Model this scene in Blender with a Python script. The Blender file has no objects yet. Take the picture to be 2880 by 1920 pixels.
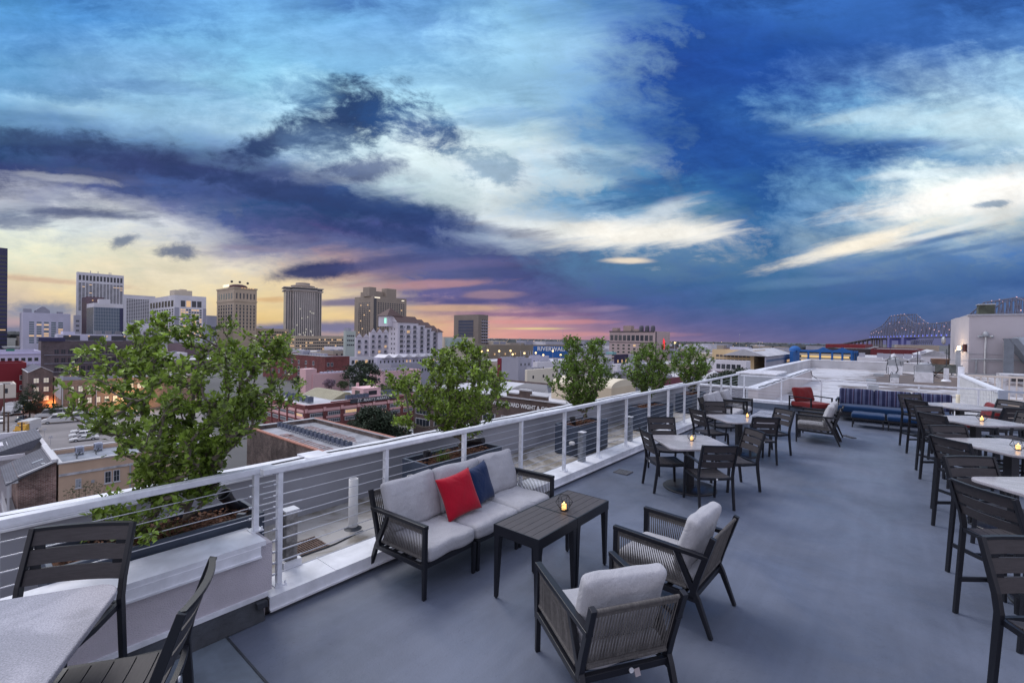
import bpy, bmesh, math, random
from mathutils import Vector, Matrix
R = math.radians
sc = bpy.context.scene
COL = sc.collection
random.seed(7)

# ------------------------------------------------------------------ camera
FPX, PITCH, ROLL, EYE = 1280.0, 0.0081, 0.0155, 2.35
cam = bpy.data.cameras.new("camera"); cam.lens = 16.0; cam.sensor_width = 36.0
cam.clip_start = 0.05; cam.clip_end = 20000
co = bpy.data.objects.new("camera", cam); COL.objects.link(co); sc.camera = co
_f = Vector((0, math.cos(PITCH), -math.sin(PITCH))); _u = Vector((0, math.sin(PITCH), math.cos(PITCH))); _r = Vector((1, 0, 0))
_c, _s = math.cos(ROLL), math.sin(ROLL)
cx_, cy_ = _c*_r + _s*_u, -_s*_r + _c*_u
co.matrix_world = Matrix(((cx_.x, cy_.x, -_f.x, 0), (cx_.y, cy_.y, -_f.y, 0), (cx_.z, cy_.z, -_f.z, EYE), (0, 0, 0, 1)))
sc.view_settings.view_transform = 'Standard'; sc.view_settings.look = 'None'
sc.view_settings.exposure = 0.0; sc.view_settings.gamma = 1.0

# ------------------------------------------------------------------ sky: dusk clouds in the world shader
def lin(c): return tuple((v/255/12.92 if v/255 <= .04045 else ((v/255+.055)/1.055)**2.4) for v in c)
W = bpy.data.worlds.new("World"); sc.world = W; W.use_nodes = True
wt = W.node_tree; wt.nodes.clear()
class NB:
    """tiny node builder"""
    def __init__(s, t): s.t = t
    def n(s, k, **kw):
        x = s.t.nodes.new(k)
        for a, b in kw.items(): setattr(x, a, b)
        return x
    def L(s, a, b): s.t.links.new(a, b)
    def put(s, sock, v):
        if isinstance(v, bpy.types.NodeSocket): s.L(v, sock)
        elif v is not None: sock.default_value = v
    def m(s, op, a, b=None, c=None, clamp=False):
        x = s.n('ShaderNodeMath', operation=op); x.use_clamp = clamp
        s.put(x.inputs[0], a); s.put(x.inputs[1], b); s.put(x.inputs[2], c)
        return x.outputs[0]
    def ss(s, v, a, b, o0=0.0, o1=1.0, smooth=True):
        x = s.n('ShaderNodeMapRange'); x.interpolation_type = 'SMOOTHSTEP' if smooth else 'LINEAR'
        s.put(x.inputs['Value'], v); s.put(x.inputs['From Min'], a); s.put(x.inputs['From Max'], b)
        s.put(x.inputs['To Min'], o0); s.put(x.inputs['To Max'], o1)
        return x.outputs['Result']
    def mix(s, f, a, b, mode='MIX'):
        x = s.n('ShaderNodeMix', data_type='RGBA', blend_type=mode)
        s.put(x.inputs[0], f)
        for i, v in ((6, a), (7, b)):
            if isinstance(v, (tuple, list)): v = tuple(v)[:3] + (1,)
            s.put(x.inputs[i], v)
        return x.outputs[2]
    def xyz(s, x=0.0, y=0.0, z=0.0):
        q = s.n('ShaderNodeCombineXYZ'); s.put(q.inputs[0], x); s.put(q.inputs[1], y); s.put(q.inputs[2], z); return q.outputs[0]
    def noise(s, vec, scale, detail=4.0, rough=.5, dist=0.0, out=0):
        x = s.n('ShaderNodeTexNoise'); s.put(x.inputs['Vector'], vec)
        x.inputs['Scale'].default_value = scale; x.inputs['Detail'].default_value = detail
        x.inputs['Roughness'].default_value = rough; x.inputs['Distortion'].default_value = dist
        return x.outputs[out]
w = NB(wt)
tc = w.n('ShaderNodeTexCoord'); sx = w.n('ShaderNodeSeparateXYZ'); w.L(tc.outputs['Generated'], sx.inputs[0])
DX, DY, DZ = sx.outputs
ysafe = w.m('MAXIMUM', DY, 0.08)
U = w.m('DIVIDE', DX, ysafe); V = w.m('DIVIDE', DZ, ysafe)
Vp = w.m('ADD', V, PITCH)
SX = w.m('MULTIPLY_ADD', w.m('MULTIPLY_ADD', Vp, ROLL, U), FPX/2880, .5)             # 0..1 across the view of the sky
SY = w.m('SUBTRACT', .5, w.m('MULTIPLY', w.m('SUBTRACT', Vp, w.m('MULTIPLY', U, ROLL)), FPX/1920))
# streaky domain warp
fv = w.xyz(w.m('MULTIPLY', SX, 15.0), w.m('MULTIPLY_ADD', SX, -2.5, w.m('MULTIPLY', SY, 18.0)), 3.7)
fine = w.m('SUBTRACT', w.noise(fv, 1.5, 10, .68, .25), .5)
fv2 = w.xyz(w.m('MULTIPLY', SX, 9.0), w.m('MULTIPLY_ADD', w.m('MULTIPLY', SX, SX), 6.0, w.m('MULTIPLY', SY, 34.0)), 9.1)
streak = w.m('SUBTRACT', w.noise(fv2, 1.3, 9, .64, .15), .5)
wv = w.xyz(w.m('MULTIPLY', SX, 4.0), w.m('MULTIPLY_ADD', SX, -2.0, w.m('MULTIPLY', SY, 7.5)), 0.0)
wn = w.n('ShaderNodeTexNoise'); w.L(wv, wn.inputs['Vector']); wn.inputs['Scale'].default_value = 1.15
wn.inputs['Detail'].default_value = 9; wn.inputs['Roughness'].default_value = .60; wn.inputs['Distortion'].default_value = .15
wsep = w.n('ShaderNodeSeparateColor'); w.L(wn.outputs['Color'], wsep.inputs[0])
wa = w.m('SUBTRACT', wsep.outputs[0], .5); wb = w.m('SUBTRACT', wsep.outputs[1], .5)
wamp = w.m('MULTIPLY', w.ss(SY, .30, .52, 1.0, .30), w.ss(SY, .0, .22, .45, 1.0))
fa = w.ss(SY, .40, .49, 1.0, .35)
WX = w.m('ADD', SX, w.m('ADD', w.m('MULTIPLY', wa, w.m('MULTIPLY', wamp, .20)), w.m('MULTIPLY', fine, w.m('MULTIPLY', fa, .16))))
WY = w.m('ADD', SY, w.m('ADD', w.m('MULTIPLY', wb, w.m('MULTIPLY', wamp, .13)), w.m('MULTIPLY', w.m('ADD', streak, fine), w.m('MULTIPLY', fa, .055))))
ROWS = [
 [(65,140,200),(60,130,200),(90,160,225),(100,170,230),(75,135,205),(100,165,225),(125,185,230),(80,140,205),(30,80,160),(40,95,175),(50,110,195),(40,90,165),(45,100,180)],
 [(80,155,220),(75,150,220),(85,155,220),(110,180,235),(110,180,235),(105,165,225),(140,200,240),(110,165,220),(30,85,170),(45,105,190),(45,105,190),(45,100,180),(60,120,200)],
 [(85,155,220),(100,165,225),(115,185,235),(120,190,240),(125,190,240),(120,180,230),(150,205,240),(140,190,230),(30,80,165),(35,90,175),(40,95,180),(50,105,185),(75,130,200)],
 [(95,165,220),(110,170,220),(120,180,230),(130,200,240),(125,190,235),(120,180,225),(150,205,240),(145,195,235),(30,75,160),(25,80,165),(60,110,185),(90,135,195),(140,185,220)],
 [(100,160,210),(110,165,215),(130,185,225),(140,205,240),(165,220,245),(150,205,240),(135,185,220),(125,175,220),(30,80,165),(30,80,165),(80,130,195),(130,170,210),(160,205,235)],
 [(120,180,225),(155,200,230),(140,190,225),(145,195,230),(170,220,245),(175,225,245),(150,200,235),(120,170,215),(35,85,165),(30,85,165),(100,160,210),(170,210,235),(195,225,240)],
 [(95,145,190),(110,155,200),(140,185,220),(165,205,230),(190,225,240),(205,235,245),(170,210,235),(85,140,200),(25,75,155),(40,95,170),(130,180,215),(180,220,240),(200,230,240)],
 [(42,74,122),(70,104,158),(112,158,202),(128,165,205),(195,225,240),(215,235,240),(200,225,235),(110,160,205),(30,80,160),(35,90,170),(40,90,165),(110,160,205),(190,220,235)],
 [(54,68,120),(56,76,128),(48,72,128),(85,110,160),(190,210,225),(215,235,240),(205,220,230),(170,205,225),(35,85,160),(30,85,165),(90,145,195),(190,215,225),(225,235,240)],
 [(185,190,205),(84,96,146),(64,88,145),(66,84,142),(56,86,142),(190,215,225),(215,230,235),(80,140,185),(60,130,180),(35,90,160),(110,165,205),(225,235,235),(250,250,250)],
 [(160,175,195),(190,195,205),(110,120,165),(50,82,135),(45,70,120),(60,90,140),(200,215,225),(130,170,205),(130,165,195),(50,110,170),(120,165,205),(225,230,225),(170,195,210)],
 [(215,225,225),(215,225,225),(200,205,215),(80,95,150),(75,75,130),(60,80,140),(160,180,205),(235,238,235),(235,235,230),(55,110,165),(130,160,185),(150,180,205),(120,150,185)],
 [(225,230,205),(230,230,205),(225,220,200),(150,150,178),(100,105,150),(70,88,142),(75,85,135),(80,125,168),(90,130,170),(60,115,165),(110,145,180),(85,125,175),(75,120,180)],
 [(226,208,172),(230,215,180),(232,220,192),(225,215,195),(178,146,145),(92,98,148),(70,80,135),(75,110,155),(60,100,155),(60,110,160),(75,110,165),(70,110,165),(50,90,155)],
 [(208,188,172),(232,208,155),(232,218,182),(235,212,162),(228,205,168),(104,98,150),(96,94,148),(74,86,145),(66,96,153),(65,105,155),(60,100,155),(60,100,155),(70,105,160)],
 [(130,130,155),(180,165,160),(205,190,170),(235,200,130),(235,205,145),(225,180,140),(200,150,155),(135,112,150),(88,95,148),(80,95,150),(75,100,155),(75,100,150),(80,105,150)],
 [(100,110,145),(105,112,148),(115,115,152),(120,118,155),(150,125,150),(228,165,140),(220,150,145),(178,130,148),(130,110,150),(106,102,148),(100,100,145),(98,102,145),(95,105,145)],
]
col = None
for i, row in enumerate(ROWS):
    cr = w.n('ShaderNodeValToRGB'); cr.color_ramp.interpolation = 'LINEAR'; el = cr.color_ramp.elements
    while len(el) < len(row): el.new(0.5)
    for j, c in enumerate(row):
        el[j].position = j/(len(row)-1); el[j].color = lin(c)+(1,)
    w.L(WX, cr.inputs[0])
    y1 = i*60/1920
    if col is None: col = cr.outputs[0]
    else: col = w.mix(w.ss(WY, y1-60/1920, y1, smooth=False), col, cr.outputs[0])
# individual clouds: (cx, cy, rx, ry, angle deg, colour, density, noise amount)
CL = [
 (975,322,190,84,-8,(26,56,108),.97,5.0,0),(1160,352,150,62,14,(44,86,146),.92,5.5,0),(745,408,135,46,-14,(40,62,110),.95,4.6,0),
 (890,400,120,50,0,(90,125,170),.6,6.0,0),(1030,478,120,34,-10,(70,90,140),.8,5.0,0),(850,262,110,50,20,(95,150,200),.5,6.0,0),
 (1370,470,120,46,10,(100,146,186),.6,7.0,0),(352,676,46,18,-18,(88,108,145),.8,5.0,0),(497,706,68,22,2,(80,98,138),.85,5.0,0),
 (245,602,215,17,3,(72,86,128),.85,4.0,1),(70,625,100,26,3,(98,112,148),.75,4.5,1),(905,762,150,26,-7,(42,56,110),.95,3.4,0),
 (1080,742,160,20,-5,(72,80,132),.75,4.0,1),(640,470,330,48,8,(56,66,116),.5,4.0,1),(330,440,300,40,9,(58,70,118),.55,5.0,0),(150,405,260,36,4,(44,66,112),.6,5.0,0),(480,475,200,26,8,(50,64,114),.6,5.0,0),
 (900,560,330,34,11,(42,66,118),.75,5.0,0),(1080,655,230,24,10,(44,66,120),.7,5.5,0),(300,500,240,16,8,(84,94,138),.6,6.0,0),(820,640,220,16,10,(66,84,136),.6,6.0,0),(700,520,260,30,10,(52,70,120),.55,5.5,0),(1180,600,240,30,12,(50,76,132),.6,4.5,0),
 (1260,745,230,16,-4,(118,108,152),.45,4.5,1),
 (1790,655,270,40,-1,(250,246,236),1.0,3.6,1),(1480,640,150,30,6,(228,234,234),.7,4.0,1),(1765,733,66,9,0,(245,228,205),.95,2.2,1),
 (1850,600,140,30,-20,(225,232,236),.6,5.0,1),
 (2400,690,230,26,-15,(252,242,222),.98,3.4,1),(2640,655,240,14,-16,(235,236,232),.7,4.5,1),(2700,548,300,46,-10,(255,253,248),1.0,3.4,1),
 (2600,490,220,16,-3,(215,232,240),.7,4.0,1),(2480,332,190,30,-2,(190,224,242),.75,4.0,1),(2760,352,170,34,2,(195,226,242),.7,4.0,1),
 (2560,410,170,20,-3,(34,84,158),.65,4.0,1),(2660,668,120,11,-11,(70,112,165),.8,4.5,1),(2300,790,210,14,-4,(100,140,180),.5,4.0,1),
 (120,872,110,22,2,(100,122,165),.75,4.0,0),(60,905,130,18,0,(200,165,165),.6,4.0,1),(150,790,190,9,5,(200,160,140),.55,4.5,1),
 (930,920,170,20,0,(104,110,158),.85,2.6,0),(780,925,110,14,0,(108,116,160),.8,3.0,0),(760,842,90,9,0,(215,165,110),.6,4.0,1),
 (1040,850,170,11,0,(100,98,146),.8,3.4,1),(1230,800,200,13,-2,(205,150,150),.6,4.4,1),(1260,866,180,9,0,(225,180,140),.65,4.4,1),(1700,868,70,9,-3,(150,130,165),.5,4.4,1),(1380,826,90,12,0,(190,150,155),.5,4.4,1),
 (1180,842,190,9,2,(90,88,140),.7,4.0,1),(1500,924,105,4,0,(228,208,135),.75,3.4,1),(1500,905,220,8,0,(222,145,145),.6,4.0,1),
 (1640,940,260,8,0,(218,148,145),.5,4.0,1),(1450,884,220,7,0,(120,90,140),.6,4.4,1),(1330,640,240,22,8,(46,66,122),.6,4.0,1),(1830,540,200,40,-8,(34,84,150),.6,4.5,1),(1700,470,150,30,12,(70,125,180),.5,5.0,0),(1420,330,180,26,-4,(95,150,205),.4,5.0,1),(2500,725,190,9,-12,(80,122,172),.75,5.0,0),(2720,700,160,9,-10,(76,118,172),.7,5.0,0),(2780,575,60,9,-6,(96,140,180),.7,5.5,0),(450,250,240,22,6,(92,140,195),.45,5.0,1),(120,330,200,18,4,(86,134,182),.5,5.0,1),(160,500,170,12,6,(196,200,212),.5,5.0,0),(620,715,90,10,4,(150,150,170),.45,5.5,0),(780,705,190,9,4,(140,132,160),.6,5.0,1),
]
for (cx, cy, rx, ry, a, c, dens, na, kind) in CL:
    ca, sa = math.cos(R(a)), math.sin(R(a))
    dx = w.m('MULTIPLY_ADD', SX, 2880.0, -cx); dy = w.m('MULTIPLY_ADD', SY, 1920.0, -cy)
    ex = w.m('MULTIPLY_ADD', dx, ca/rx, w.m('MULTIPLY', dy, sa/rx))
    ey = w.m('MULTIPLY_ADD', dx, -sa/ry, w.m('MULTIPLY', dy, ca/ry))
    d = w.m('SQRT', w.m('MULTIPLY_ADD', ex, ex, w.m('MULTIPLY', ey, ey)))
    d = w.m('MULTIPLY_ADD', streak if kind else fine, na*.62, d)
    col = w.mix(w.m('MULTIPLY', w.ss(d, 1.35, .35), dens), col, lin(c))
# faint overall mottling of the cloud deck
mot = w.m('MULTIPLY', w.ss(streak, -.3, .3, .86, 1.14, False), w.m('ADD', 1.0, w.m('MULTIPLY', w.m('MULTIPLY', fine, .85), w.ss(SY, .5, .30, .35, 1.0))))
col = w.mix(1.0, col, w.xyz(mot, mot, mot), 'MULTIPLY')
lum = w.n('ShaderNodeRGBToBW'); w.L(col, lum.inputs[0]); col = w.mix(.10, col, w.xyz(lum.outputs[0], lum.outputs[0], lum.outputs[0]))
# rest of the dome, beyond what the photograph shows: bright overhead, soft blue grey behind
zen = w.mix(w.ss(w.noise(tc.outputs['Generated'], 2.2, 5, .55), .35, .7), (0.62, 0.70, 1.00), (1.15, 1.18, 1.42))
col = w.mix(w.ss(DZ, .60, .80), col, zen)
side = w.ss(DX, -.7, .7)
back = w.mix(w.ss(DZ, -.02, .5), w.mix(side, (1.02, .92, .98), (.55, .52, .62)), w.mix(side, (1.05, 1.08, 1.32), (.62, .66, .86)))
col = w.mix(w.ss(DY, .40, .16), col, back)
bg = w.n('ShaderNodeBackground'); w.L(col, bg.inputs[0]); bg.inputs[1].default_value = 1.0
ow = w.n('ShaderNodeOutputWorld'); w.L(bg.outputs[0], ow.inputs[0])
W.cycles.sampling_method = 'MANUAL'; W.cycles.sample_map_resolution = 1024

# ------------------------------------------------------------------ sun below the cloud: very soft
sl = bpy.data.lights.new("sun", 'SUN'); sl.energy = 1.9; sl.angle = R(28); sl.color = (1.0, .96, .94)
so = bpy.data.objects.new("sun", sl); COL.objects.link(so); so.rotation_euler = (R(40), 0, R(222))

# ------------------------------------------------------------------ frames and rays
TH = R(50.6)                                    # direction of the terrace railing
DS = Vector((math.cos(TH), math.sin(TH), 0)); DN = Vector((-math.sin(TH), math.cos(TH), 0)); O0 = Vector((-1.895, 3.95, 0))
def Wd(s, t, z=0.0): return O0 + DS*s + DN*t + Vector((0, 0, z))
def ray(x, y):
    u = (x-1440)/FPX; v = (960-y)/FPX
    u2 = _c*u - _s*v; v2 = _s*u + _c*v
    return Vector((u2, math.cos(PITCH)+v2*math.sin(PITCH), -math.sin(PITCH)+v2*math.cos(PITCH)))
def at(x, y, z):                                # point of the line of sight at height z
    d = ray(x, y); t = (z-EYE)/d.z; return Vector((d.x*t, d.y*t, z))
def atY(x, y, Y):
    d = ray(x, y); t = Y/d.y; return Vector((d.x*t, Y, EYE+d.z*t))
G = -24.0                                       # street level; the terrace deck is z = 0

# ------------------------------------------------------------------ materials
MATS = {}
def mat(name, color, rough=.7, metal=0.0, var=.12, vs=3.0, bump=0.0, bs=40.0, spec=.5, emit=None, es=1.0, coords='Object', island=0.0, trans=0.0, detail=5.0):
    if name in MATS: return MATS[name]
    m = bpy.data.materials.new(name); m.use_nodes = True; MATS[name] = m
    b = NB(m.node_tree); p = m.node_tree.nodes['Principled BSDF']
    p.inputs['Roughness'].default_value = rough; p.inputs['Metallic'].default_value = metal
    p.inputs['Specular IOR Level'].default_value = spec
    t = b.n('ShaderNodeTexCoord').outputs[coords]
    c = color
    if var > 0:
        nz = b.noise(t, vs, detail, .6, .3)
        f = b.ss(nz, .28, .72, 1-var, 1+var)
        c = b.mix(1.0, color, b.xyz(f, f, f), 'MULTIPLY')
    if island > 0:
        g = b.n('ShaderNodeNewGeometry'); f = b.ss(g.outputs['Random Per Island'], 0, 1, 1-island, 1+island, False)
        c = b.mix(1.0, c, b.xyz(f, f, b.m('MULTIPLY', f, .9)), 'MULTIPLY')
    if isinstance(c, tuple): c = c[:3]+(1,)
    b.put(p.inputs['Base Color'], c)
    if bump > 0:
        bn = b.n('ShaderNodeBump'); bn.inputs['Strength'].default_value = bump; bn.inputs['Distance'].default_value = .02
        b.L(b.noise(t, bs, 4, .6), bn.inputs['Height']); b.L(bn.outputs[0], p.inputs['Normal'])
    if emit: p.inputs['Emission Color'].default_value = emit[:3]+(1,); p.inputs['Emission Strength'].default_value = es
    if trans > 0:
        tr = b.n('ShaderNodeBsdfTranslucent'); b.put(tr.inputs[0], c); ms = b.n('ShaderNodeMixShader'); ms.inputs[0].default_value = trans
        b.L(p.outputs[0], ms.inputs[1]); b.L(tr.outputs[0], ms.inputs[2]); b.L(ms.outputs[0], m.node_tree.nodes['Material Output'].inputs[0])
    return m
def brick(name, c1, c2, mortar, sc_=1.0, rough=.85, stain=.25):
    if name in MATS: return MATS[name]
    m = bpy.data.materials.new(name); m.use_nodes = True; MATS[name] = m
    b = NB(m.node_tree); p = m.node_tree.nodes['Principled BSDF']; p.inputs['Roughness'].default_value = rough
    t = b.n('ShaderNodeTexCoord').outputs['Object']; s = b.n('ShaderNodeSeparateXYZ'); b.L(t, s.inputs[0])
    v = b.xyz(b.m('ADD', s.outputs[0], s.outputs[1]), s.outputs[2], 0.0)
    br = b.n('ShaderNodeTexBrick'); b.L(v, br.inputs['Vector']); br.inputs['Scale'].default_value = sc_
    br.inputs['Color1'].default_value = c1+(1,); br.inputs['Color2'].default_value = c2+(1,); br.inputs['Mortar'].default_value = mortar+(1,)
    br.inputs['Brick Width'].default_value = .5; br.inputs['Row Height'].default_value = .18; br.inputs['Mortar Size'].default_value = .02
    f = b.ss(b.noise(t, .35, 6, .65, .5), .3, .7, 1-stain, 1+stain)
    f2 = b.ss(b.noise(t, 9, 3, .6), .3, .7, .85, 1.15)
    c = b.mix(1.0, b.mix(1.0, br.outputs[0], b.xyz(f, f, f), 'MULTIPLY'), b.xyz(f2, f2, f2), 'MULTIPLY')
    b.L(c, p.inputs['Base Color'])
    return m
def finish(m, fn):
    b = NB(m.node_tree); fn(b, m.node_tree.nodes['Principled BSDF']); return m

# ------------------------------------------------------------------ mesh builder
class MB:
    def __init__(s): s.v = []; s.f = []; s.mi = []; s.cur = 0; s.M = None; s.smooth = []
    def add(s, vs, fs, smooth=False):
        o = len(s.v)
        if s.M is not None: vs = [s.M @ Vector(p) for p in vs]
        s.v += [tuple(p) for p in vs]; s.f += [tuple(i+o for i in f) for f in fs]
        s.mi += [s.cur]*len(fs); s.smooth += [smooth]*len(fs)
    def box(s, x0, x1, y0, y1, z0, z1):
        s.add([(x0,y0,z0),(x1,y0,z0),(x1,y1,z0),(x0,y1,z0),(x0,y0,z1),(x1,y0,z1),(x1,y1,z1),(x0,y1,z1)],
              [(0,3,2,1),(4,5,6,7),(0,1,5,4),(1,2,6,5),(2,3,7,6),(3,0,4,7)])
    def cbox(s, c, d, rot=None):
        h = [k/2 for k in d]; M = Matrix.Translation(Vector(c)) @ (rot.to_4x4() if rot else Matrix())
        vs = [M @ Vector((a*h[0], b*h[1], e*h[2])) for e in (-1, 1) for a, b in ((-1,-1),(1,-1),(1,1),(-1,1))]
        s.add(vs, [(0,3,2,1),(4,5,6,7),(0,1,5,4),(1,2,6,5),(2,3,7,6),(3,0,4,7)])
    def bar(s, p, q, w_=.04, h_=.04, w2=None, h2=None, up=(0,0,1)):
        p, q = Vector(p), Vector(q); d = (q-p).normalized(); up = Vector(up)
        if abs(d.dot(up)) > .98: up = Vector((0,1,0)) if abs(d.y) < .9 else Vector((1,0,0))
        a = d.cross(up).normalized(); b = a.cross(d).normalized()
        w2 = w_ if w2 is None else w2; h2 = h_ if h2 is None else h2
        vs = [p+a*i*w_/2+b*j*h_/2 for i, j in ((-1,-1),(1,-1),(1,1),(-1,1))]+[q+a*i*w2/2+b*j*h2/2 for i, j in ((-1,-1),(1,-1),(1,1),(-1,1))]
        s.add(vs, [(0,1,2,3),(7,6,5,4),(0,4,5,1),(1,5,6,2),(2,6,7,3),(3,7,4,0)])
    def cyl(s, p, q, r0, r1=None, n=12, caps=True, smooth=True):
        p, q = Vector(p), Vector(q); r1 = r0 if r1 is None else r1
        d = (q-p).normalized(); up = Vector((0,0,1)) if abs(d.z) < .95 else Vector((1,0,0))
        a = d.cross(up).normalized(); b = d.cross(a)
        vs = [];
        for c, r in ((p, r0), (q, r1)):
            vs += [c+a*math.cos(2*math.pi*i/n)*r+b*math.sin(2*math.pi*i/n)*r for i in range(n)]
        s.add(vs, [(i, (i+1) % n, n+(i+1) % n, n+i) for i in range(n)], smooth)
        if caps: s.add(vs[:n], [tuple(range(n-1, -1, -1))]); s.add(vs[n:], [tuple(range(n))])
    def lathe(s, prof, c=(0,0,0), n=24, smooth=True, ax=None):
        vs = []; c = Vector(c)
        for r, z in prof: vs += [c+Vector((r*math.cos(2*math.pi*i/n), r*math.sin(2*math.pi*i/n), z)) for i in range(n)]
        fs = []
        for k in range(len(prof)-1):
            fs += [(k*n+i, k*n+(i+1) % n, (k+1)*n+(i+1) % n, (k+1)*n+i) for i in range(n)]
        s.add(vs, fs, smooth)
        s.add(vs[-n:], [tuple(range(n))]); s.add(vs[:n], [tuple(range(n-1, -1, -1))])
    def prism(s, poly, z0, z1):                 # poly in xy
        n = len(poly); vs = [(x, y, z0) for x, y in poly]+[(x, y, z1) for x, y in poly]
        s.add(vs, [tuple(range(n-1, -1, -1)), tuple(range(n, 2*n))]+[(i, (i+1) % n, n+(i+1) % n, n+i) for i in range(n)])
    def prismxz(s, poly, y0, y1):               # poly in xz, extruded along y
        n = len(poly); vs = [(x, y0, z) for x, z in poly]+[(x, y1, z) for x, z in poly]
        s.add(vs, [tuple(range(n)), tuple(range(2*n-1, n-1, -1))]+[(i, n+i, n+(i+1) % n, (i+1) % n) for i in range(n)])
    def prismyz(s, poly, x0, x1):
        n = len(poly); vs = [(x0, y, z) for y, z in poly]+[(x1, y, z) for y, z in poly]
        s.add(vs, [tuple(range(n-1, -1, -1)), tuple(range(n, 2*n))]+[(i, (i+1) % n, n+(i+1) % n, n+i) for i in range(n)])
    def sweep(s, pts, w_, h_, side=(1,0,0)):    # rectangular tube along a polyline; w_ along side
        pts = [Vector(p) for p in pts]; sd = Vector(side); vs = []; n = len(pts)
        for i, p in enumerate(pts):
            d = (pts[min(i+1, n-1)]-pts[max(i-1, 0)]).normalized(); b = sd.cross(d).normalized()
            hh = h_[i] if isinstance(h_, (list, tuple)) else h_; ww = w_[i] if isinstance(w_, (list, tuple)) else w_
            vs += [p+sd*i_*ww/2+b*j_*hh/2 for i_, j_ in ((-1,-1),(1,-1),(1,1),(-1,1))]
        fs = [(0,1,2,3), (4*n-1,4*n-2,4*n-3,4*n-4)]
        for i in range(n-1):
            for k in range(4): fs.append((4*i+k, 4*i+4+k, 4*i+4+(k+1) % 4, 4*i+(k+1) % 4))
        s.add(vs, fs)
    def tube(s, pts, r, n=6):
        pts = [Vector(p) for p in pts]
        for i in range(len(pts)-1): s.cyl(pts[i], pts[i+1], r, r, n, caps=(i in (0, len(pts)-2)))
    def cushion(s, c, d, rot=None, e=.28, n=26, puff=.0, seed=0):
        """soft box: rounded edges, puffed faces, pinched middles"""
        rnd = random.Random(seed); ph = [rnd.uniform(0, 6) for _ in range(6)]
        M = Matrix.Translation(Vector(c)) @ (rot.to_4x4() if rot else Matrix())
        h = Vector((d[0]/2, d[1]/2, d[2]/2)); r = min(.055, h.z*.72); m = 18; seen = {}; vs = []; fs = []
        def vert(p):
            k = tuple(round(q, 5) for q in p)
            if k in seen: return seen[k]
            core = Vector([max(-(h[i]-r), min(h[i]-r, p[i]*h[i])) for i in range(3)]); q = Vector([p[i]*h[i] for i in range(3)])-core
            q = core+(q.normalized()*r if q.length > 1e-6 else q)
            x, y = q.x/h.x, q.y/h.y; bul = 1+puff*(1-x*x)*(1-y*y); q.z *= bul
            side = 1+.035*puff*(1-(q.z/h.z)**2 if abs(q.z) < h.z else 0); q.x *= side; q.y *= side
            q.z += .006*math.sin(6*x+ph[0])*math.sin(5*y+ph[1])+.004*math.sin(13*x+ph[2])*(1-y*y)+.003*math.sin(17*y+ph[3])*(1-x*x)
            q.y += .006*math.sin(4*x+ph[4]); seen[k] = len(vs); vs.append(M @ q); return seen[k]
        for ax in range(3):
            for sg in (-1, 1):
                for i in range(m):
                    for j in range(m):
                        def P(a, b):
                            # denser sampling near the edges
                            f = lambda t: math.copysign(1-(1-abs(t))**1.35, t)
                            p = [0, 0, 0]; p[ax] = sg; p[(ax+1) % 3] = f(-1+2*a/m); p[(ax+2) % 3] = f(-1+2*b/m); return vert(p)
                        fs.append((P(i,j), P(i+1,j), P(i+1,j+1), P(i,j+1)))
        s.add(vs, fs, True)
    def build(s, name, mats, parent=None, loc=None, label=None, bevel=0.0):
        me = bpy.data.meshes.new(name); me.from_pydata(s.v, [], s.f)
        for m in (mats if isinstance(mats, (list, tuple)) else [mats]): me.materials.append(m)
        if me.materials and any(s.mi): me.polygons.foreach_set('material_index', s.mi)
        me.polygons.foreach_set('use_smooth', s.smooth)
        me.update(); bm = bmesh.new(); bm.from_mesh(me)
        bmesh.ops.recalc_face_normals(bm, faces=bm.faces)
        bm.to_mesh(me); bm.free()
        o = bpy.data.objects.new(name, me); COL.objects.link(o)
        if parent: o.parent = parent
        if loc: o.location = loc
        if label: o['label'] = label
        if bevel > 0:
            b = o.modifiers.new('bevel', 'BEVEL'); b.width = bevel; b.segments = 2; b.limit_method = 'ANGLE'
        return o
def thing(name, label, cat, loc=(0,0,0), rz=0.0, group=None):
    o = bpy.data.objects.new(name, None); COL.objects.link(o); o.location = loc; o.rotation_euler = (0, 0, rz)
    o.empty_display_size = .2; o['label'] = label; o['category'] = cat
    if group: o['group'] = group
    return o
def tag(o, label, cat, group=None, kind=None):
    o['label'] = label; o['category'] = cat
    if group: o['group'] = group
    if kind: o['kind'] = kind
    return o
def struct(o, kind='structure'): o['kind'] = kind; return o
def kids(o): return [c for c in ALLKIDS.get(o, [])]
def dup(root, loc, rz, label, group=None, kidmap=None):
    r = root.copy(); COL.objects.link(r); r.location = loc; r.rotation_euler = (0, 0, rz); r['label'] = label
    if group: r['group'] = group
    for ch in [c for c in COL.objects if c.parent == root]:
        c = ch.copy(); COL.objects.link(c); c.parent = r
        for g in [c2 for c2 in COL.objects if c2.parent == ch]:
            d = g.copy(); COL.objects.link(d); d.parent = c
    return r
def rotx(a): return Matrix.Rotation(a, 3, 'X')
def roty(a): return Matrix.Rotation(a, 3, 'Y')
def rotz(a): return Matrix.Rotation(a, 3, 'Z')

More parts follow.
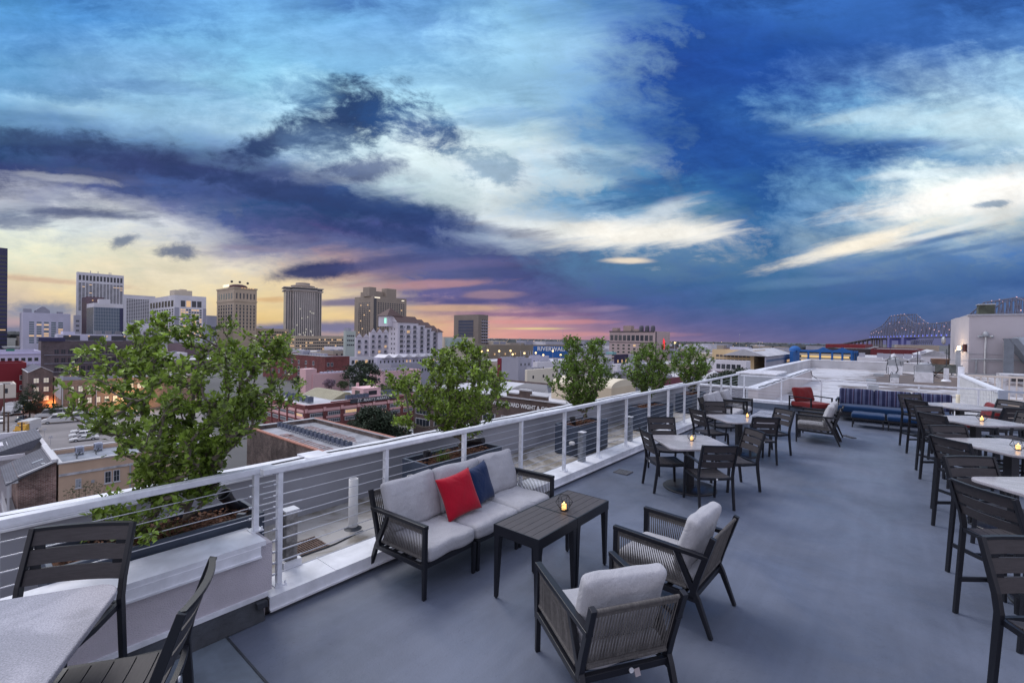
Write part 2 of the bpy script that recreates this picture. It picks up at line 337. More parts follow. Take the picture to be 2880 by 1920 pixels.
# ================================================================== TERRACE
# materials
def deck_fn(b, p):
    t = b.n('ShaderNodeTexCoord').outputs['Object']
    n1 = b.ss(b.noise(t, .45, 7, .62, .6), .32, .68, .76, 1.18)
    sv = b.n('ShaderNodeMapping'); b.L(t, sv.inputs[0]); sv.inputs['Scale'].default_value = (.5, 7.0, 1); sv.inputs['Rotation'].default_value = (0, 0, R(35))
    n2 = b.ss(b.noise(sv.outputs[0], 1.1, 8, .66, .4), .32, .68, .95, 1.05)
    n3 = b.m('MULTIPLY', b.ss(b.noise(t, 22, 4, .7), .64, .78, 1.0, .70), b.m('MULTIPLY', b.ss(b.noise(t, 3.1, 9, .75, .3), .60, .72, 1.0, .84), b.ss(b.m('ABSOLUTE', b.m('SUBTRACT', b.noise(t, .9, 6, .7, .4), .5)), .0, .0022, .80, 1.0)))
    f = b.m('MULTIPLY', b.m('MULTIPLY', n1, n2), n3)
    c = b.mix(1.0, (.108, .126, .172), b.xyz(f, f, f), 'MULTIPLY')
    b.L(c, p.inputs['Base Color'])
    b.L(b.ss(b.noise(t, 1.3, 6, .65, .8), .3, .7, .36, .62), p.inputs['Roughness'])
    bn = b.n('ShaderNodeBump'); bn.inputs['Strength'].default_value = .35; bn.inputs['Distance'].default_value = .004
    b.L(b.noise(t, 60, 5, .6), bn.inputs['Height']); b.L(bn.outputs[0], p.inputs['Normal'])
M_deck = finish(mat('deck_paint', (.12,.15,.22), var=0), deck_fn)
def gut_fn(b, p):
    t = b.n('ShaderNodeTexCoord').outputs['Object']
    a = b.mix(b.ss(b.noise(t, 1.1, 8, .66, 1.0), .42, .62), (.36,.35,.34), (.17,.15,.12))
    a = b.mix(b.ss(b.noise(t, 5, 6, .7, .5), .6, .75), a, (.30,.25,.17))
    b.L(a, p.inputs['Base Color']); p.inputs['Roughness'].default_value = .8
M_gut = finish(mat('old_roof_coating', (.3,.3,.3), var=0), gut_fn)
M_white = mat('white_painted_metal', (.72,.74,.79), .40, 0, .13, 7, detail=9)
M_cap = mat('white_coping_metal', (.70,.71,.75), .45, 0, .17, 3.2, detail=10)
M_fascia = mat('beige_fascia_metal', (.50,.47,.49), .5, 0, .08, 2)
M_stucco = mat('lilac_stucco', (.56,.52,.56), .9, 0, .10, 2.0, .6, 120)
M_grey = mat('grey_parapet_paint', (.33,.335,.38), .8, 0, .08, 1.2)
M_steel = mat('stainless_cable', (.55,.56,.6), .3, .8, 0)
M_black = mat('black_flashing', (.035,.04,.05), .55, 0, .4, 3, .4, 20)
M_frame = mat('charcoal_aluminium', (.008,.009,.014), .40, 0, .08, 8, 0, 0, .42)
M_rope = mat('taupe_rope', (.115,.108,.116), .8, 0, .15, 30, 0, 0, .3, island=.22)
M_fabric = finish(mat('grey_cushion_fabric', (.36,.36,.38), var=0), lambda b, p: None)
def fab(name, c, wrinkle=.5, heather=.10):
    m = mat(name, c, .9, 0, 0, spec=.2)
    def fn(b, p):
        t = b.n('ShaderNodeTexCoord').outputs['Object']
        f = b.ss(b.noise(t, 160, 2, .6), .3, .7, 1-heather, 1+heather); g = b.ss(b.noise(t, 4, 4, .6), .3, .7, .93, 1.06)
        b.L(b.mix(1.0, c, b.xyz(*[b.m('MULTIPLY', f, g)]*3), 'MULTIPLY'), p.inputs['Base Color'])
        bn = b.n('ShaderNodeBump'); bn.inputs['Strength'].default_value = wrinkle; bn.inputs['Distance'].default_value = .03
        b.L(b.noise(t, 7, 3, .55, 1.6), bn.inputs['Height']); b.L(bn.outputs[0], p.inputs['Normal'])
        p.inputs['Sheen Weight'].default_value = .15
    return finish(m, fn)
M_fabric = fab('light_grey_cushion', (.38,.38,.405), .45)
M_red = fab('red_pillow_cloth', (.36,.004,.020), .4, .03)
M_navy = fab('navy_pillow_cloth', (.007,.022,.075), .4, .04)
M_redc = fab('brick_red_cushion', (.155,.012,.014), .3, .04)
M_bluec = fab('blue_cushion', (.005,.028,.085), .2, .04)
def stripe_fn(b, p):
    t = b.n('ShaderNodeTexCoord').outputs['Object']; s = b.n('ShaderNodeSeparateXYZ'); b.L(t, s.inputs[0])
    cr = b.n('ShaderNodeValToRGB'); cr.color_ramp.interpolation = 'CONSTANT'; e = cr.color_ramp.elements
    st = [(0,(.010,.014,.055)),(.20,(.075,.09,.17)),(.30,(.035,.04,.10)),(.38,(.10,.12,.20)),(.48,(.010,.014,.055)),(.62,(.055,.025,.06)),(.68,(.085,.10,.18)),(.78,(.03,.035,.09)),(.86,(.010,.012,.05))]
    while len(e) < len(st): e.new(.5)
    for i, (q, c) in enumerate(st): e[i].position = q; e[i].color = c+(1,)
    b.L(b.m('FRACT', b.m('MULTIPLY', s.outputs[0], 5.0)), cr.inputs[0]); b.L(cr.outputs[0], p.inputs['Base Color']); p.inputs['Roughness'].default_value = .9
M_stripe = finish(mat('striped_cushion_cloth', (.1,.1,.2), var=0), stripe_fn)
def slat_fn(c):
    def fn(b, p):
        t = b.n('ShaderNodeTexCoord').outputs['Object']
        mp = b.n('ShaderNodeMapping'); b.L(t, mp.inputs[0]); mp.inputs['Scale'].default_value = (6, 60, 60)
        f = b.ss(b.noise(mp.outputs[0], 1.5, 5, .6), .3, .7, .85, 1.15)
        b.L(b.mix(1.0, c, b.xyz(f, f, f), 'MULTIPLY'), p.inputs['Base Color']); p.inputs['Roughness'].default_value = .55
    return fn
M_slat = finish(mat('brown_grey_slats', (.06,.054,.056), var=0, spec=.35), slat_fn((.042,.037,.040)))
M_plank = finish(mat('coffee_table_planks', (.06,.055,.055), var=0, spec=.5), slat_fn((.058,.050,.052)))
M_planter = mat('slate_planter', (.050,.066,.100), .5, 0, .25, 2.0, .1, 30)
M_mulch = mat('bark_mulch', (.11,.045,.025), .9, 0, .3, 30, .8, 60, island=.6)
M_disc = mat('black_table_base', (.022,.022,.028), .35, 0, .1)
M_pvc = mat('white_pvc', (.60,.60,.60), .5, 0, .1, 6)
M_rust = mat('rusty_grate', (.11,.07,.055), .8, 0, .35, 14)
M_postw = mat('weathered_wood', (.22,.21,.20), .9, 0, .6, 7, .6, 30)
M_flame = mat('candle_flame', (1,.6,.2), .5, 0, 0, emit=(1.0,.60,.16), es=4.5)
M_wax = mat('candle_wax', (.8,.6,.35), .6, 0, 0, emit=(1.0,.50,.12), es=1.6)
def granite_fn(b, p):
    t = b.n('ShaderNodeTexCoord').outputs['Object']
    f = b.ss(b.noise(t, 150, 4, .75), .36, .64, .72, 1.16)
    g = b.ss(b.noise(t, 2.6, 6, .6, .8), .36, .60, 1.0, .72)
    b.L(b.mix(1.0, (.43,.41,.44), b.xyz(*[b.m('MULTIPLY', f, g)]*3), 'MULTIPLY'), p.inputs['Base Color'])
    p.inputs['Roughness'].default_value = .22
M_granite = finish(mat('speckled_granite', (.4,.4,.4), var=0), granite_fn)

# deck, gutter walk, hidden slab sides
b = MB(); b.box(-9, 16.15, -13, 0.0, -.35, 0.0)
deck = struct(b.build('terrace_floor', M_deck, None)); deck.location = O0; deck.rotation_euler = (0, 0, TH)
b = MB(); b.box(-9, 16.6, 0.30, 1.86, -.35, 0.003)
gut = struct(b.build('gutter_floor', M_gut)); gut.location = O0; gut.rotation_euler = (0, 0, TH)
# thin painted strip of an older, paler coat beside the left wall
b = MB(); q1, q2 = at(628,1782,0)-O0, at(775,1950,0)-O0; s1_, t1_, s2_, t2_ = q1.dot(DS), q1.dot(DN), q2.dot(DS), q2.dot(DN); b.add([(-9,-.02,.004),(s1_,-.02,.004),(s1_,t1_,.004),(s2_,t2_,.004),(s2_-.6,-6,.004),(-9,-6,.004)], [(0,1,2,3,4,5)])
b2 = MB(); b2.bar((s1_,t1_,.006),(s2_,t2_,.006),.014,.008); b2.bar((s1_,t1_,.006),(s1_-.02,-.03,.006),.012,.008); sm = struct(b2.build('floor_seam', M_black)); sm.location = O0; sm.rotation_euler = (0, 0, TH)
pt = struct(b.build('floor_patch', mat('paler_deck_paint', (.135,.165,.20), .5, 0, .22, 3))); pt.location = O0; pt.rotation_euler = (0, 0, TH)
def fr(name, label, cat, group=None): return thing(name, label, cat, O0, TH, group)   # a thing in the terrace frame

# main curb
c = fr('curb_wall', 'low white capped curb carrying the long cable railing', 'curb')
b = MB(); b.box(-.16, 16.15, 0.0, .30, -.3, .13); b.build('wall', M_fascia, c)
b = MB(); b.box(-.19, 16.10, -.035, .33, .13, .152); b.box(-.19, 16.10, -.035, -.025, .045, .13); b.box(-.19, 16.1, -.055, -.035, .035, .05)
for k in (.40, 3.4, 6.4, 9.4, 12.4): b.box(k, k+.012, -.042, .332, .13, .158)
b.build('coping', M_cap, c)
# left stucco knee wall with planter behind
c = fr('stucco_wall', 'knee high lilac stucco wall with bent white metal coping at the left', 'wall')
b = MB(); b.box(-6.5, -.16, .0, .34, .20, .60); b.box(-6.5, -.2, .03, .32, -.3, .16); b.build('wall', M_stucco, c)
b = MB(); b.box(-6.5, -.22, -.025, .36, .60, .64); b.box(-6.5, -.26, -.03, -.02, .53, .60); b.box(-6.5, -.26, -.05, -.03, .515, .53); b.build('coping', M_cap, c)
b = MB(); b.box(-6.5, -.20, -.022, .03, .165, .20); b.build('drip_edge', M_cap, c)
b = MB(); b.prismyz([(.03,.165),(-.015,.165),(-.03,.12),(-.075,.005),(.03,.005)], -6.5, -.24); b.box(-.30, -.22, -.075, -.01, .11, .155); b.build('flashing', M_black, c)
# outer parapet and its return
c = fr('parapet_wall', 'long grey outer parapet with white metal cap behind the planters', 'parapet')
b = MB(); b.box(-9, 18.4, 1.84, 2.02, -24, .64); b.build('wall', M_grey, c)
b = MB(); b.box(-9, 18.4, 1.80, 2.10, .655, .72); b.box(-9, 18.4, 1.775, 1.80, .635, .655); b.box(-9, 18.4, 1.80, 1.815, .64, .66)
b.box(1.05, 1.35, 1.78, 2.12, .72, .745); b.build('cap', M_cap, c)
b = MB(); pts = [(-9+i*.45, 1.93+.03*math.sin(i*1.7), .73) for i in range(60)]; b.tube(pts, .008); b.build('cable', M_black, c)
c = fr('return_parapet', 'short grey parapet closing the far end of the planter strip', 'parapet')
b = MB(); b.box(16.55, 16.75, .02, 1.84, -.3, .60); b.build('wall', M_grey, c)
b = MB(); b.box(16.5, 16.85, -.02, 1.80, .60, .66); b.build('cap', M_cap, c)
b = MB(); [b.box(16.53, 16.55, .92, 1.2, .06+.05*k, .085+.05*k) for k in range(8)]; b.build('vent_louver', M_disc, c)

# railings
def railing(name, label, s0, s1, t, zb, zt, posts, cables, along='s', post_w=.05, rail_w=.075, ends=True, grp=None):
    c = fr(name, label, 'railing', grp)
    P = (lambda a, q, z: (a, q, z)) if along == 's' else (lambda a, q, z: (q, a, z))
    def bx(b, a0, a1, q0, q1, z0, z1):
        if along == 's': b.box(a0, a1, q0, q1, z0, z1)
        else: b.box(q0, q1, a0, a1, z0, z1)
    b = MB(); bx(b, s0, s1, t-rail_w/2, t+rail_w/2, zt, zt+.05); b.build('top_rail', M_white, c, bevel=.006)
    for i, a in enumerate(posts):
        b = MB(); bx(b, a-.02, a+.02, t-post_w/2, t+post_w/2, zb+.008, zt-.002); bx(b, a-.05, a+.05, t-.055, t+.055, zb, zb+.01)
        for da in (-.038, .038): b.cyl(P(a+da, t-.04, zb+.01), P(a+da, t-.04, zb+.035), .008, n=6)
        o = b.build('post', M_white, c)
        if ends and i == 0 and along == 's':
            for z in cables:
                b = MB(); b.cyl(P(a-.055, t, z), P(a-.02, t, z), .011, n=8); b.cyl(P(a-.02, t, z), P(a+.20, t, z), .0075, n=6); b.build('cable_fitting', M_steel, o)
    for z in cables:
        b = MB(); b.cyl(P(s0+.01, t, z), P(s1-.01, t, z), .0042, n=6); b.build('cable', M_steel, c)
    return c
cabs = [.155+.098*k for k in range(1, 11)]
railing('cable_railing', 'long white cable railing running along the planters to the far corner', -.20, 16.05, .125, .152, 1.145,
        [-.05]+[1.05+1.165*k for k in range(13)], cabs)
railing('cable_railing', 'short white cable railing on top of the stucco wall', -6.5, -.06, .245, .64, 1.135,
        [-.20-1.5*k for k in range(4)], [.655+.095*k for k in range(1, 5)])
railing('cable_railing', 'white cable railing across the far end behind the lounge seats', -6.35, .10, 16.28, .29, 1.09,
        [-.02,-1.20,-2.35,-3.55,-4.75,-6.0], [.30+.112*k for k in range(1, 7)], along='t', post_w=.045, rail_w=.05)
c = fr('end_curb', 'grey and white curb under the far cable railing', 'curb')
b = MB(); b.box(16.16, 16.42, -9, .02, -.3, .20); b.build('wall', mat('grey_curb_paint', (.12,.15,.20), .6), c)
b = MB(); b.box(16.14, 16.50, -9, .02, .20, .285); b.build('coping', M_white, c)

# planters
def planter(s0, s1, t0, t1, label, rot=0, up=0.0):
    c = thing('planter_box', label, 'planter', Wd((s0+s1)/2, (t0+t1)/2, up), TH+R(rot), 'slate grey planter boxes behind the railing')
    hx, hy = (s1-s0)/2, (t1-t0)/2
    b = MB(); th = .035
    b.box(-hx, hx, -hy, -hy+th, .02, .61); b.box(-hx, hx, hy-th, hy, .02, .61); b.box(-hx, -hx+th, -hy+th, hy-th, .02, .61); b.box(hx-th, hx, -hy+th, hy-th, .02, .61)
    b.box(-hx+.05, hx-.05, -hy+.05, hy-.05, -up, .06); b.build('box', M_planter, c, bevel=.004)
    b = MB(); rnd = random.Random(int(s0*10)); nx, ny = 26, 10
    vs = [(-hx+th+(2*hx-2*th)*i/nx, -hy+th+(2*hy-2*th)*j/ny, .50+.03*rnd.random()+.05*math.exp(-((i-nx/2)/5)**2)) for i in range(nx+1) for j in range(ny+1)]
    b.add(vs, [(i*(ny+1)+j, (i+1)*(ny+1)+j, (i+1)*(ny+1)+j+1, i*(ny+1)+j+1) for i in range(nx) for j in range(ny)])
    for _ in range(500):
        x, y = rnd.uniform(-hx+.06, hx-.06), rnd.uniform(-hy+.06, hy-.06)
        b.cbox((x, y, .535+.03*rnd.random()+.05*math.exp(-(x/.4)**2)), (rnd.uniform(.02,.06), rnd.uniform(.01,.025), .006), rotz(rnd.uniform(0, 3)) @ rotx(rnd.uniform(-.7, .7)))
    b.build('mulch', M_mulch, c)
    return c
PL = [(-1.46,-.06,.40,.95,'slate planter behind the stucco wall holding the biggest shrub',0,.11),
      (2.18,3.70,.76,1.33,'slate planter behind the grey sofa with two spotlights',0),
      (5.93,7.12,.66,1.24,'deep slate planter standing between two steel bollards',0),
      (9.25,10.72,.62,1.22,'slate planter behind the nearest square dining table',-8),
      (13.0,14.4,.76,1.30,'slate planter behind the far grey loveseat',0)]
for p_ in PL: planter(*p_)

# shrubs
M_bark = mat('shrub_bark', (.16,.13,.11), .9, 0, .3, 20)
M_leaf = mat('shrub_leaves', (.20,.29,.050), .40, 0, .30, 2.5, island=.68, trans=.30, spec=.5)
M_leafd = mat('shrub_leaves_dark', (.14,.23,.040), .40, 0, .30, 2.5, island=.65, trans=.28, spec=.5)
def grow(rnd, tips, base, step=.07, pull=.15):
    """connect tip points to a branching skeleton; returns nodes, parent list"""
    nodes = [Vector(base)]; par = [-1]; out = []
    tips = sorted(tips, key=lambda q: (q-nodes[0]).length)
    for tp in tips:
        best, bi = 1e9, 0
        for i, q in enumerate(nodes):
            d = tp-q; L = d.length
            if L < 1e-4: continue
            depth = (q-nodes[0]).length
            cost = L+depth*pull + (.9 if d.z < .15*L else 0)
            if cost < best: best, bi = cost, i
        q = nodes[bi]; L = (tp-q).length; k = max(2, int(L/step)); prev = bi
        for j in range(1, k+1):
            f = j/k; p = q.lerp(tp, f)
            p.z -= math.sin(f*math.pi)*L*.10
            p += Vector((rnd.gauss(0,1), rnd.gauss(0,1), rnd.gauss(0,1)))*.008*(1 if j < k else 0)
            nodes.append(p); par.append(prev); prev = len(nodes)-1
        out.append(prev)
    return nodes, par, out
def leaf(b, p, d, nrm, L, wd):
    s = d.cross(nrm); 
    if s.length < 1e-3: return
    s.normalize(); n = s.cross(d).normalized()
    m1 = p+d*L*.42; t_ = p+d*L-n*L*.10
    b.add([p, m1+s*wd-n*0+n*wd*.35, m1-n*wd*.1, m1-s*wd+n*wd*.35, t_], [(0,2,1),(0,3,2),(1,2,4),(2,3,4)])
EV = [(.15,.26),(.30,.40),(.45,.66),(.62,.94),(.78,1.0),(.90,.80),(1.0,.50)]
def ENV(z, ev=None):
    ev = ev or EV
    for (a, p), (e, q) in zip(ev, ev[1:]):
        if z <= e: return p+(q-p)*max(0, (z-a)/(e-a))
    return .5
def shrub(seed, H, RX, RY, nt, nl, L, base_z=.52, lobes=None, mleaf=None, low=.28, clip=0, ev=None):
    rnd = random.Random(seed); tips = []
    while len(tips) < nt:
        a = rnd.uniform(0, 6.283); zf = rnd.uniform(0, 1)**.9
        z = low+(1-low)*zf
        rad = ENV(z, ev)
        k = rnd.uniform(.12, 1)**.55
        lump = 1+.22*math.sin(3*a+seed)*math.sin(5*z+seed)+.12*math.sin(7*a+2*seed)
        top = H*(1-.16*(k*rad)**2+.07*math.sin(4*a+seed)+.05*rnd.random())
        q = Vector((math.cos(a)*RX*rad*k*lump, math.sin(a)*RY*rad*k*lump, z*top)); g_ = DS*q.x+DN*q.y
        if clip and not ((-.975 if z > .82 else -.885) < (clip[0]+g_.x)/(clip[1]+g_.y) < (-.50 if z > .60 else -.60)): continue
        tips.append(q)
    for (x, y, z, r, n) in (lobes or []):
        for _ in range(n): tips.append(Vector((x+rnd.gauss(0,r), y+rnd.gauss(0,r), z+rnd.gauss(0,r*.7))))
    nodes, par, out = grow(rnd, tips, (0,0,0))
    cnt = [0]*len(nodes)
    for o in out:
        i = o
        while i >= 0: cnt[i] += 1; i = par[i]
    tb = MB(); lb = MB()
    stems = [Vector((rnd.gauss(0,.05), rnd.gauss(0,.04), 0)) for _ in range(9)]
    rad = lambda i: min(.026, .0032*cnt[i]**.46)
    for i in range(1, len(nodes)):
        j = par[i]; a = nodes[j]; c = nodes[i]
        if j == 0: a = Vector((c.x*.35, c.y*.35, -.03))+stems[i % 9]*.6
        tb.cyl(a, c, rad(j) if j else rad(i)*1.15, rad(i), 5 if cnt[i] > 3 else 4, caps=False)
    for o in out:
        dirb = (nodes[o]-nodes[par[o]]).normalized(); chain = []; i = o
        for _ in range(5):
            chain.append(i); i = par[i]
            if i <= 0: break
        for k in range(nl):
            q = nodes[chain[min(len(chain)-1, int(abs(rnd.gauss(0, 1.3))))]]
            p = q+Vector((rnd.gauss(0,1), rnd.gauss(0,1), rnd.gauss(0,1)))*.022
            d = (dirb*.7+Vector((rnd.gauss(0,.8), rnd.gauss(0,.8), rnd.gauss(.25,.7)))).normalized()
            nr = Vector((rnd.gauss(0,.5), rnd.gauss(0,.5), 1)).normalized()
            l = L*rnd.uniform(.65, 1.15); leaf(lb, p, d, nr, l, l*rnd.uniform(.27,.36))
    return tb, lb
def put_shrub(args, st, label, z=.55, rz=0, kw={}):
    c = thing('shrub', label, 'shrub', Wd(st[0], st[1], z), rz, 'multi stemmed shrubs in the planters')
    tb, lb = shrub(*args, **kw)
    tb.build('trunk', M_bark, c); lb.build('crown', kw.get('mleaf') or M_leaf, c)
    return c
# biggest shrub: leans to the left with a long upper limb
put_shrub((11, 1.76, .98, .84, 520, 21, .058), (-.62,.70), 'biggest spreading shrub in front of the skyline at the left',
          kw=dict(ev=[(.15,.24),(.30,.32),(.45,.44),(.58,.58),(.70,.90),(.82,1.0),(.92,.84),(1.0,.50)], clip=(-2.83,3.92), lobes=[(-.50,.30,1.58,.08,22),(-.2,.1,1.84,.09,14),(.72,.15,1.66,.09,22),(.62,-.1,1.2,.10,16),(-.32,-.26,.30,.11,22),(.1,-.42,.36,.08,8)], low=.20))
put_shrub((23, 1.56, .88, .70, 520, 18, .062), (3.0,1.05), 'loose shrub with a tuft reaching left behind the grey sofa',
          kw=dict(lobes=[(-.75,-.75,1.15,.10,24),(.1,.0,1.68,.07,14),(-.7,-.6,.62,.07,12)], low=.22))
put_shrub((37, 1.66, .68, .62, 520, 17, .060), (6.5,.95), 'full upright shrub between the bollards, third from the left',
          kw=dict(lobes=[(-.25,-.3,1.74,.07,14),(.4,.4,1.72,.08,18)], low=.22, mleaf=M_leafd))
put_shrub((41, 1.58, .72, .62, 440, 16, .064), (9.95,.92), 'rounded shrub behind the nearest dining table, fourth from the left', kw=dict(low=.24, mleaf=M_leafd))
put_shrub((59, 1.56, .68, .62, 400, 16, .066), (13.7,1.02), 'smallest looking shrub near the far corner of the railing', kw=dict(low=.24, mleaf=M_leafd))
# grass tufts at the foot of the stems
def tuft(st, n, label, rr=.12, h=.22):
    b = MB(); rnd = random.Random(n)
    for _ in range(n):
        a = rnd.uniform(0, 6.28); r = rr*rnd.random(); p = Vector((math.cos(a)*r, math.sin(a)*r, 0)); q = p+Vector((rnd.gauss(0,.05), rnd.gauss(0,.05), h*rnd.uniform(.5,1)))
        b.bar(p, q, .006, .002, .001, .001)
    o = b.build('grass_tuft', mat('grass_blades', (.10,.17,.03), .6, island=.4), None, Wd(*st)); tag(o, label, 'grass'); return o
tuft((2.62,.98,.53), 90, 'green grass tuft in the planter behind the sofa'); tuft((-.75,.62,.64), 50, 'sparse grass tuft at the foot of the biggest shrub', .2, .14)
# planter spotlights
def spot(st, rz, tilt, label, s=1.0):
    c = thing('spotlight', label, 'spotlight', Wd(*st), rz, 'black spotlights on the planters')
    M = roty(tilt)
    b = MB(); b.M = M.to_4x4(); b.lathe([(.040*s,-.10*s),(.048*s,-.09*s),(.048*s,.02*s),(.060*s,.10*s),(.066*s,.12*s),(.058*s,.12*s),(.050*s,.05*s)], (0,0,0), 18); b.build('housing', M_disc, c, loc=(0,0,.12*s))
    b = MB(); b.cyl((0,0,-.02), (0,0,.08*s), .012, n=8); b.box(-.035,.035,-.03,.03,-.03,-.01); b.build('bracket', M_disc, c)
spot((-.20,.82,.63), TH+R(20), R(-35), 'black tilted spotlight in the corner of the biggest shrub planter')
spot((3.52,1.14,.52), TH+R(100), R(95), 'large black spotlight lying on the planter behind the sofa', 1.25)
spot((2.42,1.10,.50), TH, R(12), 'small upright black spotlight at the left end of the sofa planter', .9)
spot((6.22,.98,.50), TH, R(-25), 'grey tilted spotlight in the third planter', 1.0)
spot((6.85,1.08,.50), TH, R(10), 'dark spotlight at the right end of the third planter', .8)
spot((14.1,1.1,.52), TH+R(60), R(70), 'black spotlight beside the smallest looking shrub', 1.3)
for st_, lb in (((6.0+.9,.70,.50),'small grey junction box clipped inside the third planter'),((-.20,.55,.63),'small grey junction box inside the biggest shrub planter')):
    b = MB(); b.box(-.035,.035,-.02,.02,0,.08); b.box(-.028,.028,-.026,-.02,.01,.07); tag(b.build('junction_box', mat('grey_plastic', (.12,.13,.15), .5), None, Wd(*st_)), lb, 'junction box')
# pipes, posts and drains in the gutter
def pipe(st, r, h, label):
    c = thing('vent_pipe', label, 'pipe', Wd(*st)); b = MB(); b.lathe([(r,0),(r,h),(r*.86,h),(r*.86,h-.12)], (0,0,.01), 22); b.build('pipe', M_pvc, c)
    b = MB(); b.lathe([(r+.05,0),(r+.02,.012),(r+.004,.03)], (0,0,.003), 18); b.build('collar', M_black, c)
pipe((1.21,1.00,0), .055, .60, 'white plastic vent pipe standing in the gutter left of the sofa'); pipe((2.02,.92,0), .058, .47, 'white vent pipe peeking over the back of the sofa')
c = thing('wood_post', 'weathered wooden post standing behind the end post of the railing', 'post', Wd(.17,.40,.152), TH)
b = MB(); b.cbox((0,0,.26), (.11,.10,.52), None); b.build('post', M_postw, c, bevel=.01)
b = MB(); b.box(-.065,.065,-.06,.06,.52,.535); b.box(-.085,.085,-.07,.07,0,.06); b.build('cap', M_cap, c)
for st_, lb in (((5.28,.22),'steel bollard left of the third planter'),((7.42,.30),'steel bollard right of the third planter')):
    c = thing('steel_bollard', lb, 'bollard', Wd(*st_, .152), TH, 'square steel bollards on the curb')
    b = MB(); b.box(-.055,.055,-.055,.055,0,.52); b.build('post', mat('weathered_steel', (.26,.28,.31), .45, .5, .4, 8), c, bevel=.005)
    b = MB(); b.box(-.062,.062,-.062,.062,.52,.53); b.build('cap', M_cap, c)
def grate(st, sx_, sy_, label, m, n, z=.006, rz=TH):
    c = thing('drain_grate', label, 'drain', Wd(st[0], st[1], z), rz)
    b = MB(); 
    for i in range(n): x = -sx_/2+sx_*(i+.5)/n; b.box(x-sx_/n*.28, x+sx_/n*.28, -sy_/2+.012, sy_/2-.012, .004, .014)
    b.build('bars', m, c)
    b = MB(); b.box(-sx_/2,sx_/2,-sy_/2,-sy_/2+.012,0,.016); b.box(-sx_/2,sx_/2,sy_/2-.012,sy_/2,0,.016); b.box(-sx_/2,sx_/2,-.005,.005,.0,.015); b.box(-sx_/2+.002,sx_/2-.002,-sy_/2+.012,sy_/2-.012,0,.002); b.build('frame', m, c)
grate((.60,.93), .36,.34, 'rusty square drain grate in the gutter left of the sofa', M_rust, 13)
grate((5.63,-.42), .26,.26, 'square floor drain cover beside the nearest dining table', mat('drain_cover', (.17,.17,.18), .5, .3), 4, .0045)
grate((12.3,-3.30), .12,.34, 'floor drain grate behind the far pair of rope chairs', mat('drain_cover2', (.10,.10,.11), .5, .3), 12, .0045, TH+R(-50))
c = thing('camera_bracket', 'small round white fitting on the side of the third planter', 'fitting', Wd(5.85,.78,.26), TH)
b = MB(); b.lathe([(.05,0),(.06,.01),(.06,.04),(.045,.06)], (0,0,0), 14); b.build('body', M_pvc, c); b = MB(); b.cyl((0,0,.02),(.1,0,.02),.02); b.build('arm', M_pvc, c)
b = MB(); rnd = random.Random(3)
for _ in range(14): b.cbox((rnd.gauss(0,.07), rnd.gauss(0,.05), .03+.02*rnd.random()), (.09,.06,.003), rotx(rnd.uniform(-1,1)) @ roty(rnd.uniform(-1,1)) @ rotz(rnd.uniform(0,3)))
tag(b.build('crumpled_paper', M_pvc, None, Wd(4.05,.85,0)), 'crumpled white paper lying in the gutter', 'paper')
b = MB(); pts = [Wd(.2+i*.13,.72+.10*i/8+.02*math.sin(i), .012) for i in range(9)]; b.tube(pts, .008); tag(b.build('black_cable', M_black), 'black cable lying between the wooden post and the vent pipe', 'cable')

# ------------------------------------------------------------------ lounge furniture in charcoal and rope
def rope_panel(b, P00, P10, P01, P11, n, r=.0042, skew=.035, wraps=(.0, 1.0), bands=((.86,1.0),(.0,.10))):
    """ropes from bottom edge P00-P10 to top edge P01-P11, crossing lightly"""
    P00, P10, P01, P11 = map(Vector, (P00, P10, P01, P11))
    for i in range(n):
        f = (i+.5)/n; g = min(1, max(0, f+(skew if i % 2 else -skew*.4)))
        b.cyl(P00.lerp(P10, f), P01.lerp(P11, g), r, r, 4, caps=False)
    for (h0, h1) in bands:
        for i in range(n*2):
            f = (i+.5)/(n*2); lo = P00.lerp(P10, f); hi = P01.lerp(P11, f); b.cyl(lo.lerp(hi, h0), lo.lerp(hi, h1), r*1.15, r*1.15, 4, caps=False)
    for h in wraps:
        a = P00.lerp(P01, h); c_ = P10.lerp(P11, h); m = 90 if n > 30 else 60
        for i in range(n*2):
            f0 = (i+.5)/(n*2); p = a.lerp(c_, f0); d = (c_-a).normalized()*(.35*(c_-a).length/(n*2))
            b.cyl(p-d, p+d, .0135, .0135, 8, caps=True)
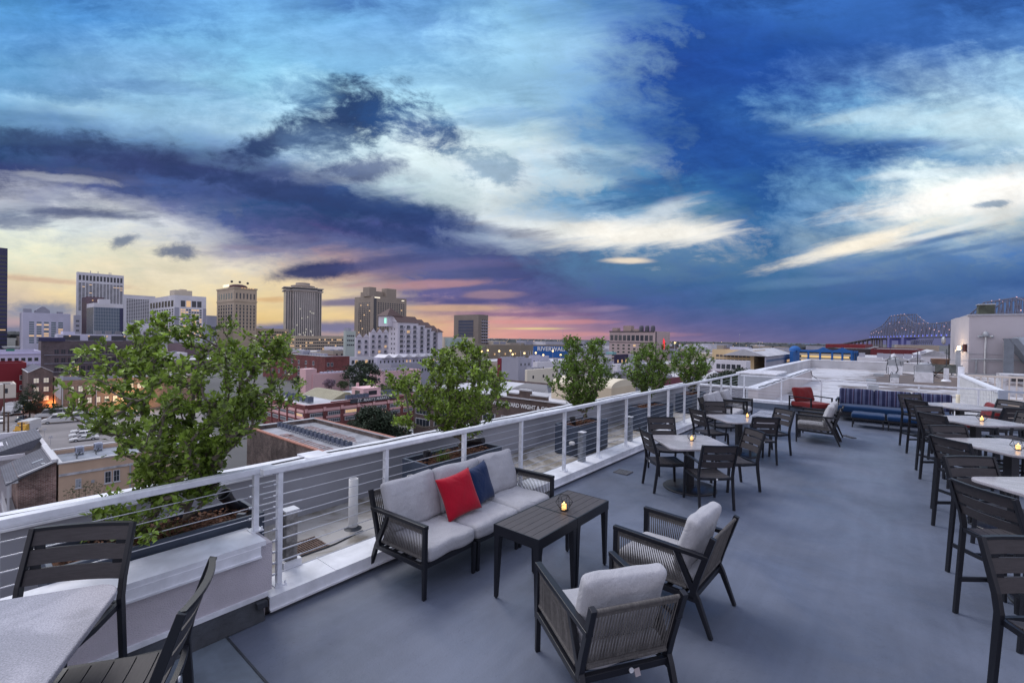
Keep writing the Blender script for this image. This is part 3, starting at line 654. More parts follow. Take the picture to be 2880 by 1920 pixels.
def lounge_frame(c, xs, arm_l, arm_r, w=.67):
    """modules centred at xs; local +y is forward"""
    hw = w/2
    for k, x in enumerate(xs):
        f = MB()
        yF, yR = .37, -.33
        f.bar((x-hw+.02, yF-.02, .29), (x+hw-.02, yF-.02, .29), .035, .045); f.bar((x-hw+.02, yR, .29), (x+hw-.02, yR, .29), .035, .045)
        for sx_ in (-1, 1):
            f.bar((x+sx_*(hw-.022), yF, .29), (x+sx_*(hw-.022), yR-.02, .27), .038, .045)
            f.sweep([(x+sx_*(hw-.022), yR+.02, .27), (x+sx_*(hw-.022), yR-.03, .45), (x+sx_*(hw-.022), yR-.145, .80)], .038, .045)
        for i in range(5): f.bar((x-hw+.04, -.24+i*.13, .285), (x+hw-.04, -.24+i*.13, .285), .05, .012)
        f.build('seat_frame', M_frame, c, bevel=.003)
        rb = MB(); z0, z1 = .37, .775; yb = lambda z: (yR-.015)-(z-.37)*.30
        rope_panel(rb, (x-hw+.05, yb(z0), z0), (x+hw-.05, yb(z0), z0), (x-hw+.05, yb(z1), z1), (x+hw-.05, yb(z1), z1), 54, .0042, .014, (.0, 1.0), ((.90,1.0),(.0,.08)))
        rb.build('rope_back', M_rope, c)
        for sx_ in (-1, 1):
            armed = (sx_ < 0 and arm_l and k == 0) or (sx_ > 0 and arm_r and k == len(xs)-1)
            ax = x+sx_*(hw-.022)
            g = MB(); g.sweep([(ax, yF, 0), (ax, yF, .29), (ax, yF, .63 if armed else .31)], .036, [.028,.044,.044]); g.build('leg', M_frame, c, bevel=.003)
            g = MB(); g.sweep([(ax, yR-.14, 0), (ax, yR-.03, .27)]+([(ax, -.175, .63)] if armed else []), .036, [.028,.044]+([.040] if armed else [])); g.build('leg', M_frame, c, bevel=.003)
            if armed:
                g = MB(); g.bar((ax, yF+.022, .648), (ax, -.44, .628), .05, .034); arm = g.build('armrest', M_frame, c, bevel=.004)
                g = MB(); rope_panel(g, (ax, yF-.03, .36), (ax, yR+.06, .34), (ax, yF-.03, .615), (ax, -.15, .605), 50, .0042, .022, (.0, 1.0)); g.build('rope_side', M_rope, c)
def cushv(c, xs, w, seed, al, ar):                # back cushions built flat then stood up, so the face puffs
    for k, x in enumerate(xs):
        x0 = x-w/2+(.046 if k == 0 and al else -.004); x1 = x+w/2-(.046 if k == len(xs)-1 and ar else -.004); xm, wd = (x0+x1)/2, x1-x0
        g = MB(); g.cushion((xm, .03, .375), (wd, .70, .145), None, .22, 44, .10, seed+k); g.build('seat_cushion', M_fabric, c)
        Mr = rotx(R(90+17+3*((k+seed) % 2))) @ rotz(R((k+seed) % 3-1))
        g = MB(); g.cushion((xm, -.245, .665), (wd, .47, .115), Mr, .24, 44, .62, seed+k+7); g.build('back_cushion', M_fabric, c)
# near sofa: faces the deck
def lounge(xs, al, ar, name, label, cat, loc, rz, group=None, seed=0, w=.67):
    c = thing(name, label, cat, loc, rz, group); lounge_frame(c, xs, al, ar, w); cushv(c, xs, w, seed, al, ar); return c
sofa = lounge([-.685, 0, .685], True, True, 'rope_sofa', 'three seat grey cushioned rope sofa with red and navy pillows', 'sofa', Wd(1.795, -.46), TH+math.pi, 'rope lounge seating', 1)
# near pair of armchairs (the front one turned away from the camera)
ach = lounge([0], True, True, 'rope_armchair', 'rope back armchair seen from behind, closest to the camera', 'armchair', (.64, 3.15, 0), R(108-90), 'rope lounge seating', 4)
rope_centre = lambda s, t: Wd(s, t)
dup(ach, Wd(2.25, -2.49), TH+R(-2), 'rope armchair beside the coffee tables turned toward the sofa', 'rope lounge seating')
dup(ach, Wd(11.10, -2.72), TH+R(4), 'nearer armchair of the far pair with light cushions', 'rope lounge seating')
dup(ach, Wd(11.80, -2.72), TH+R(1), 'farther armchair of the far pair in front of the floor drain', 'rope lounge seating')
dup(ach, Wd(12.72, -.58), TH+math.pi, 'single rope armchair at the right end of the far loveseat', 'rope lounge seating')
lounge([-.345, .345], True, True, 'rope_loveseat', 'two seat grey rope loveseat by the railing in the distance', 'sofa', Wd(11.62, -.52), TH+math.pi, 'rope lounge seating', 9)
b = MB(); b.box(-.020,.020,-.002,.002,-.042,0); tag_o = b.build('care_label', mat('pale_label', (.30,.26,.27), .8), ach, (.03,-.405,.34)); tag_o.rotation_euler = (R(-25), 0, R(8))
b = MB(); b.cyl((0,-.004,0),(0,.004,0),.016,n=16); b.build('maker_badge', M_cap, ach, (.03,-.353,.29))
# pillows
def pillow(label, m, loc, rot, size=.46, th=.15, seed=0):
    n = 22; vs = []; rnd = random.Random(seed)
    for side in (1, -1):
        for i in range(n+1):
            for j in range(n+1):
                u, v = -1+2*i/n, -1+2*j/n
                x = u*(1-.09*(1-v*v)); y = v*(1-.09*(1-u*u))
                z = side*((1-u**4)*(1-v**4))**.55*(1+.06*math.sin(5*u+seed)*math.cos(4*v))
                vs.append((x*size/2, y*size/2, z*th/2))
    k = (n+1)**2; fs = []
    for i in range(n):
        for j in range(n):
            a = i*(n+1)+j; fs.append((a, a+n+1, a+n+2, a+1)); fs.append((k+a, k+a+1, k+a+n+2, k+a+n+1))
    b = MB(); b.add(vs, fs, True); o = b.build('throw_pillow', m); bm = bmesh.new(); bm.from_mesh(o.data)
    bmesh.ops.remove_doubles(bm, verts=bm.verts, dist=.0004); bm.to_mesh(o.data); bm.free()
    o.matrix_world = Matrix.Translation(loc) @ rot.to_4x4(); tag(o, label, 'pillow', 'throw pillows on the near sofa'); return o
PB = rotz(TH+math.pi)
pillow('bright red square throw pillow leaning on the sofa', M_red, Wd(1.57, -.46, .665), PB @ rotz(R(-8)) @ rotx(R(114)) @ rotz(R(-7)), .46, .15, 1)
pillow('navy blue square throw pillow behind the red one', M_navy, Wd(1.97, -.38, .66), PB @ rotz(R(10)) @ rotx(R(108)) @ rotz(R(-4)), .45, .14, 2)
# coffee tables
def coffee(s, t, label, top=M_plank, z=.67):
    c = thing('coffee_table', label, 'table', Wd(s, t), TH, 'dark planked coffee tables pushed together')
    hx, hy = .308, .252
    b = MB()
    for i in range(6): y0 = -hy+.012+i*(2*hy-.024)/6; b.box(-hx+.008, hx-.008, y0+.002, y0+(2*hy-.024)/6-.002, z-.018, z-.001)
    b.build('tabletop', top, c)
    b = MB()
    b.box(-hx, hx, -hy, -hy+.012, z-.09, z); b.box(-hx, hx, hy-.012, hy, z-.09, z); b.box(-hx, -hx+.008, -hy+.012, hy-.012, z-.09, z); b.box(hx-.008, hx, -hy+.012, hy-.012, z-.09, z)
    b.box(-hx+.01, hx-.01, -hy+.014, hy-.014, z-.03, z-.02); b.build('apron', M_frame, c)
    for a in (-1, 1):
        for e in (-1, 1):
            b = MB(); x0, y0 = a*(hx-.035), e*(hy-.035)
            pr = [(x0+a*.030, .016), (x0+a*.030, z-.09), (x0-a*.032, z-.09), (x0+a*.004, .016)]
            b.sweep([(x0+a*.012, y0+e*.012, .012), (x0+a*.004, y0+e*.004, z-.16), (x0, y0, z-.09)], [.03,.052,.062], [.03,.052,.062], side=(1,0,0)); b.cyl((x0+a*.012,y0+e*.012,0),(x0+a*.012,y0+e*.012,.014),.012,n=8)
            b.build('leg', M_frame, c)
    return c
coffee(1.535, -1.515, 'left dark planked coffee table in front of the sofa'); coffee(2.155, -1.515, 'right dark planked coffee table carrying the wire lantern joint')
coffee(11.05, -1.62, 'pale topped coffee table between the far chairs and loveseat', M_granite, .50); coffee(11.68, -1.62, 'second pale topped coffee table in the far lounge group', M_granite, .50)
# lanterns
def lantern(loc, label, r=.075, g=None):
    c = thing('wire_lantern', label, 'lantern', loc, random.uniform(0, 3), 'wire candle lanterns on the tables')
    bm = bmesh.new(); bmesh.ops.create_icosphere(bm, subdivisions=1, radius=r); b = MB()
    rr = rotx(R(20))
    for e in bm.edges:
        p, q = [rr @ v.co+Vector((0,0,r*.93)) for v in e.verts]; b.cyl(p, q, .0022, n=5)
    bm.free(); b.lathe([(r*.45,.004),(r*.45,.008)], n=14); b.build('cage', M_frame, c)
    b = MB(); b.cyl((0,0,.009),(0,0,.06),.023,n=14); cd = b.build('candle', M_wax, c)
    b = MB(); b.lathe([(.003,.062),(.007,.070),(.005,.079),(.001,.086)], n=8); b.build('flame', M_flame, cd)
lantern(Wd(1.93, -1.56, .671), 'wire lantern where the two dark coffee tables meet', .085)
# ------------------------------------------------------------------ dining chairs and bar stools
def slat_chair(name, label, loc, rz, group, seat=.45, top=.92, w=.52, arms=False, bar=False):
    c = thing(name, label, 'bar stool' if bar else 'chair', loc, rz, group)
    hw = w/2; yF, yR = .24, -.22; lean = .12
    sp = .032 if not bar else .036
    for sx_ in (-1, 1):
        ax = sx_*(hw-.016)
        g = MB(); h = top-seat
        g.sweep([(ax, yR-.055, 0), (ax, yR-.01, seat-.12), (ax, yR, seat+.02), (ax, yR-.02, seat+.30*h), (ax, yR-lean*.62, seat+.68*h), (ax, yR-lean, top)], .026, [.036,.044,.046,.044,.040,.036]); g.build('leg', M_frame, c, bevel=.003)
        g = MB(); g.sweep([(ax*.97, yF+.02, 0), (ax*.97, yF, seat-.035)]+([(ax*.97, yF-.01, .655)] if arms else []), .026, [.034,.04]+([.036] if arms else [])); g.build('leg', M_frame, c, bevel=.003)
        if arms:
            g = MB(); g.sweep([(ax, yF+.015, .665), (ax, 0, .668), (ax, yR-.03, .655)], .042, .02, ); g.build('armrest', M_frame, c, bevel=.003)
    g = MB()
    for sx_ in (-1, 1): g.sweep([(sx_*(hw-.03), yF+.01, seat-.022), (sx_*(hw-.03), 0, seat-.034), (sx_*(hw-.03), yR-.01, seat-.022)], .024, .034)
    pf = [(-hw+.03+(2*hw-.06)*i/6, yF+.012, seat-.020-.012*(1-(i/3-1)**2)) for i in range(7)]; g.sweep(pf, .024, .032, side=(0,1,0))
    pf = [(-hw+.03+(2*hw-.06)*i/6, yR-.008-.02*(1-(i/3-1)**2), seat-.020) for i in range(7)]; g.sweep(pf, .024, .030, side=(0,1,0))
    g.build('seat_frame', M_frame, c)
    g = MB(); ns = 5; d0, d1 = yR+.012, yF-.004; sw = (d1-d0)/ns
    for i in range(ns):
        ya, yb_ = d0+i*sw+.003, d0+(i+1)*sw-.003
        xs = [-hw+.045+(2*hw-.09)*k/8 for k in range(9)]; zz = lambda x: seat-.004-.016*(1-(x/(hw-.045))**2)
        vs = []; 
        for x in xs:
            for (y, dz) in ((ya,0),(yb_,0),(yb_,-.012),(ya,-.012)): vs.append((x, y, zz(x)+dz))
        fs = [(0,1,2,3),(4*9-1,4*9-2,4*9-3,4*9-4)]
        for k in range(8):
            for m in range(4): fs.append((4*k+m, 4*k+4+m, 4*k+4+(m+1) % 4, 4*k+(m+1) % 4))
        g.add(vs, fs)
    g.build('seat', M_slat, c)
    # backrest: three bowed slats and a top rail
    g = MB(); h = top-seat; z0 = seat+.30*h; z1 = top-.012; gap = .022; sh = (z1-z0-2*gap)/3
    py = lambda z: yR-.02-(lean-.02)*max(0, (z-(seat+.30*h))/(.70*h))**1.0
    bow = lambda x: -.028*(1-(x/(hw-.03))**2)
    for i in range(3):
        za, zb_ = z0+i*(sh+gap), z0+i*(sh+gap)+sh; vs = []
        for k in range(9):
            x = -hw+.030+(2*hw-.06)*k/8
            for (z, dy) in ((za,0),(zb_,0),(zb_,-.014),(za,-.014)): vs.append((x, py(z)+bow(x)+dy+.006, z))
        fs = [(0,1,2,3),(35,34,33,32)]
        for k in range(8):
            for m in range(4): fs.append((4*k+m, 4*k+4+m, 4*k+4+(m+1) % 4, 4*k+(m+1) % 4))
        g.add(vs, fs)
    g.build('backrest', M_slat, c)
    g = MB(); g.sweep([(-hw+.02+(2*hw-.04)*k/8, py(top)+bow(-hw+.02+(2*hw-.04)*k/8), top-.006) for k in range(9)], .030, .018, side=(0,1,0))
    for q in (gap/2, ):
        for i in (1, 2):
            zc = z0+i*(sh+gap)-gap/2
            for sx_ in (-1, 1): g.cbox((sx_*(hw-.065), py(zc)-.008, zc), (.05,.010,gap))
    g.build('back_rail', M_frame, c)
    if bar:
        g = MB()
        for sx_ in (-1, 1): g.bar((sx_*(hw-.02), yR-.04, .30), (sx_*(hw-.02), yF+.012, .30), .022, .036)
        g.bar((-hw+.02, yF+.012, .30), (hw-.02, yF+.012, .30), .022, .036); g.bar((-hw+.03, -.01, .30), (hw-.03, -.01, .30), .022, .034)
        g.build('footrest', M_frame, c)
    g = MB(); g.M = Matrix.Scale(1, 4); g.cyl((0, yR-.041, seat-.02), (0, yR-.047, seat-.02), .013, n=12); g.build('badge', M_cap, c)
    return c
CG = 'slatted dining chairs around the square tables'
ch0 = slat_chair('dining_chair', 'armless slatted chair at the left of the nearest dining table', (2.47, 7.22, 0), R(-90+4), CG)
ch1 = slat_chair('dining_armchair', 'slatted chair with armrests in front of the nearest dining table', (2.86, 6.56, 0), R(3), CG, arms=True)
D_ = lambda src, x, y, a, l: dup(src, (x, y, 0), R(a), l, CG)
D_(ch0, 2.80, 8.10, 182, 'slatted chair behind the nearest dining table against the railing')
D_(ch0, 3.62, 7.32, 96, 'slatted chair turned at an angle right of the nearest dining table')
D_(ch0, 4.20, 9.56, -76, 'slatted chair at the left of the second dining table')
D_(ch0, 4.86, 8.95, -3, 'slatted chair in front of the second dining table')
D_(ch0, 5.50, 9.60, 104, 'slatted chair angled right of the second dining table')
D_(ch1, 4.80, 10.40, 180, 'slatted armchair behind the second dining table before the loveseat')
def square_table(loc, rz, label, z=.74, size=1.0, group='square granite topped tables', bar=False):
    c = thing('bar_table' if bar else 'dining_table', label, 'table', loc, rz, group)
    h = size/2; r = .12; poly = []
    for (sx_, sy_, a0) in ((1,1,0),(-1,1,90),(-1,-1,180),(1,-1,270)):
        for k in range(7):
            a = R(a0+15*k); poly.append((sx_*(h-r)+r*math.cos(a), sy_*(h-r)+r*math.sin(a)))
    b = MB(); b.prism(poly, z-.032, z); b.build('tabletop', M_granite, c, bevel=.008)
    b = MB(); b.lathe([(.40,0),(.405,.006),(.405,.018),(.39,.028),(.06,.034)], n=48); b.build('base', M_disc, c)
    b = MB(); b.box(-.05,.05,-.05,.05,.03,z-.05); b.box(-.30,.30,-.03,.03,z-.05,z-.032); b.box(-.03,.03,-.30,-.0301,z-.05,z-.032); b.box(-.03,.03,.0301,.30,z-.05,z-.032); b.box(-.09,.09,-.09,.09,.030,.04); b.build('column', M_disc, c)
    return c
square_table((2.87, 7.25, 0), R(3), 'nearest square dining table with a lantern left of the aisle')
square_table((4.78, 9.52, 0), R(5), 'second square dining table with a lantern before the loveseat')
square_table((-2.25, 1.70, 0), R(24), 'high granite table cropped by the lower left corner', 1.06, 1.0, 'high granite topped bar tables', True)
lantern((2.92, 7.32, .742), 'wire lantern on the nearest square dining table')
lantern((5.02, 9.65, .742), 'wire lantern on the second square dining table')
# bar row at the right
BT = [((9.50,9.62),'farthest high bar table in the right hand row'),((7.98,7.80),'high bar table with a lantern in front of the farthest one'),((6.42,5.82),'large looking high bar table cut by the right edge'),((4.98,3.98),'high bar table nearest the camera, mostly beyond the right edge')]
for (x, y), l in BT: square_table((x, y, 0), R(2), l, 1.06, 1.0, 'high granite topped bar tables', True)
lantern((8.0, 7.72, 1.062), 'wire lantern on the second farthest bar table'); lantern((6.28, 5.62, 1.062), 'wire lantern on the large looking bar table at the right edge')
BG = 'slatted bar stools around the high tables'
bs0 = slat_chair('bar_stool', 'left hand bar stool of the farthest high table', (8.80, 9.52, 0), R(-90), BG, .76, 1.18, .54, False, True)
S_ = lambda x, y, a, l: dup(bs0, (x, y, 0), R(a), l, BG)
S_(9.28, 10.26, 180, 'bar stool behind the farthest high table, in front of the striped sofa')
S_(10.30, 9.66, 92, 'light backed bar stool right of the farthest high table')
S_(9.55, 8.92, 2, 'dark backed bar stool in front of the farthest high table')
S_(7.42, 7.66, -90, 'left hand bar stool of the second farthest high table')
S_(7.83, 8.20, 180, 'bar stool behind the second farthest high table')
S_(8.72, 7.85, 92, 'bar stool right of the second farthest high table at the picture edge')
S_(8.05, 7.08, 2, 'bar stool in front of the second farthest high table cut by the edge')
S_(5.78, 5.64, -90, 'left hand bar stool of the third high table')
S_(6.30, 6.22, 180, 'bar stool behind the third high table')
S_(4.20, 3.72, -90, 'nearest bar stool seen from behind with its full seat showing')
S_(4.80, 4.42, 180, 'dark bar stool with flat back facing the nearest complete stool')
S_(-2.49, 2.41, 193, 'dark stool behind the granite table in the lower left corner')
S_(-1.77, 2.01, 111, 'stool cut by the bottom edge right of the corner table')
S_(3.12, 2.42, 176, 'bar stool cut off in the lower right corner')
# ------------------------------------------------------------------ red chairs, blue striped sofa, ottomans
def red_chair(loc, rz, label):
    c = thing('red_lounge_chair', label, 'armchair', loc, rz, 'red cushioned lounge chairs')
    for sx_ in (-1, 1):
        g = MB(); x = sx_*.42
        g.bar((x,.40,0),(x,.40,.56),.035,.035); g.build('leg', M_frame, c)
        g = MB(); g.bar((x,-.40,0),(x,-.40,.56),.035,.035); g.build('leg', M_frame, c)
        g = MB(); g.bar((x,-.42,.575),(x,.42,.575),.045,.03); g.build('armrest', M_frame, c)
    g = MB(); g.bar((-.40,.38,.22),(.40,.38,.22),.03,.05); g.bar((-.40,-.38,.22),(.40,-.38,.22),.03,.05); g.bar((-.42,-.38,.22),(-.42,.38,.22),.03,.05); g.bar((.42,-.38,.22),(.42,.38,.22),.03,.05)
    g.bar((-.42,-.40,.5),(.42,-.40,.5),.03,.03); g.build('seat_frame', M_frame, c)
    g = MB(); g.cushion((0,.02,.33),(.80,.82,.17),None,.2,40,.06); g.build('seat_cushion', M_redc, c)
    g = MB(); g.cushion((0,-.27,.63),(.74,.46,.15),rotx(R(108)),.24,40,.5,3); g.build('back_cushion', M_redc, c)
red_chair((9.74, 14.80, 0), R(195), 'red cushioned lounge chair left of the striped sofa')
red_chair((12.05, 11.75, 0), R(62), 'red lounge chair half hidden behind the high bar tables')
c = thing('striped_sofa', 'long blue bench sofa with navy striped back cushions by the far railing', 'sofa', Wd(15.62, -4.15), TH-math.pi/2+math.pi)
# local +x runs along -t ; local +y faces -s
c.rotation_euler = (0, 0, TH+math.pi/2)
L_ = 2.62
g = MB(); g.cushion((0,.10,.37),(L_-.06,.80,.19),None,.10,60,.03); g.build('seat_cushion', M_bluec, c)
for k in range(3):
    g = MB(); wd = (L_-.04)/3; g.cushion((L_/2-.02-wd*(k+.5),-.27,.68),(wd-.01,.50,.15),rotx(R(100)),.14,44,.35,k); g.build('back_cushion', M_stripe, c)
g = MB(); g.box(-L_/2+.02, L_/2-.02, -.36, .46, .18, .27); g.box(-L_/2+.02, L_/2-.02, -.40, -.37, .18, .72); g.build('base', M_frame, c)
for sx_ in (-1, 1):
    g = MB(); x = sx_*(L_/2+.01); g.bar((x,.44,0),(x,.44,.60),.04,.04); g.bar((x,-.40,0),(x,-.40,.60),.04,.04); g.bar((x,-.42,.615),(x,.46,.615),.045,.03); g.build('armrest', M_frame, c)
def ottoman(s, t, label):
    c = thing('blue_ottoman', label, 'ottoman', Wd(s, t), TH+math.pi/2, 'blue ottomans before the striped sofa')
    g = MB(); g.cushion((0,0,.325),(.74,.66,.13),None,.16,40,.04); g.build('cushion', M_bluec, c)
    g = MB(); g.box(-.35,.35,-.31,.31,.22,.262)
    for k in range(14): g.box(-.34+.05*k,-.31+.05*k,-.30,.30,.205,.22)
    g.build('frame', M_frame, c)
    for a in (-1, 1):
        for e in (-1, 1): g = MB(); g.sweep([(a*.335,e*.30,0),(a*.33,e*.285,.22)],.03,[.022,.034]); g.build('leg', M_frame, c)
ottoman(14.38, -3.62, 'left blue ottoman in front of the striped sofa'); ottoman(14.38, -4.40, 'right blue ottoman partly behind a bar stool')

# ================================================================== ROOF OF THE NEIGHBOURING WING
def wroof_fn(b, p):
    t = b.n('ShaderNodeTexCoord').outputs['Object']
    mp = b.n('ShaderNodeMapping'); b.L(t, mp.inputs[0]); mp.inputs['Scale'].default_value = (1, .8, 1)
    a = b.mix(b.ss(b.noise(mp.outputs[0], .22, 8, .68, 1.2), .52, .66), (.50,.50,.53), (.13,.10,.085))
    a = b.mix(b.ss(b.noise(mp.outputs[0], .8, 8, .7, .8), .50, .70), a, (.33,.31,.30))
    s_ = b.n('ShaderNodeSeparateXYZ'); b.L(t, s_.inputs[0]); dx = b.m('MULTIPLY_ADD', s_.outputs[0], 1/9, -38.5/9); dy = b.m('MULTIPLY_ADD', s_.outputs[1], 1/3.6, 6.0/3.6)
    rr = b.m('ADD', b.m('SQRT', b.m('MULTIPLY_ADD', dx, dx, b.m('MULTIPLY', dy, dy))), b.m('MULTIPLY', b.m('SUBTRACT', b.noise(mp.outputs[0], .7, 8, .7, 1.0), .5), 2.6))
    a = b.mix(b.ss(rr, 1.15, .75), a, (.11,.080,.066))
    f = b.ss(b.noise(t, 3, 6, .7), .3, .7, .9, 1.1)
    b.L(b.mix(1.0, a, b.xyz(f, f, f), 'MULTIPLY'), p.inputs['Base Color']); p.inputs['Roughness'].default_value = .6
M_wroof = finish(mat('white_roof_coating', (.5,.5,.5), var=0), wroof_fn)
M_cream = mat('warm_white_stucco', (.52,.48,.48), .85, 0, .08, .8)
M_pent = mat('penthouse_stucco', (.44,.41,.44), .85, 0, .05, .5)
b = MB(); b.box(16.6, 50.2, -22, -.12, -.6, -.05); b.box(25.0, 50.2, -.12, 1.6, -.6, -.05)
r = struct(b.build('roof_surface', M_wroof)); r.location = O0; r.rotation_euler = (0,0,TH)
b = MB(); b.box(-9, 50.6, -30, 1.8, -23, -.62); w_ = b.build('hotel_block', mat('hotel_stucco', (.35,.33,.33), .9)); w_.location = O0; w_.rotation_euler = (0,0,TH)
tag(w_, 'tall pale block carrying the terrace and the roofs beside it', 'building')
c = fr('side_parapet', 'low warm white parapet with loose cable leading away from the terrace corner', 'parapet')
b = MB(); b.box(16.55, 32.2, -.42, -.10, -.05, .60); b.build('wall', M_cream, c)
b = MB(); b.box(16.5, 32.3, -.45, -.02, .60, .66); b.build('cap', M_cap, c)
b = MB(); pts = [(16.8+i*.5, -.40+.03*math.sin(i*2.1), .675) for i in range(30)]+[(31.6,-.5,.3),(32.0,-.9,-.03)]; b.tube(pts, .02); b.build('cable', M_black, c)
c = fr('grey_shed', 'pale grey flat roofed shed with clapboard front beyond the corner', 'shed')
b = MB(); b.box(22.2, 24.95, -.08, 1.55, -.6, .80)
for k in range(9): b.box(22.185, 22.2, -.08, 1.55, -.1+.1*k, -.012+.1*k)
b.build('wall', mat('grey_clapboard', (.40,.43,.48), .6, 0, .05), c)
b = MB(); b.box(22.1, 25.0, -.1, 1.62, .80, .86)
for k in range(5): b.box(22.3+k*.55, 22.36+k*.55, -.08, 1.55, .86, .89)
b.build('roof', M_cap, c)
c = fr('far_parapet', 'white parapet around the far side of the neighbouring roof', 'parapet')
b = MB(); b.box(25, 50.0, 1.55, 1.85, -22, .66); b.box(50.0, 50.35, -21, 1.85, -.6, .66); b.build('wall', mat('white_parapet', (.50,.50,.52), .8, 0, .15, .5), c)
b = MB(); b.box(24.9, 50.45, 1.5, 1.9, .66, .72); b.box(49.95, 50.45, -21, 1.4999, .66, .72); b.build('cap', M_cap, c)
# penthouse volume
c = fr('penthouse', 'big windowless pale stucco penthouse block at the right', 'building')
b = MB(); b.box(48.5, 56, -27, -9.0, -.5, 4.62); b.prism([(48.5,-9.0),(52.4,-8.55),(56,-8.55),(56,-9.0)], -.5, 4.62); b.build('wall', M_pent, c)
b = MB(); b.box(48.40, 56.1, -27, -8.92, 4.62, 4.74); b.box(48.46, 48.5, -27, -9.0, 1.65, 1.68); b.build('roof_edge', mat('penthouse_edge', (.36,.36,.40), .6), c)
def boxth(name, label, cat, st, d, m, z=-.05, group=None, rz=None, extra=None):
    c = thing(name, label, cat, Wd(st[0], st[1], z), TH if rz is None else rz, group)
    b = MB(); b.box(-d[0]/2, d[0]/2, -d[1]/2, d[1]/2, 0, d[2]); b.build('housing', m, c, bevel=.01)
    if extra: extra(c)
    return c
M_galv = mat('galvanised_sheet', (.36,.38,.41), .45, .3, .15, 1.5)
M_dark = mat('dark_opening', (.02,.02,.025), .6, 0, 0)
c = thing('roof_tank', 'rusty dark tank box on top of the penthouse', 'tank', Wd(50.4, -10.2, 4.74), TH)
b = MB(); b.box(-.5, .5, -.35, .55, 0, .8); b.build('tank', mat('rust_green_tank', (.06,.07,.05), .7, 0, .4, 1.5), c)
b = MB(); b.box(-.56, .56, -.41, .61, .8, .88); b.build('lid', M_galv, c)
# wall lamps, camera, conduit
def lamp(st, z, label, rz):
    c = thing('wall_lamp', label, 'lamp', Wd(st[0], st[1], z), rz)
    b = MB(); b.lathe([(.11,-.18),(.14,0),(.11,.18)], (0,0,0), 14); b.build('diffuser', mat('lamp_glass', (1,.8,.5), .5, 0, 0, emit=(1.0,.72,.34), es=9.0), c)
    b = MB(); b.box(-.12,.12,.06,.22,-.25,.28); b.build('bracket', M_galv, c)
    l = bpy.data.lights.new('lamp_glow', 'POINT'); l.energy = 55; l.color = (1,.72,.4); l.shadow_soft_size = .25
    o = bpy.data.objects.new('lamp_glow', l); COL.objects.link(o); o.parent = c; o.location = (-.1, -.75, .0)
lamp((50.05,-8.62), 2.05, 'glowing yellow wall lamp on the angled side of the penthouse', TH+math.pi+R(6))
b = MB(); b.box(-.1,.1,-.1,.1,-.3,.3); tag(b.build('wall_bell', mat('dark_red_enamel', (.08,.02,.02), .5), None, Wd(49.0,-8.85,2.1)), 'small dark red bell box on the penthouse corner', 'bell')
c = thing('roof_camera', 'white security camera on a conduit fixed to the penthouse front', 'camera', Wd(48.35,-9.9,0), TH)
b = MB(); b.tube([(0,0,-.05),(0,.02,.4),(0,0,3.0)], .055, 8); b.build('conduit', M_pvc, c)
b = MB(); b.lathe([(.14,3.0),(.2,3.1),(.14,3.35),(.06,3.4)], (0,0,0), 12); b.cyl((-.1,-.4,3.02),(0,-.2,3.0),.09); b.cyl((-.1,.4,3.02),(0,.2,3.0),.09); b.build('head', M_galv, c)
c = thing('satellite_dish', 'white drum antenna on a dark pole beside the penthouse edge', 'antenna', Wd(53.2,-8.25,-.05), TH)
b = MB(); b.tube([(0,0,0),(0,0,2.45)], .05, 8); b.build('pole', M_black, c)
b = MB(); b.M = Matrix.Translation((0,.35,2.7)) @ Matrix.Diagonal((1,.5,1.1,1)) @ roty(R(75)).to_4x4(); b.lathe([(.08,-.2),(.26,-.16),(.30,.05),(.30,.3),(.26,.32)], (0,0,0), 20); b.build('dish', M_galv, c)
# roof plant
def hvac(st, d, label, m=M_galv, z=-.05, hood=False, rz=None, g=None):
    def ex(c):
        b = MB(); b.box(-d[0]/2-.006, -d[0]/2, -d[1]*.38, d[1]*.38, d[2]*.25, d[2]*.85)
        for k in range(6): b.box(-d[0]*.35, d[0]*.35, -d[1]/2-.006, -d[1]/2, d[2]*(.2+.1*k), d[2]*(.24+.1*k))
        b.build('grille', M_dark, c)
        b = MB(); b.lathe([(min(d[0],d[1])*.32, d[2]),(min(d[0],d[1])*.32, d[2]+.05)], n=16); b.build('fan_ring', m, c)
    return boxth('hvac_unit', label, 'air conditioner', st, d, m, z, g, rz, ex)
def topunit(st, label, s=1.0):
    c = thing('exhaust_fan', label, 'exhaust fan', Wd(st[0], st[1], -.05), TH)
    b = MB(); b.box(-.38*s,.38*s,-.38*s,.38*s,0,.55*s); b.build('curb', M_cap, c)
    b = MB(); b.box(-.30*s,.30*s,-.34*s,.34*s,.55*s,.95*s); b.box(-.12*s,.2*s,-.45*s,-.345*s,.6*s,.9*s); b.lathe([(.26*s,.951*s),(.28*s,1.0*s),(.14*s,1.06*s)], n=14); b.build('hood', M_galv, c)
    b = MB(); rnd = random.Random(int(st[0]*7))
    for k in range(7):
        a = rnd.uniform(0, 6); r0 = .42*s; b.tube([(math.cos(a)*r0*.6, math.sin(a)*r0*.6, rnd.uniform(.8,1.3)*s), (math.cos(a)*r0, math.sin(a)*r0, rnd.uniform(.6,.9)*s), (math.cos(a+.3)*r0*1.05, math.sin(a+.3)*r0*1.05, .3*s), (math.cos(a)*r0, math.sin(a)*r0, .05)], .016, 5)
    for k in range(3): b.cyl((-.3+.3*k, .3, .9*s), (-.3+.3*k, .3, 1.7*s), .012, n=4)
    b.build('wiring', M_black, c)
topunit((37.0,-5.85), 'wired exhaust fan on a white curb in the middle of the stained roof', 1.15)
topunit((45.2,-4.55), 'exhaust fan with antennas near the far parapet', 1.2)
topunit((34.9,-4.42), 'slim white roof vent in front of the wired exhaust fan', .55)
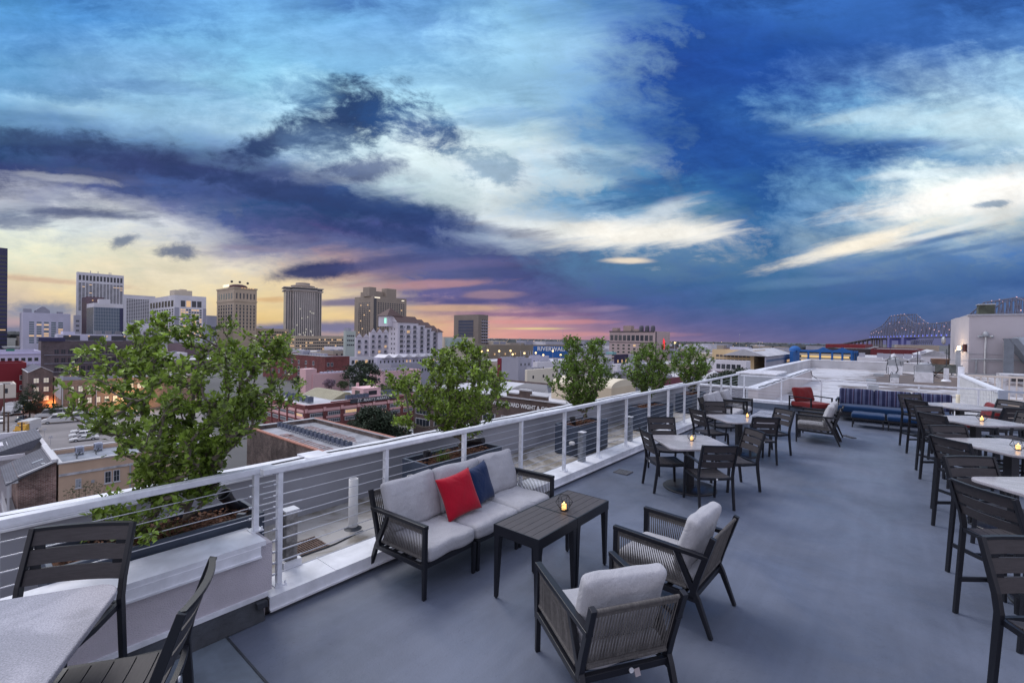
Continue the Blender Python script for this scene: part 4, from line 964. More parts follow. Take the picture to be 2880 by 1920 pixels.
for st_, l in (((39.1,-7.05),'white pipe pedestal on the stained roof near the penthouse'),):
    c = thing('pipe_pedestal', l, 'pedestal', Wd(*st_, -.05), TH); b = MB(); b.box(-.12,.12,-.12,.12,.12,.85); b.build('post', M_cap, c); b = MB(); b.lathe([(.26,0),(.22,.08),(.14,.13)], n=14); b.build('base', M_cap, c)
    b = MB(); b.tube([(0,0,1.0),(0,0,2.1)], .02, 5); b.tube([(0,0,1.0),(.5,.4,.5),(1.2,.5,.25),(2,.2,.1)], .03, 5); b.build('wiring', M_black, c)
for st_, d, l in (((34.3,-3.3),(.7,.5,.16),'flat grey roof hatch beyond the lounge'),((28.1,-3.5),(.45,.45,.26),'grey square roof vent behind the striped sofa'),((41,-3.6),(.6,.6,.2),'small dark vent box on the brown stain'),((20.6,-4.2),(.42,.40,.42),'grey ribbed box just beyond the far railing')):
    boxth('roof_vent', l, 'vent', st_, d, M_galv)
for st_, z, l in (((20.9,-6.0),.62,'yellowish plastic pipe standing on the roof left of the panel wall'),):
    c = thing('roof_pipe', l, 'pipe', Wd(*st_, -.05)); b = MB(); b.lathe([(.06,0),(.06,z),(.05,z)], n=12); b.build('pipe', mat('yellowed_pvc', (.62,.55,.40), .5), c)
c = thing('cooling_tower', 'rusty round cooling fan in a dark pan in front of the penthouse', 'cooling tower', Wd(47.2,-7.3,-.05), TH)
b = MB(); b.box(-.6,.6,-.85,.85,.25,.85); b.build('pan', mat('green_grey_steel', (.10,.11,.10), .6, .2, .3), c)
b = MB(); b.lathe([(.48,.1),(.50,.9),(.55,1.2),(.60,1.28),(.50,1.25)], n=22); b.build('stack', mat('rusty_sheet', (.17,.10,.07), .7, .1, .4, 1.5), c)
b = MB(); [b.bar((a*.5, e*.7, 0), (a*.5, e*.7, .25), .06, .06) for a in (-1,1) for e in (-1,1)]; b.build('leg', M_galv, c)
c = thing('electric_cabinet', 'slim grey electric cabinet on legs against the penthouse side', 'cabinet', Wd(47.9,-8.35,-.05), TH)
b = MB(); b.box(-.45,.45,-.12,.12,.5,2.0); b.build('box', M_galv, c); b = MB(); b.bar((-.35,0,0),(-.35,0,.5),.05,.05); b.bar((.35,0,0),(.35,0,.5),.05,.05); b.build('leg', M_galv, c)
c = fr('roof_piping', 'dark pipes running along the foot of the penthouse wall', 'pipe')
b = MB(); b.tube([(48.2,-7.6,.12),(48.0,-9.2,.1),(48.0,-24,.1)], .05); b.tube([(48.2,-9.1,1.25),(48.2,-12.0,1.3)], .05); b.tube([(48.2,-9.4,0),(48.2,-9.4,1.25)], .06); b.tube([(48.35,-7.5,1.1),(48.2,-12,1.15)], .02); b.build('pipe', M_galv, c)
# large air handlers at the right edge
c = thing('air_handler', 'large grey rooftop air handler with slanted hood at the right edge', 'air conditioner', Wd(46.9,-12.1,-.05), TH)
b = MB(); b.box(-1.4,1.4,-7.0,-.35,.35,2.45); b.build('housing', M_galv, c)
b = MB(); b.box(-1.41,-1.39,-1.0,-.36,.4,2.4); b.cyl((-1.42,-.6,1.9),(-1.40,-.6,1.9),.16); b.cyl((-1.42,-.6,.9),(-1.40,-.6,.9),.16); b.build('service_panel', mat('brown_grey_panel', (.17,.16,.16), .5, .2), c)
b = MB(); b.prismxz([(-1.42,1.85),(-2.05,.95),(-2.02,.90),(-1.42,.95)], -3.9, -1.4); b.build('slanted_hood', mat('pale_blue_sheet', (.45,.50,.60), .4, .1), c)
b = MB(); b.box(-1.0,1.4,-4.0,.8,2.45,3.0); b.box(-.8,.9,-3.6,-.1,3.05,3.4); b.build('upper_housing', mat('bluish_sheet', (.36,.41,.48), .45, .2, .1), c)
b = MB(); b.prismyz([(.95,2.9),(1.35,2.9),(.15,.9),(-.25,1.0)], -1.3, 1.2); b.box(-1.2,1.2,.9,1.5,.1,.3); b.bar((-1.2,1.35,0),(-1.2,1.35,2.9),.1,.5); b.build('intake_frame', mat('dark_blue_steel', (.13,.15,.18), .5), c)
b = MB(); b.box(-1.5,1.5,-7,1.6,0,.12); b.build('base', M_dark, c)
# white panel wall and baluster fence
c = fr('panel_wall', 'white louvred panel wall running away from the terrace corner', 'fence')
b = MB(); b.box(17.4, 26.2, -6.62, -6.52, -.04, .98)
for k in range(30): b.box(17.5+.29*k, 17.515+.29*k, -6.52, -6.505, 0, .95)
b.build('panel', M_pvc, c)
b = MB(); b.box(17.3, 26.3, -6.66, -6.48, .98, 1.05); b.box(26.2,26.4,-6.66,-6.46,-.04,1.38); b.build('top_cap', M_white, c)
M_fl = mat('warm_lit_white', (.66,.60,.55), .5, 0, 0)
c = fr('baluster_fence', 'white fence of thin balusters across the stair opening', 'fence')
b = MB(); b.box(26.1,26.18,-14,-6.75,.98,1.06); b.box(26.12,26.17,-14,-6.75,.06,.11); b.build('rail', M_fl, c)
for k in range(34): b = MB(); t = -6.95-.21*k; b.box(26.12,26.16,t-.02,t+.02,.11,.98); b.build('baluster', M_fl, c)
b = MB(); b.box(26.08,26.22,-9.15,-9.0,-.04,1.1); b.build('post', M_fl, c)
c = fr('end_fence', 'grey bluish fence with thin uprights at the right end of the far railing', 'fence')
b = MB(); b.box(16.26,16.31,-12,-6.4,1.07,1.12); b.box(16.26,16.31,-12,-6.4,.32,.36); b.build('rail', mat('blue_grey_rail', (.36,.40,.48), .5), c)
for k in range(14): b = MB(); t = -6.9-.33*k; b.box(16.27,16.30,t-.015,t+.015,.36,1.07); b.build('upright', MATS['blue_grey_rail'], c)
b = MB(); b.box(16.2,16.36,-6.55,-6.38,.285,1.12); b.build('post', MATS['blue_grey_rail'], c)
# lower steps and timber behind the fence
c = fr('roof_steps', 'dark edged white steps leading up behind the baluster fence', 'steps')
for k in range(9): b = MB(); b.box(29.5-.0*k, 30.6, -8.2-1.0*(k+1), -8.2-1.0*k, -.05, 1.0-.11*k); b.build('step', M_wroof, c)
b = MB(); [b.box(29.46, 29.5, -8.2-1.0*(k+1), -8.2-1.0*k-.35, .68-.11*k, .92-.11*k) for k in range(9)]; b.build('vent', M_dark, c)
b = MB(); b.box(17.2, 26, -13, -6.75, -.048, -.02); tw = struct(b.build('timber_floor', mat('old_timber_floor', (.22,.17,.13), .8, 0, .35, 1.5))); tw.location = O0; tw.rotation_euler = (0,0,TH)

# ================================================================== CITY
def hx(c, k=1.0): return tuple(min(.8, v*k*1.10) for v in lin(c))
M_ground = mat('city_ground', (.085,.085,.085), .9, 0, .35, .01)
M_asph = mat('lot_asphalt', (.20,.185,.185), .9, 0, .22, .08, detail=8)
M_street = mat('street_asphalt', (.12,.12,.13), .9, 0, .2, .05)
b = MB(); b.add([(-9000,-500,G),(12000,-500,G),(12000,14000,G),(-9000,14000,G)], [(0,1,2,3)]); struct(b.build('ground', M_ground))
def xdir(x): d = ray(x, 950); return Vector((d.x, d.y, 0))/d.y
def hit(P, d, x):                               # length along d from P to the line of sight of column x
    r = xdir(x); den = d.x*r.y-d.y*r.x
    return (r.x*P.y-r.y*P.x)/den
def onwall(x, y, P, ang):                       # point of the vertical plane through P
    d = Vector((math.cos(ang), math.sin(ang), 0)); a = hit(P, d, x); q = P+d*a; z = EYE+ray(x, y).z*(q.y/ray(x, y).y)
    return a, z
FOOT = []
M_glass = mat('dark_window_glass', (.030,.036,.048), .12, 0, 0, spec=.8)
M_lit = mat('lit_window', (.5,.35,.2), .5, 0, 0, emit=(1.0,.62,.30), es=.5)
M_litw = mat('pale_lit_window', (.6,.6,.5), .5, 0, 0, emit=(1.0,.88,.70), es=.25)
M_roofg = mat('grey_flat_roof', (.20,.20,.215), .9, 0, .25, .15)
M_roofw = mat('white_flat_roof', (.46,.46,.49), .8, 0, .18, .12, detail=8)
M_frw = mat('white_window_frame', (.50,.50,.52), .6, 0, 0)
WT = {}
def wtemplate(w_, h, frame, glass, dep, kind):
    k = (round(w_,2), round(h,2), frame and frame.name, glass.name, dep, kind)
    if k in WT: return WT[k]
    b = MB()
    if frame:
        fw = min(.14, w_*.09)
        b.cur = 1; b.box(-w_/2, w_/2, -dep, .04, -h/2, h/2); b.cur = 0
        if kind == 'sash':
            for i in range(2):
                for j in range(2):
                    x0 = -w_/2+fw+i*(w_-2*fw)/2; z0 = -h/2+fw+j*(h-2*fw)/2
                    b.box(x0+fw*.25, x0+(w_-2*fw)/2-fw*.25, -dep-.006, -dep, z0+fw*.25, z0+(h-2*fw)/2-fw*.25)
            b.cur = 1; b.box(-w_/2-.08, w_/2+.08, -dep-.08, -dep+.001, -h/2-.10, -h/2)
        elif kind == 'multi':
            n = max(2, int(w_/(h*.55)))
            for i in range(n): x0 = -w_/2+fw+i*(w_-2*fw)/n; b.box(x0+.04, x0+(w_-2*fw)/n-.04, -dep-.006, -dep, -h/2+fw, h/2-fw)
        else: b.box(-w_/2+fw, w_/2-fw, -dep-.006, -dep, -h/2+fw, h/2-fw)
    else: b.box(-w_/2, w_/2, -dep, .04, -h/2, h/2)
    if kind == 'balcony':
        b.cur = 1; b.box(-w_*.6, w_*.6, -1.3, 0, -h/2-.18, -h/2); b.box(-w_*.6, w_*.6, -1.3, -1.24, -h/2, -h/2+.10); b.box(-w_*.6, w_*.6, -1.3, -1.22, -h/2+.85, -h/2+.95)
        for i in range(7): x = -w_*.6+w_*1.2*(i+.5)/7; b.box(x-.04, x+.04, -1.28, -1.24, -h/2+.1, -h/2+.85)
    o = b.build('window', [glass, frame or glass]); me = o.data; bpy.data.objects.remove(o); WT[k] = me; return me
class Bd:
    def __init__(s, name, label, P, ang, Lx, Ly, z1, wall, roof=None, par=.7, z0=None, cat='building', group=None, roofline=True):
        z0 = G if z0 is None else z0; s.z0 = z0
        s.o = thing(name, label, cat, (P.x, P.y, z0), ang, group); s.Lx, s.Ly, s.H = Lx, Ly, z1-z0; s.ang = ang; s.P = Vector((P.x, P.y, 0)); s.W = []
        H = s.H; th = .35; b = MB()
        if par > 0:
            b.box(0,Lx,0,th,0,H); b.box(0,Lx,Ly-th,Ly,0,H); b.box(0,th,th,Ly-th,0,H); b.box(Lx-th,Lx,th,Ly-th,0,H)
        else: b.box(0,Lx,0,Ly,0,H)
        b.build('wall', wall, s.o)
        if par > 0:
            b = MB(); b.box(th,Lx-th,th,Ly-th,H-par-.3,H-par); b.build('roof', roof or M_roofg, s.o)
        FOOT.append((s.P, ang, Lx, Ly))
    def part(s, name, m, fn, **k):
        b = MB(); fn(b); n = len(b.v)//8
        if name in ('roof_unit','terrace_lamp','roof_lamp','roof_light','terrace_window','penthouse_window','cooling_fan','roof_mast','side_balcony','rooftop_block','pilaster','capital','base_window','porch_roof') and 1 < n <= 40 and len(b.v) == 8*n and len(b.f) == 6*n:
            for i in range(n):
                q = MB(); q.add(b.v[8*i:8*i+8], [tuple(j-8*i for j in f) for f in b.f[6*i:6*i+6]]); o = q.build(name, m, s.o)
            return o
        return b.build(name, m, s.o, **k)
    def wins(s, face, u0, u1, z0, z1, cols, rows, w_, h, frame=None, glass=None, lit=.0, dep=.05, kind='', litm=None, skip=None):
        """z measured down from the roof (negative) ; u along the face"""
        rnd = random.Random(int(u0*13+z1*7+cols*31))
        if rows > 1: h = min(h, .62*abs(z1-z0)/rows)
        w_ = min(w_, .80*abs(u1-u0)/cols)
        for i in range(cols):
            u = u0+(u1-u0)*((i+.5)/cols)
            for j in range(rows):
                z = s.H+z0+(z1-z0)*((j+.5)/rows)
                if skip and skip(i, j): continue
                g = (litm or M_lit) if rnd.random() < lit else (glass or M_glass)
                s.W.append((face, u, z, wtemplate(w_, h, frame, g, dep, kind)))
    def done(s, pname='window'):
        s.W.sort(key=lambda q: -q[2]); mats4 = {}
        def mtx(f, u, z):
            if f == 'F': return Matrix.Translation((u, 0, z))
            if f == 'L': return Matrix.Translation((0, u, z)) @ Matrix.Rotation(-math.pi/2, 4, 'Z')
            if f == 'R': return Matrix.Translation((s.Lx, u, z)) @ Matrix.Rotation(math.pi/2, 4, 'Z')
        for f, u, z, me in s.W[:100]:
            o = bpy.data.objects.new(pname, me); COL.objects.link(o); o.parent = s.o; o.matrix_local = mtx(f, u, z)
        rest = s.W[100:]
        if rest:
            b = MB(); ml = []
            for f, u, z, me in rest:
                M = mtx(f, u, z); idx = []
                for m in me.materials:
                    if m not in ml: ml.append(m)
                    idx.append(ml.index(m))
                o_ = len(b.v); b.v += [tuple(M @ v.co) for v in me.vertices]
                for p in me.polygons: b.f.append(tuple(i+o_ for i in p.vertices)); b.mi.append(idx[p.material_index]); b.smooth.append(False)
            o = b.build(pname, ml, s.o); o['kind'] = 'stuff'
        return s
def place(name, label, xl, xc, xr, Y, ytop, wall, roof=None, ang=TH, par=.7, Lx=None, Ly=None, **k):
    r = xdir(xc); P = r*Y; dx = Vector((math.cos(ang), math.sin(ang), 0)); dy = Vector((-math.sin(ang), math.cos(ang), 0))
    Lx = Lx if Lx else abs(hit(P, dx, xr)); Ly = Ly if Ly else abs(hit(P, dy, xl))
    q = ray(xc, ytop); z1 = EYE+q.z/q.y*Y
    return Bd(name, label, P, ang, Lx, Ly, z1, wall, roof, par, **k)
def wm(n, c, k=1.0, **kw): return mat(n, hx(c, k), kw.pop('rough', .8), 0, kw.pop('var', .08), kw.pop('vs', .08), **kw)

# ---- skyline, left to right
W1 = wm('blue_black_curtain_wall', (52,54,92), .8, rough=.25)
t = place('glass_tower', 'dark blue glass tower cut by the left edge', -160, -60, 20, 420, 690, W1)
t.part('window_band', M_glass, lambda b: [b.box(.3, t.Lx-.3, -.06, 0, z, z+1.5) for z in [4+3.8*i for i in range(int((t.H-8)/3.8))]]); t.part('light_strip', M_lit, lambda b: b.box(t.Lx*.4, t.Lx-1, -.12, -.06, t.H-78, t.H-77)); t.done()
C_pale = wm('pale_lilac_concrete', (190,188,205), 1.0); C_white = wm('white_concrete', (205,203,208), 1.0); C_cream2 = wm('cream_concrete', (196,184,166), 1.0)
C_tan = wm('tan_concrete', (160,148,136), .95); C_brown = wm('purple_brown_brickwork', (110,92,100), 1.0); C_grey = wm('mid_grey_concrete', (150,150,162), 1.0)
t = place('hotel', 'pale slab hotel with a pointed rooftop lantern, left of the tall white tower', 55, 64, 198, 420, 878, C_pale)
u = t.Lx
t.wins('F', u*.10, u*.86, -8, -t.H+14, 5, 10, 3.2, 2.3, None, wm('green_grey_pane', (95,112,120), 1.0, rough=.2), .2)
t.part('penthouse', C_grey, lambda b: (b.box(u*.02, u*.18, 2, 12, 0+t.H, t.H+3.5), b.prismxz([(u*.26,t.H),(u*.56,t.H),(u*.56,t.H+2.5),(u*.44,t.H+6),(u*.38,t.H+6),(u*.26,t.H+2.5)], 2, 14), b.box(u*.72, u*.84, 3, 9, t.H, t.H+1.8))); t.done()
t = place('office_tower', 'tallest white gridded tower on the left of the skyline', 213, 216, 347, 750, 764, C_white)
u = t.Lx; t.wins('F', u*.02, u*.98, -4, -14, 13, 1, u/13*.62, 8.5); t.wins('F', u*.02, u*.98, -17, -t.H+60, 13, 24, u/13*.72, 1.6, lit=.02)
t.part('roof_mast', C_grey, lambda b: [b.box(u*k, u*k+.8, 6, 7, t.H, t.H+4) for k in (.28,.44,.68,.72)]); t.done()
t = place('office_block', 'brown office tower with roof lights behind the glass hotel', 229, 243, 292, 470, 834, C_brown)
t.wins('F', 2, t.Lx-1, -5, -t.H+40, 6, 12, 2.8, 1.8, lit=.0); t.wins('L', 1, t.Ly-1, -5, -t.H+40, 3, 12, 2.8, 1.8)
t.part('roof_light', M_lit, lambda b: [b.box(t.Lx*k, t.Lx*k+1.0, -.3, 0, t.H-4, t.H-3) for k in (.3,.6,.9)]); t.done()
W2 = wm('blue_grey_curtain_wall', (92,112,132), .7, rough=.12)
t = place('glass_hotel', 'blue glass hotel with a lettered white top band', 243, 263, 346, 430, 851, C_white)
u = t.Lx
t.part('curtain_wall', W2, lambda b: (b.box(.3, u*.88, -.12, -.0, 0, t.H-4), b.box(-.12, 0, .2, t.Ly, 0, t.H-4)))
t.part('mullion', M_frw, lambda b: ([b.box(.3, u*.88, -.18, -.12, t.H-4-3.2*i-.15, t.H-4-3.2*i) for i in range(1, 14)], [b.box(u*.88*k/16-.06, u*.88*k/16+.06, -.16, -.12, 0, t.H-4) for k in range(1, 16)]))
t.part('corner_wall', W1, lambda b: b.box(u*.88+.01, u+.05, -.15, 0, 0, t.H-4)); t.part('penthouse', C_white, lambda b: b.box(u*.2, u*.58, 4, 12, t.H, t.H+4)); t.done()
def text(parent, s, size, loc, rot, m, ext=.05, shear=0.0, name='lettering', bold=0.0, sp=1.0):
    c = bpy.data.curves.new(name, 'FONT'); c.body = s; c.size = size; c.extrude = ext; c.shear = shear; c.offset = bold; c.space_character = sp
    c.align_x = 'CENTER'; c.align_y = 'CENTER'; c.materials.append(m); tmp = bpy.data.objects.new(name, c); COL.objects.link(tmp); bpy.context.view_layer.update()
    me = bpy.data.meshes.new_from_object(tmp.evaluated_get(bpy.context.evaluated_depsgraph_get())); bpy.data.objects.remove(tmp)
    o = bpy.data.objects.new(name, me); COL.objects.link(o); o.parent = parent; o.location = loc; o.rotation_euler = rot; return o
M_sign = mat('white_sign_letters', (.75,.75,.75), .5, 0, 0); M_signlit = mat('lit_sign_letters', (1,.9,.7), .5, 0, 0, emit=(1,.88,.66), es=.85)
text(t.o, 'LE MERIDIEN', 2.6, (u*.36, -.15, t.H-2), (R(90),0,0), M_sign, .05)
t = place('narrow_block', 'narrow grey block beside the brown office tower', 206, 209, 227, 400, 886, C_grey); t.wins('F', 1, t.Lx-1, -3, -24, 3, 5, 1.6, 1.8); t.done()
t = place('slab_hotel', 'long white slab hotel with small windows behind the corner tower', 347, 349, 436, 600, 828, C_white)
t.wins('F', 2, t.Lx-2, -5, -t.H+38, 12, 17, 3.0, 1.6); t.part('podium', C_white, lambda b: b.box(4, t.Lx-2, -14, 0, 0, t.H-46)); t.part('arch_window', M_glass, lambda b: b.box(t.Lx*.62, t.Lx*.76, -14.2, -14, t.H-66, t.H-48)); t.part('balustrade', C_grey, lambda b: [b.box(5+4*i, 7+4*i, -14.25, -14, t.H-64, t.H-61.5) for i in range(12)]); t.done()
t = place('corner_tower', 'white corner tower with dark top floor and lit rooms', 418, 490, 579, 480, 829, C_white)
t.wins('F', 5, t.Lx-4, -5, -12.5, 4, 1, t.Lx/5.6, 6.6, None, None, .5); t.wins('L', 2, t.Ly-4, -5, -12.5, 8, 1, t.Ly/12, 6.6)
t.wins('F', 5, t.Lx-4, -14, -t.H+22, 8, 12, t.Lx/15, 2.1, lit=.4); t.wins('L', 2, t.Ly-4, -14, -t.H+22, 10, 12, t.Ly/18, 2.1, lit=.02)
t.part('penthouse', C_cream2, lambda b: (b.box(2, t.Lx*.62, 8, 26, t.H, t.H+6), b.box(8, 14, 12, 18, t.H+6, t.H+7.5))); t.part('side_pier', C_grey, lambda b: (b.box(-.1,4,-.2,0,0,t.H-13), b.box(t.Lx-3,t.Lx+.1,-.2,0,0,t.H-13))); t.done()
t = place('grey_block', 'small hazy grey block between the two pale towers', 579, 582, 610, 900, 887, C_grey); t.wins('F', 6, t.Lx-2, -14, -50, 6, 1, 2, 20); t.done()
C_sand = wm('sandstone', (176,160,140), 1.0)
t = place('casino_hotel', 'sandstone casino hotel with a domed lit roof and letters on top', 609, 657, 721, 560, 808, C_sand)
u, v_ = t.Lx, t.Ly
t.wins('F', u*.04, u*.96, -6, -14, 6, 1, u*.06, 7); t.wins('F', u*.04, u*.96, -20, -t.H+30, 6, 1, u*.065, t.H-52, None); t.wins('L', v_*.06, v_*.94, -6, -14, 6, 1, v_*.07, 7); t.wins('L', v_*.06, v_*.94, -20, -t.H+30, 6, 1, v_*.075, t.H-52)
t.part('spandrel', C_sand, lambda b: [(b.box(0,u,-.14,-.05,z,z+1.1), b.box(-.14,-.05,0,v_,z,z+1.1)) for z in [t.H-20-4.4*i for i in range(1, 18)]])
t.part('cornice', C_sand, lambda b: (b.box(-.6,u+.6,-.6,0,t.H-17,t.H-15.6), b.box(-.6,0,0,v_+.6,t.H-17,t.H-15.6), b.box(-.7,u+.7,-.7,0,t.H-1.2,t.H+.6), b.box(-.7,0,0,v_+.7,t.H-1.2,t.H+.6)))
t.part('dome_roof', wm('copper_brown_roof', (90,60,60), .8), lambda b: (b.M.__class__, setattr(b, 'M', Matrix.Translation((u*.45,v_*.35,t.H))), b.lathe([(u*.42,0),(u*.41,2.5),(u*.34,4.6),(u*.2,5.8),(.5,6.3)], n=24)))
t.part('roof_lamp', M_lit, lambda b: [b.box(u*.30+i*u*.12, u*.30+i*u*.12+2.0, -.9, -.6, t.H-.4, t.H+.5) for i in range(5)])
t.part('globe', wm('dark_bronze', (90,85,85), .8), lambda b: [(setattr(b, 'M', Matrix.Translation((u*k, v_*.2, t.H+7+d))), b.lathe([(.2,-1.5),(1.3,-.8),(1.6,0),(1.3,.9),(.2,1.6)], n=10)) for k, d in ((.05,1.0),(.4,1.2),(.75,.6))])
text(t.o, 'CAESARS', 4.6, (-.8, v_*.42, t.H+3.0), (R(90),0,R(-90)), M_signlit, .2, bold=.03, sp=1.15); t.done()
# fluted tower with flared crown
P = xdir(850)*760; k_ = 760/1280
C_flute = wm('fluted_pale_concrete', (178,170,165), 1.0)
ft = thing('fluted_tower', 'fluted tower with flared crown and round rooftop restaurant', 'building', (P.x, P.y, G), R(32)); H_ = EYE-G+(941-812)*k_
b = MB(); hw = 27; plan = [(-hw,-hw*.62),(-hw*.62,-hw*.62),(-hw*.62,-hw),(hw*.62,-hw),(hw*.62,-hw*.62),(hw,-hw*.62),(hw,hw*.62),(hw*.62,hw*.62),(hw*.62,hw),(-hw*.62,hw),(-hw*.62,hw*.62),(-hw,hw*.62)]
b.prism(plan, 0, H_-6); b.build('wall', C_flute, ft)
gm = MB(); fm = MB()
for i in range(len(plan)):
    p, q = Vector(plan[i]+(0,)), Vector(plan[(i+1) % 12]+(0,)); L = (q-p).length; d = (q-p)/L; n = Vector((d.y, -d.x, 0)); m = max(2, int(L/2.9))
    for j in range(m):
        c_ = p+d*(L*(j+.5)/m)+n*.05; w0 = L/m*.20; a_, e_ = c_-d*w0, c_+d*w0
        gm = MB(); gm.add([(*a_.xy,3),(*e_.xy,3),(*e_.xy,H_-8),(*a_.xy,H_-8)], [(0,1,2,3)]); gm.build('window_strip', M_glass, ft)
b = MB(); sc2 = lambda pl, k: [(x*k, y*k) for x, y in pl]; b.prism(sc2(plan, 1.10), H_-6, H_-4.6); b.prism(sc2(plan, 1.03), H_-4.6, H_-1.2); b.prism(sc2(plan, 1.12), H_-1.2, H_); b.build('crown', C_flute, ft)
b = MB(); b.prism(sc2(plan, 1.035), H_-4.2, H_-1.8); b.build('crown_window', M_glass, ft)
b = MB(); b.lathe([(16,H_),(16,H_+1.5),(18.5,H_+3),(18.5,H_+4),(15,H_+4.6)], n=32); b.lathe([(11,H_+4.6),(11,H_+8.5),(10.4,H_+9)], n=32); b.build('rooftop_drum', C_tan, ft)
b = MB(); b.lathe([(15.5,H_+1.6),(17.2,H_+2.9)], n=32); b.build('drum_window', M_glass, ft)
b = MB(); [b.box(-hw*.9+i*9, -hw*.9+i*9+1.2, -hw*1.12, -hw*1.11, H_-1, H_-.2) for i in range(6)]; b.build('roof_lamp', M_litw, ft)
rnd = random.Random(4); b = MB(); [b.box(x, x+1.5, -hw-.12, -hw-.06, z, z+2.4) for x, z in [(rnd.uniform(-14,15), rnd.uniform(20,70)) for _ in range(16)]]; b.build('lit_window', M_litw, ft)
# podiums
t = place('lit_podium', 'long low hotel wing with rows of lit windows at the foot of the casino hotel', 700, 722, 812, 600, 923, C_sand); t.wins('F', 1, t.Lx-1, -3, -t.H+8, 18, 6, 2.2, 2.2, lit=.20); t.done()
t = place('lit_annex', 'low sandstone annex with lit windows below the fluted tower', 815, 829, 968, 520, 944, C_sand); t.wins('F', 1, t.Lx-1, -2.5, -t.H+4, 26, 5, 1.8, 1.7, lit=.14); t.wins('L', 1, t.Ly-1, -2.5, -t.H+4, 4, 5, 1.8, 1.7, lit=.5); t.done()
C_hil = wm('brown_beige_concrete', (150,138,126), .95)
t = place('slab_tower', 'brown beige hotel slab with punched windows and rooftop blocks', 996, 1050, 1142, 640, 832, C_hil)
u, v_ = t.Lx, t.Ly
t.wins('F', 6, u-3, -8, -t.H+18, 12, 20, u/26, 2.4, lit=.02); t.wins('L', 8, v_-10, -8, -t.H+18, 7, 20, v_/18, 2.4, lit=.03)
t.part('recess', M_glass, lambda b: b.box(-.2, 4.5, -.2, 0, 0, t.H-1)); t.part('rooftop_block', C_hil, lambda b: (b.box(u*.42,u*.72,4,16,t.H,t.H+13), b.box(-2,u*.16,8,24,t.H,t.H+13), b.box(-2+.01,u*.42-.02,10,22,t.H,t.H+8), b.box(2,12,24.01,v_*.75,t.H,t.H+7)))
t.part('lit_sign', M_signlit, lambda b: (b.box(1,10,-.35,-.1,t.H-2.6,t.H-1.2), b.box(u*.84,u*.92,-.3,-.1,t.H-4,t.H-2.8))); t.done()
# terraced white apartments
C_apt = wm('apartment_white', (198,194,202), 1.0); M_apr = wm('brown_tile_roof', (92,72,70), .8)
apt = place('apartment_terrace', 'stepped white riverside apartments with brown gables and balconies', 1093, 1118, 1177, 300, 905, C_apt, par=0)
P0 = apt.P; dx = Vector((math.cos(TH), math.sin(TH), 0))
def gab(o, x0, x1, y0, y1, H, rise, m, axis='x', ov=.6):
    b = MB()
    if axis == 'x': b.prismyz([(y0-ov,H-.2),((y0+y1)/2,H+rise),(y1+ov,H-.2)], x0-ov, x1+ov)
    else: b.prismxz([(x0-ov,H-.2),((x0+x1)/2,H+rise),(x1+ov,H-.2)], y0-ov, y1+ov)
    return b.build('roof', m, o)
u, v_ = apt.Lx, apt.Ly
gab(apt.o, .3, u, 0, v_, apt.H, 4.2, M_apr)
apt.part('gable_wall', C_apt, lambda b: b.prismyz([(0,apt.H-.1),(v_/2,apt.H+3.9),(v_,apt.H-.1)], -.35, -.05))
steps = [(1177,1196,912),(1196,1214,920),(1214,1231,929)]
for a, e, yt in steps:
    s0 = hit(P0, dx, a); s1 = hit(P0, dx, e); q = P0+dx*s0; z = EYE+ray(a, yt).z/ray(a, yt).y*q.y-G
    apt.part('wing', C_apt, lambda b: b.box(s0, s1, .2, v_-.2, 0, z)); gab(apt.o, s0, s1, .2, v_-.2, z, 3.6, M_apr)
    apt.W += [('F', s0+(s1-s0)*.5, z-2.6-3.15*j, wtemplate((s1-s0)*.42, 2.2, C_grey, M_glass, .05, 'balcony')) for j in range(8)]
s1 = hit(P0, dx, 1239); apt.part('turret', C_apt, lambda b: b.box(s1-4, s1, -2, 3, 0, apt.H-6)); 
b = MB(); b.M = Matrix.Translation((s1-2, .5, apt.H-6)); b.add([(-3,-3,0),(3,-3,0),(3,3,0),(-3,3,0),(0,0,2.6)], [(0,1,4),(1,2,4),(2,3,4),(3,0,4),(3,2,1,0)]); b.build('turret_roof', M_apr, apt.o)
b = MB(); b.box(-4, 6, v_*.55, v_+6, apt.H-3, apt.H+4.0); b.build('tower', C_apt, apt.o); b = MB(); b.add([(-5.2,v_*.55-1.2,apt.H+4),(7.2,v_*.55-1.2,apt.H+4),(7.2,v_+7.2,apt.H+4),(-5.2,v_+7.2,apt.H+4),(1,v_*.8+2,apt.H+9.5)], [(0,1,4),(1,2,4),(2,3,4),(3,0,4),(3,2,1,0)]); b.build('tower_roof', M_apr, apt.o)
b = MB(); b.box(-4.2,-4,v_*.7,v_*.7+2,apt.H-1,apt.H+2.5); b.build('lit_sign', mat('green_lit_sign', (.2,.9,.6), .5, 0, 0, emit=(.45,1,.7), es=.8), apt.o)
apt.wins('F', .5, u-.5, -1.5, -27.5, 3, 8, u/6.5, 2.2, C_grey, None, .06, .05, 'balcony'); apt.wins('F', u*.2, u*.95, -1.5, -27.5, 3, 8, .8, .8); apt.wins('L', 2, v_-2, -3, -26, 2, 7, 1.0, 1.2); apt.done()
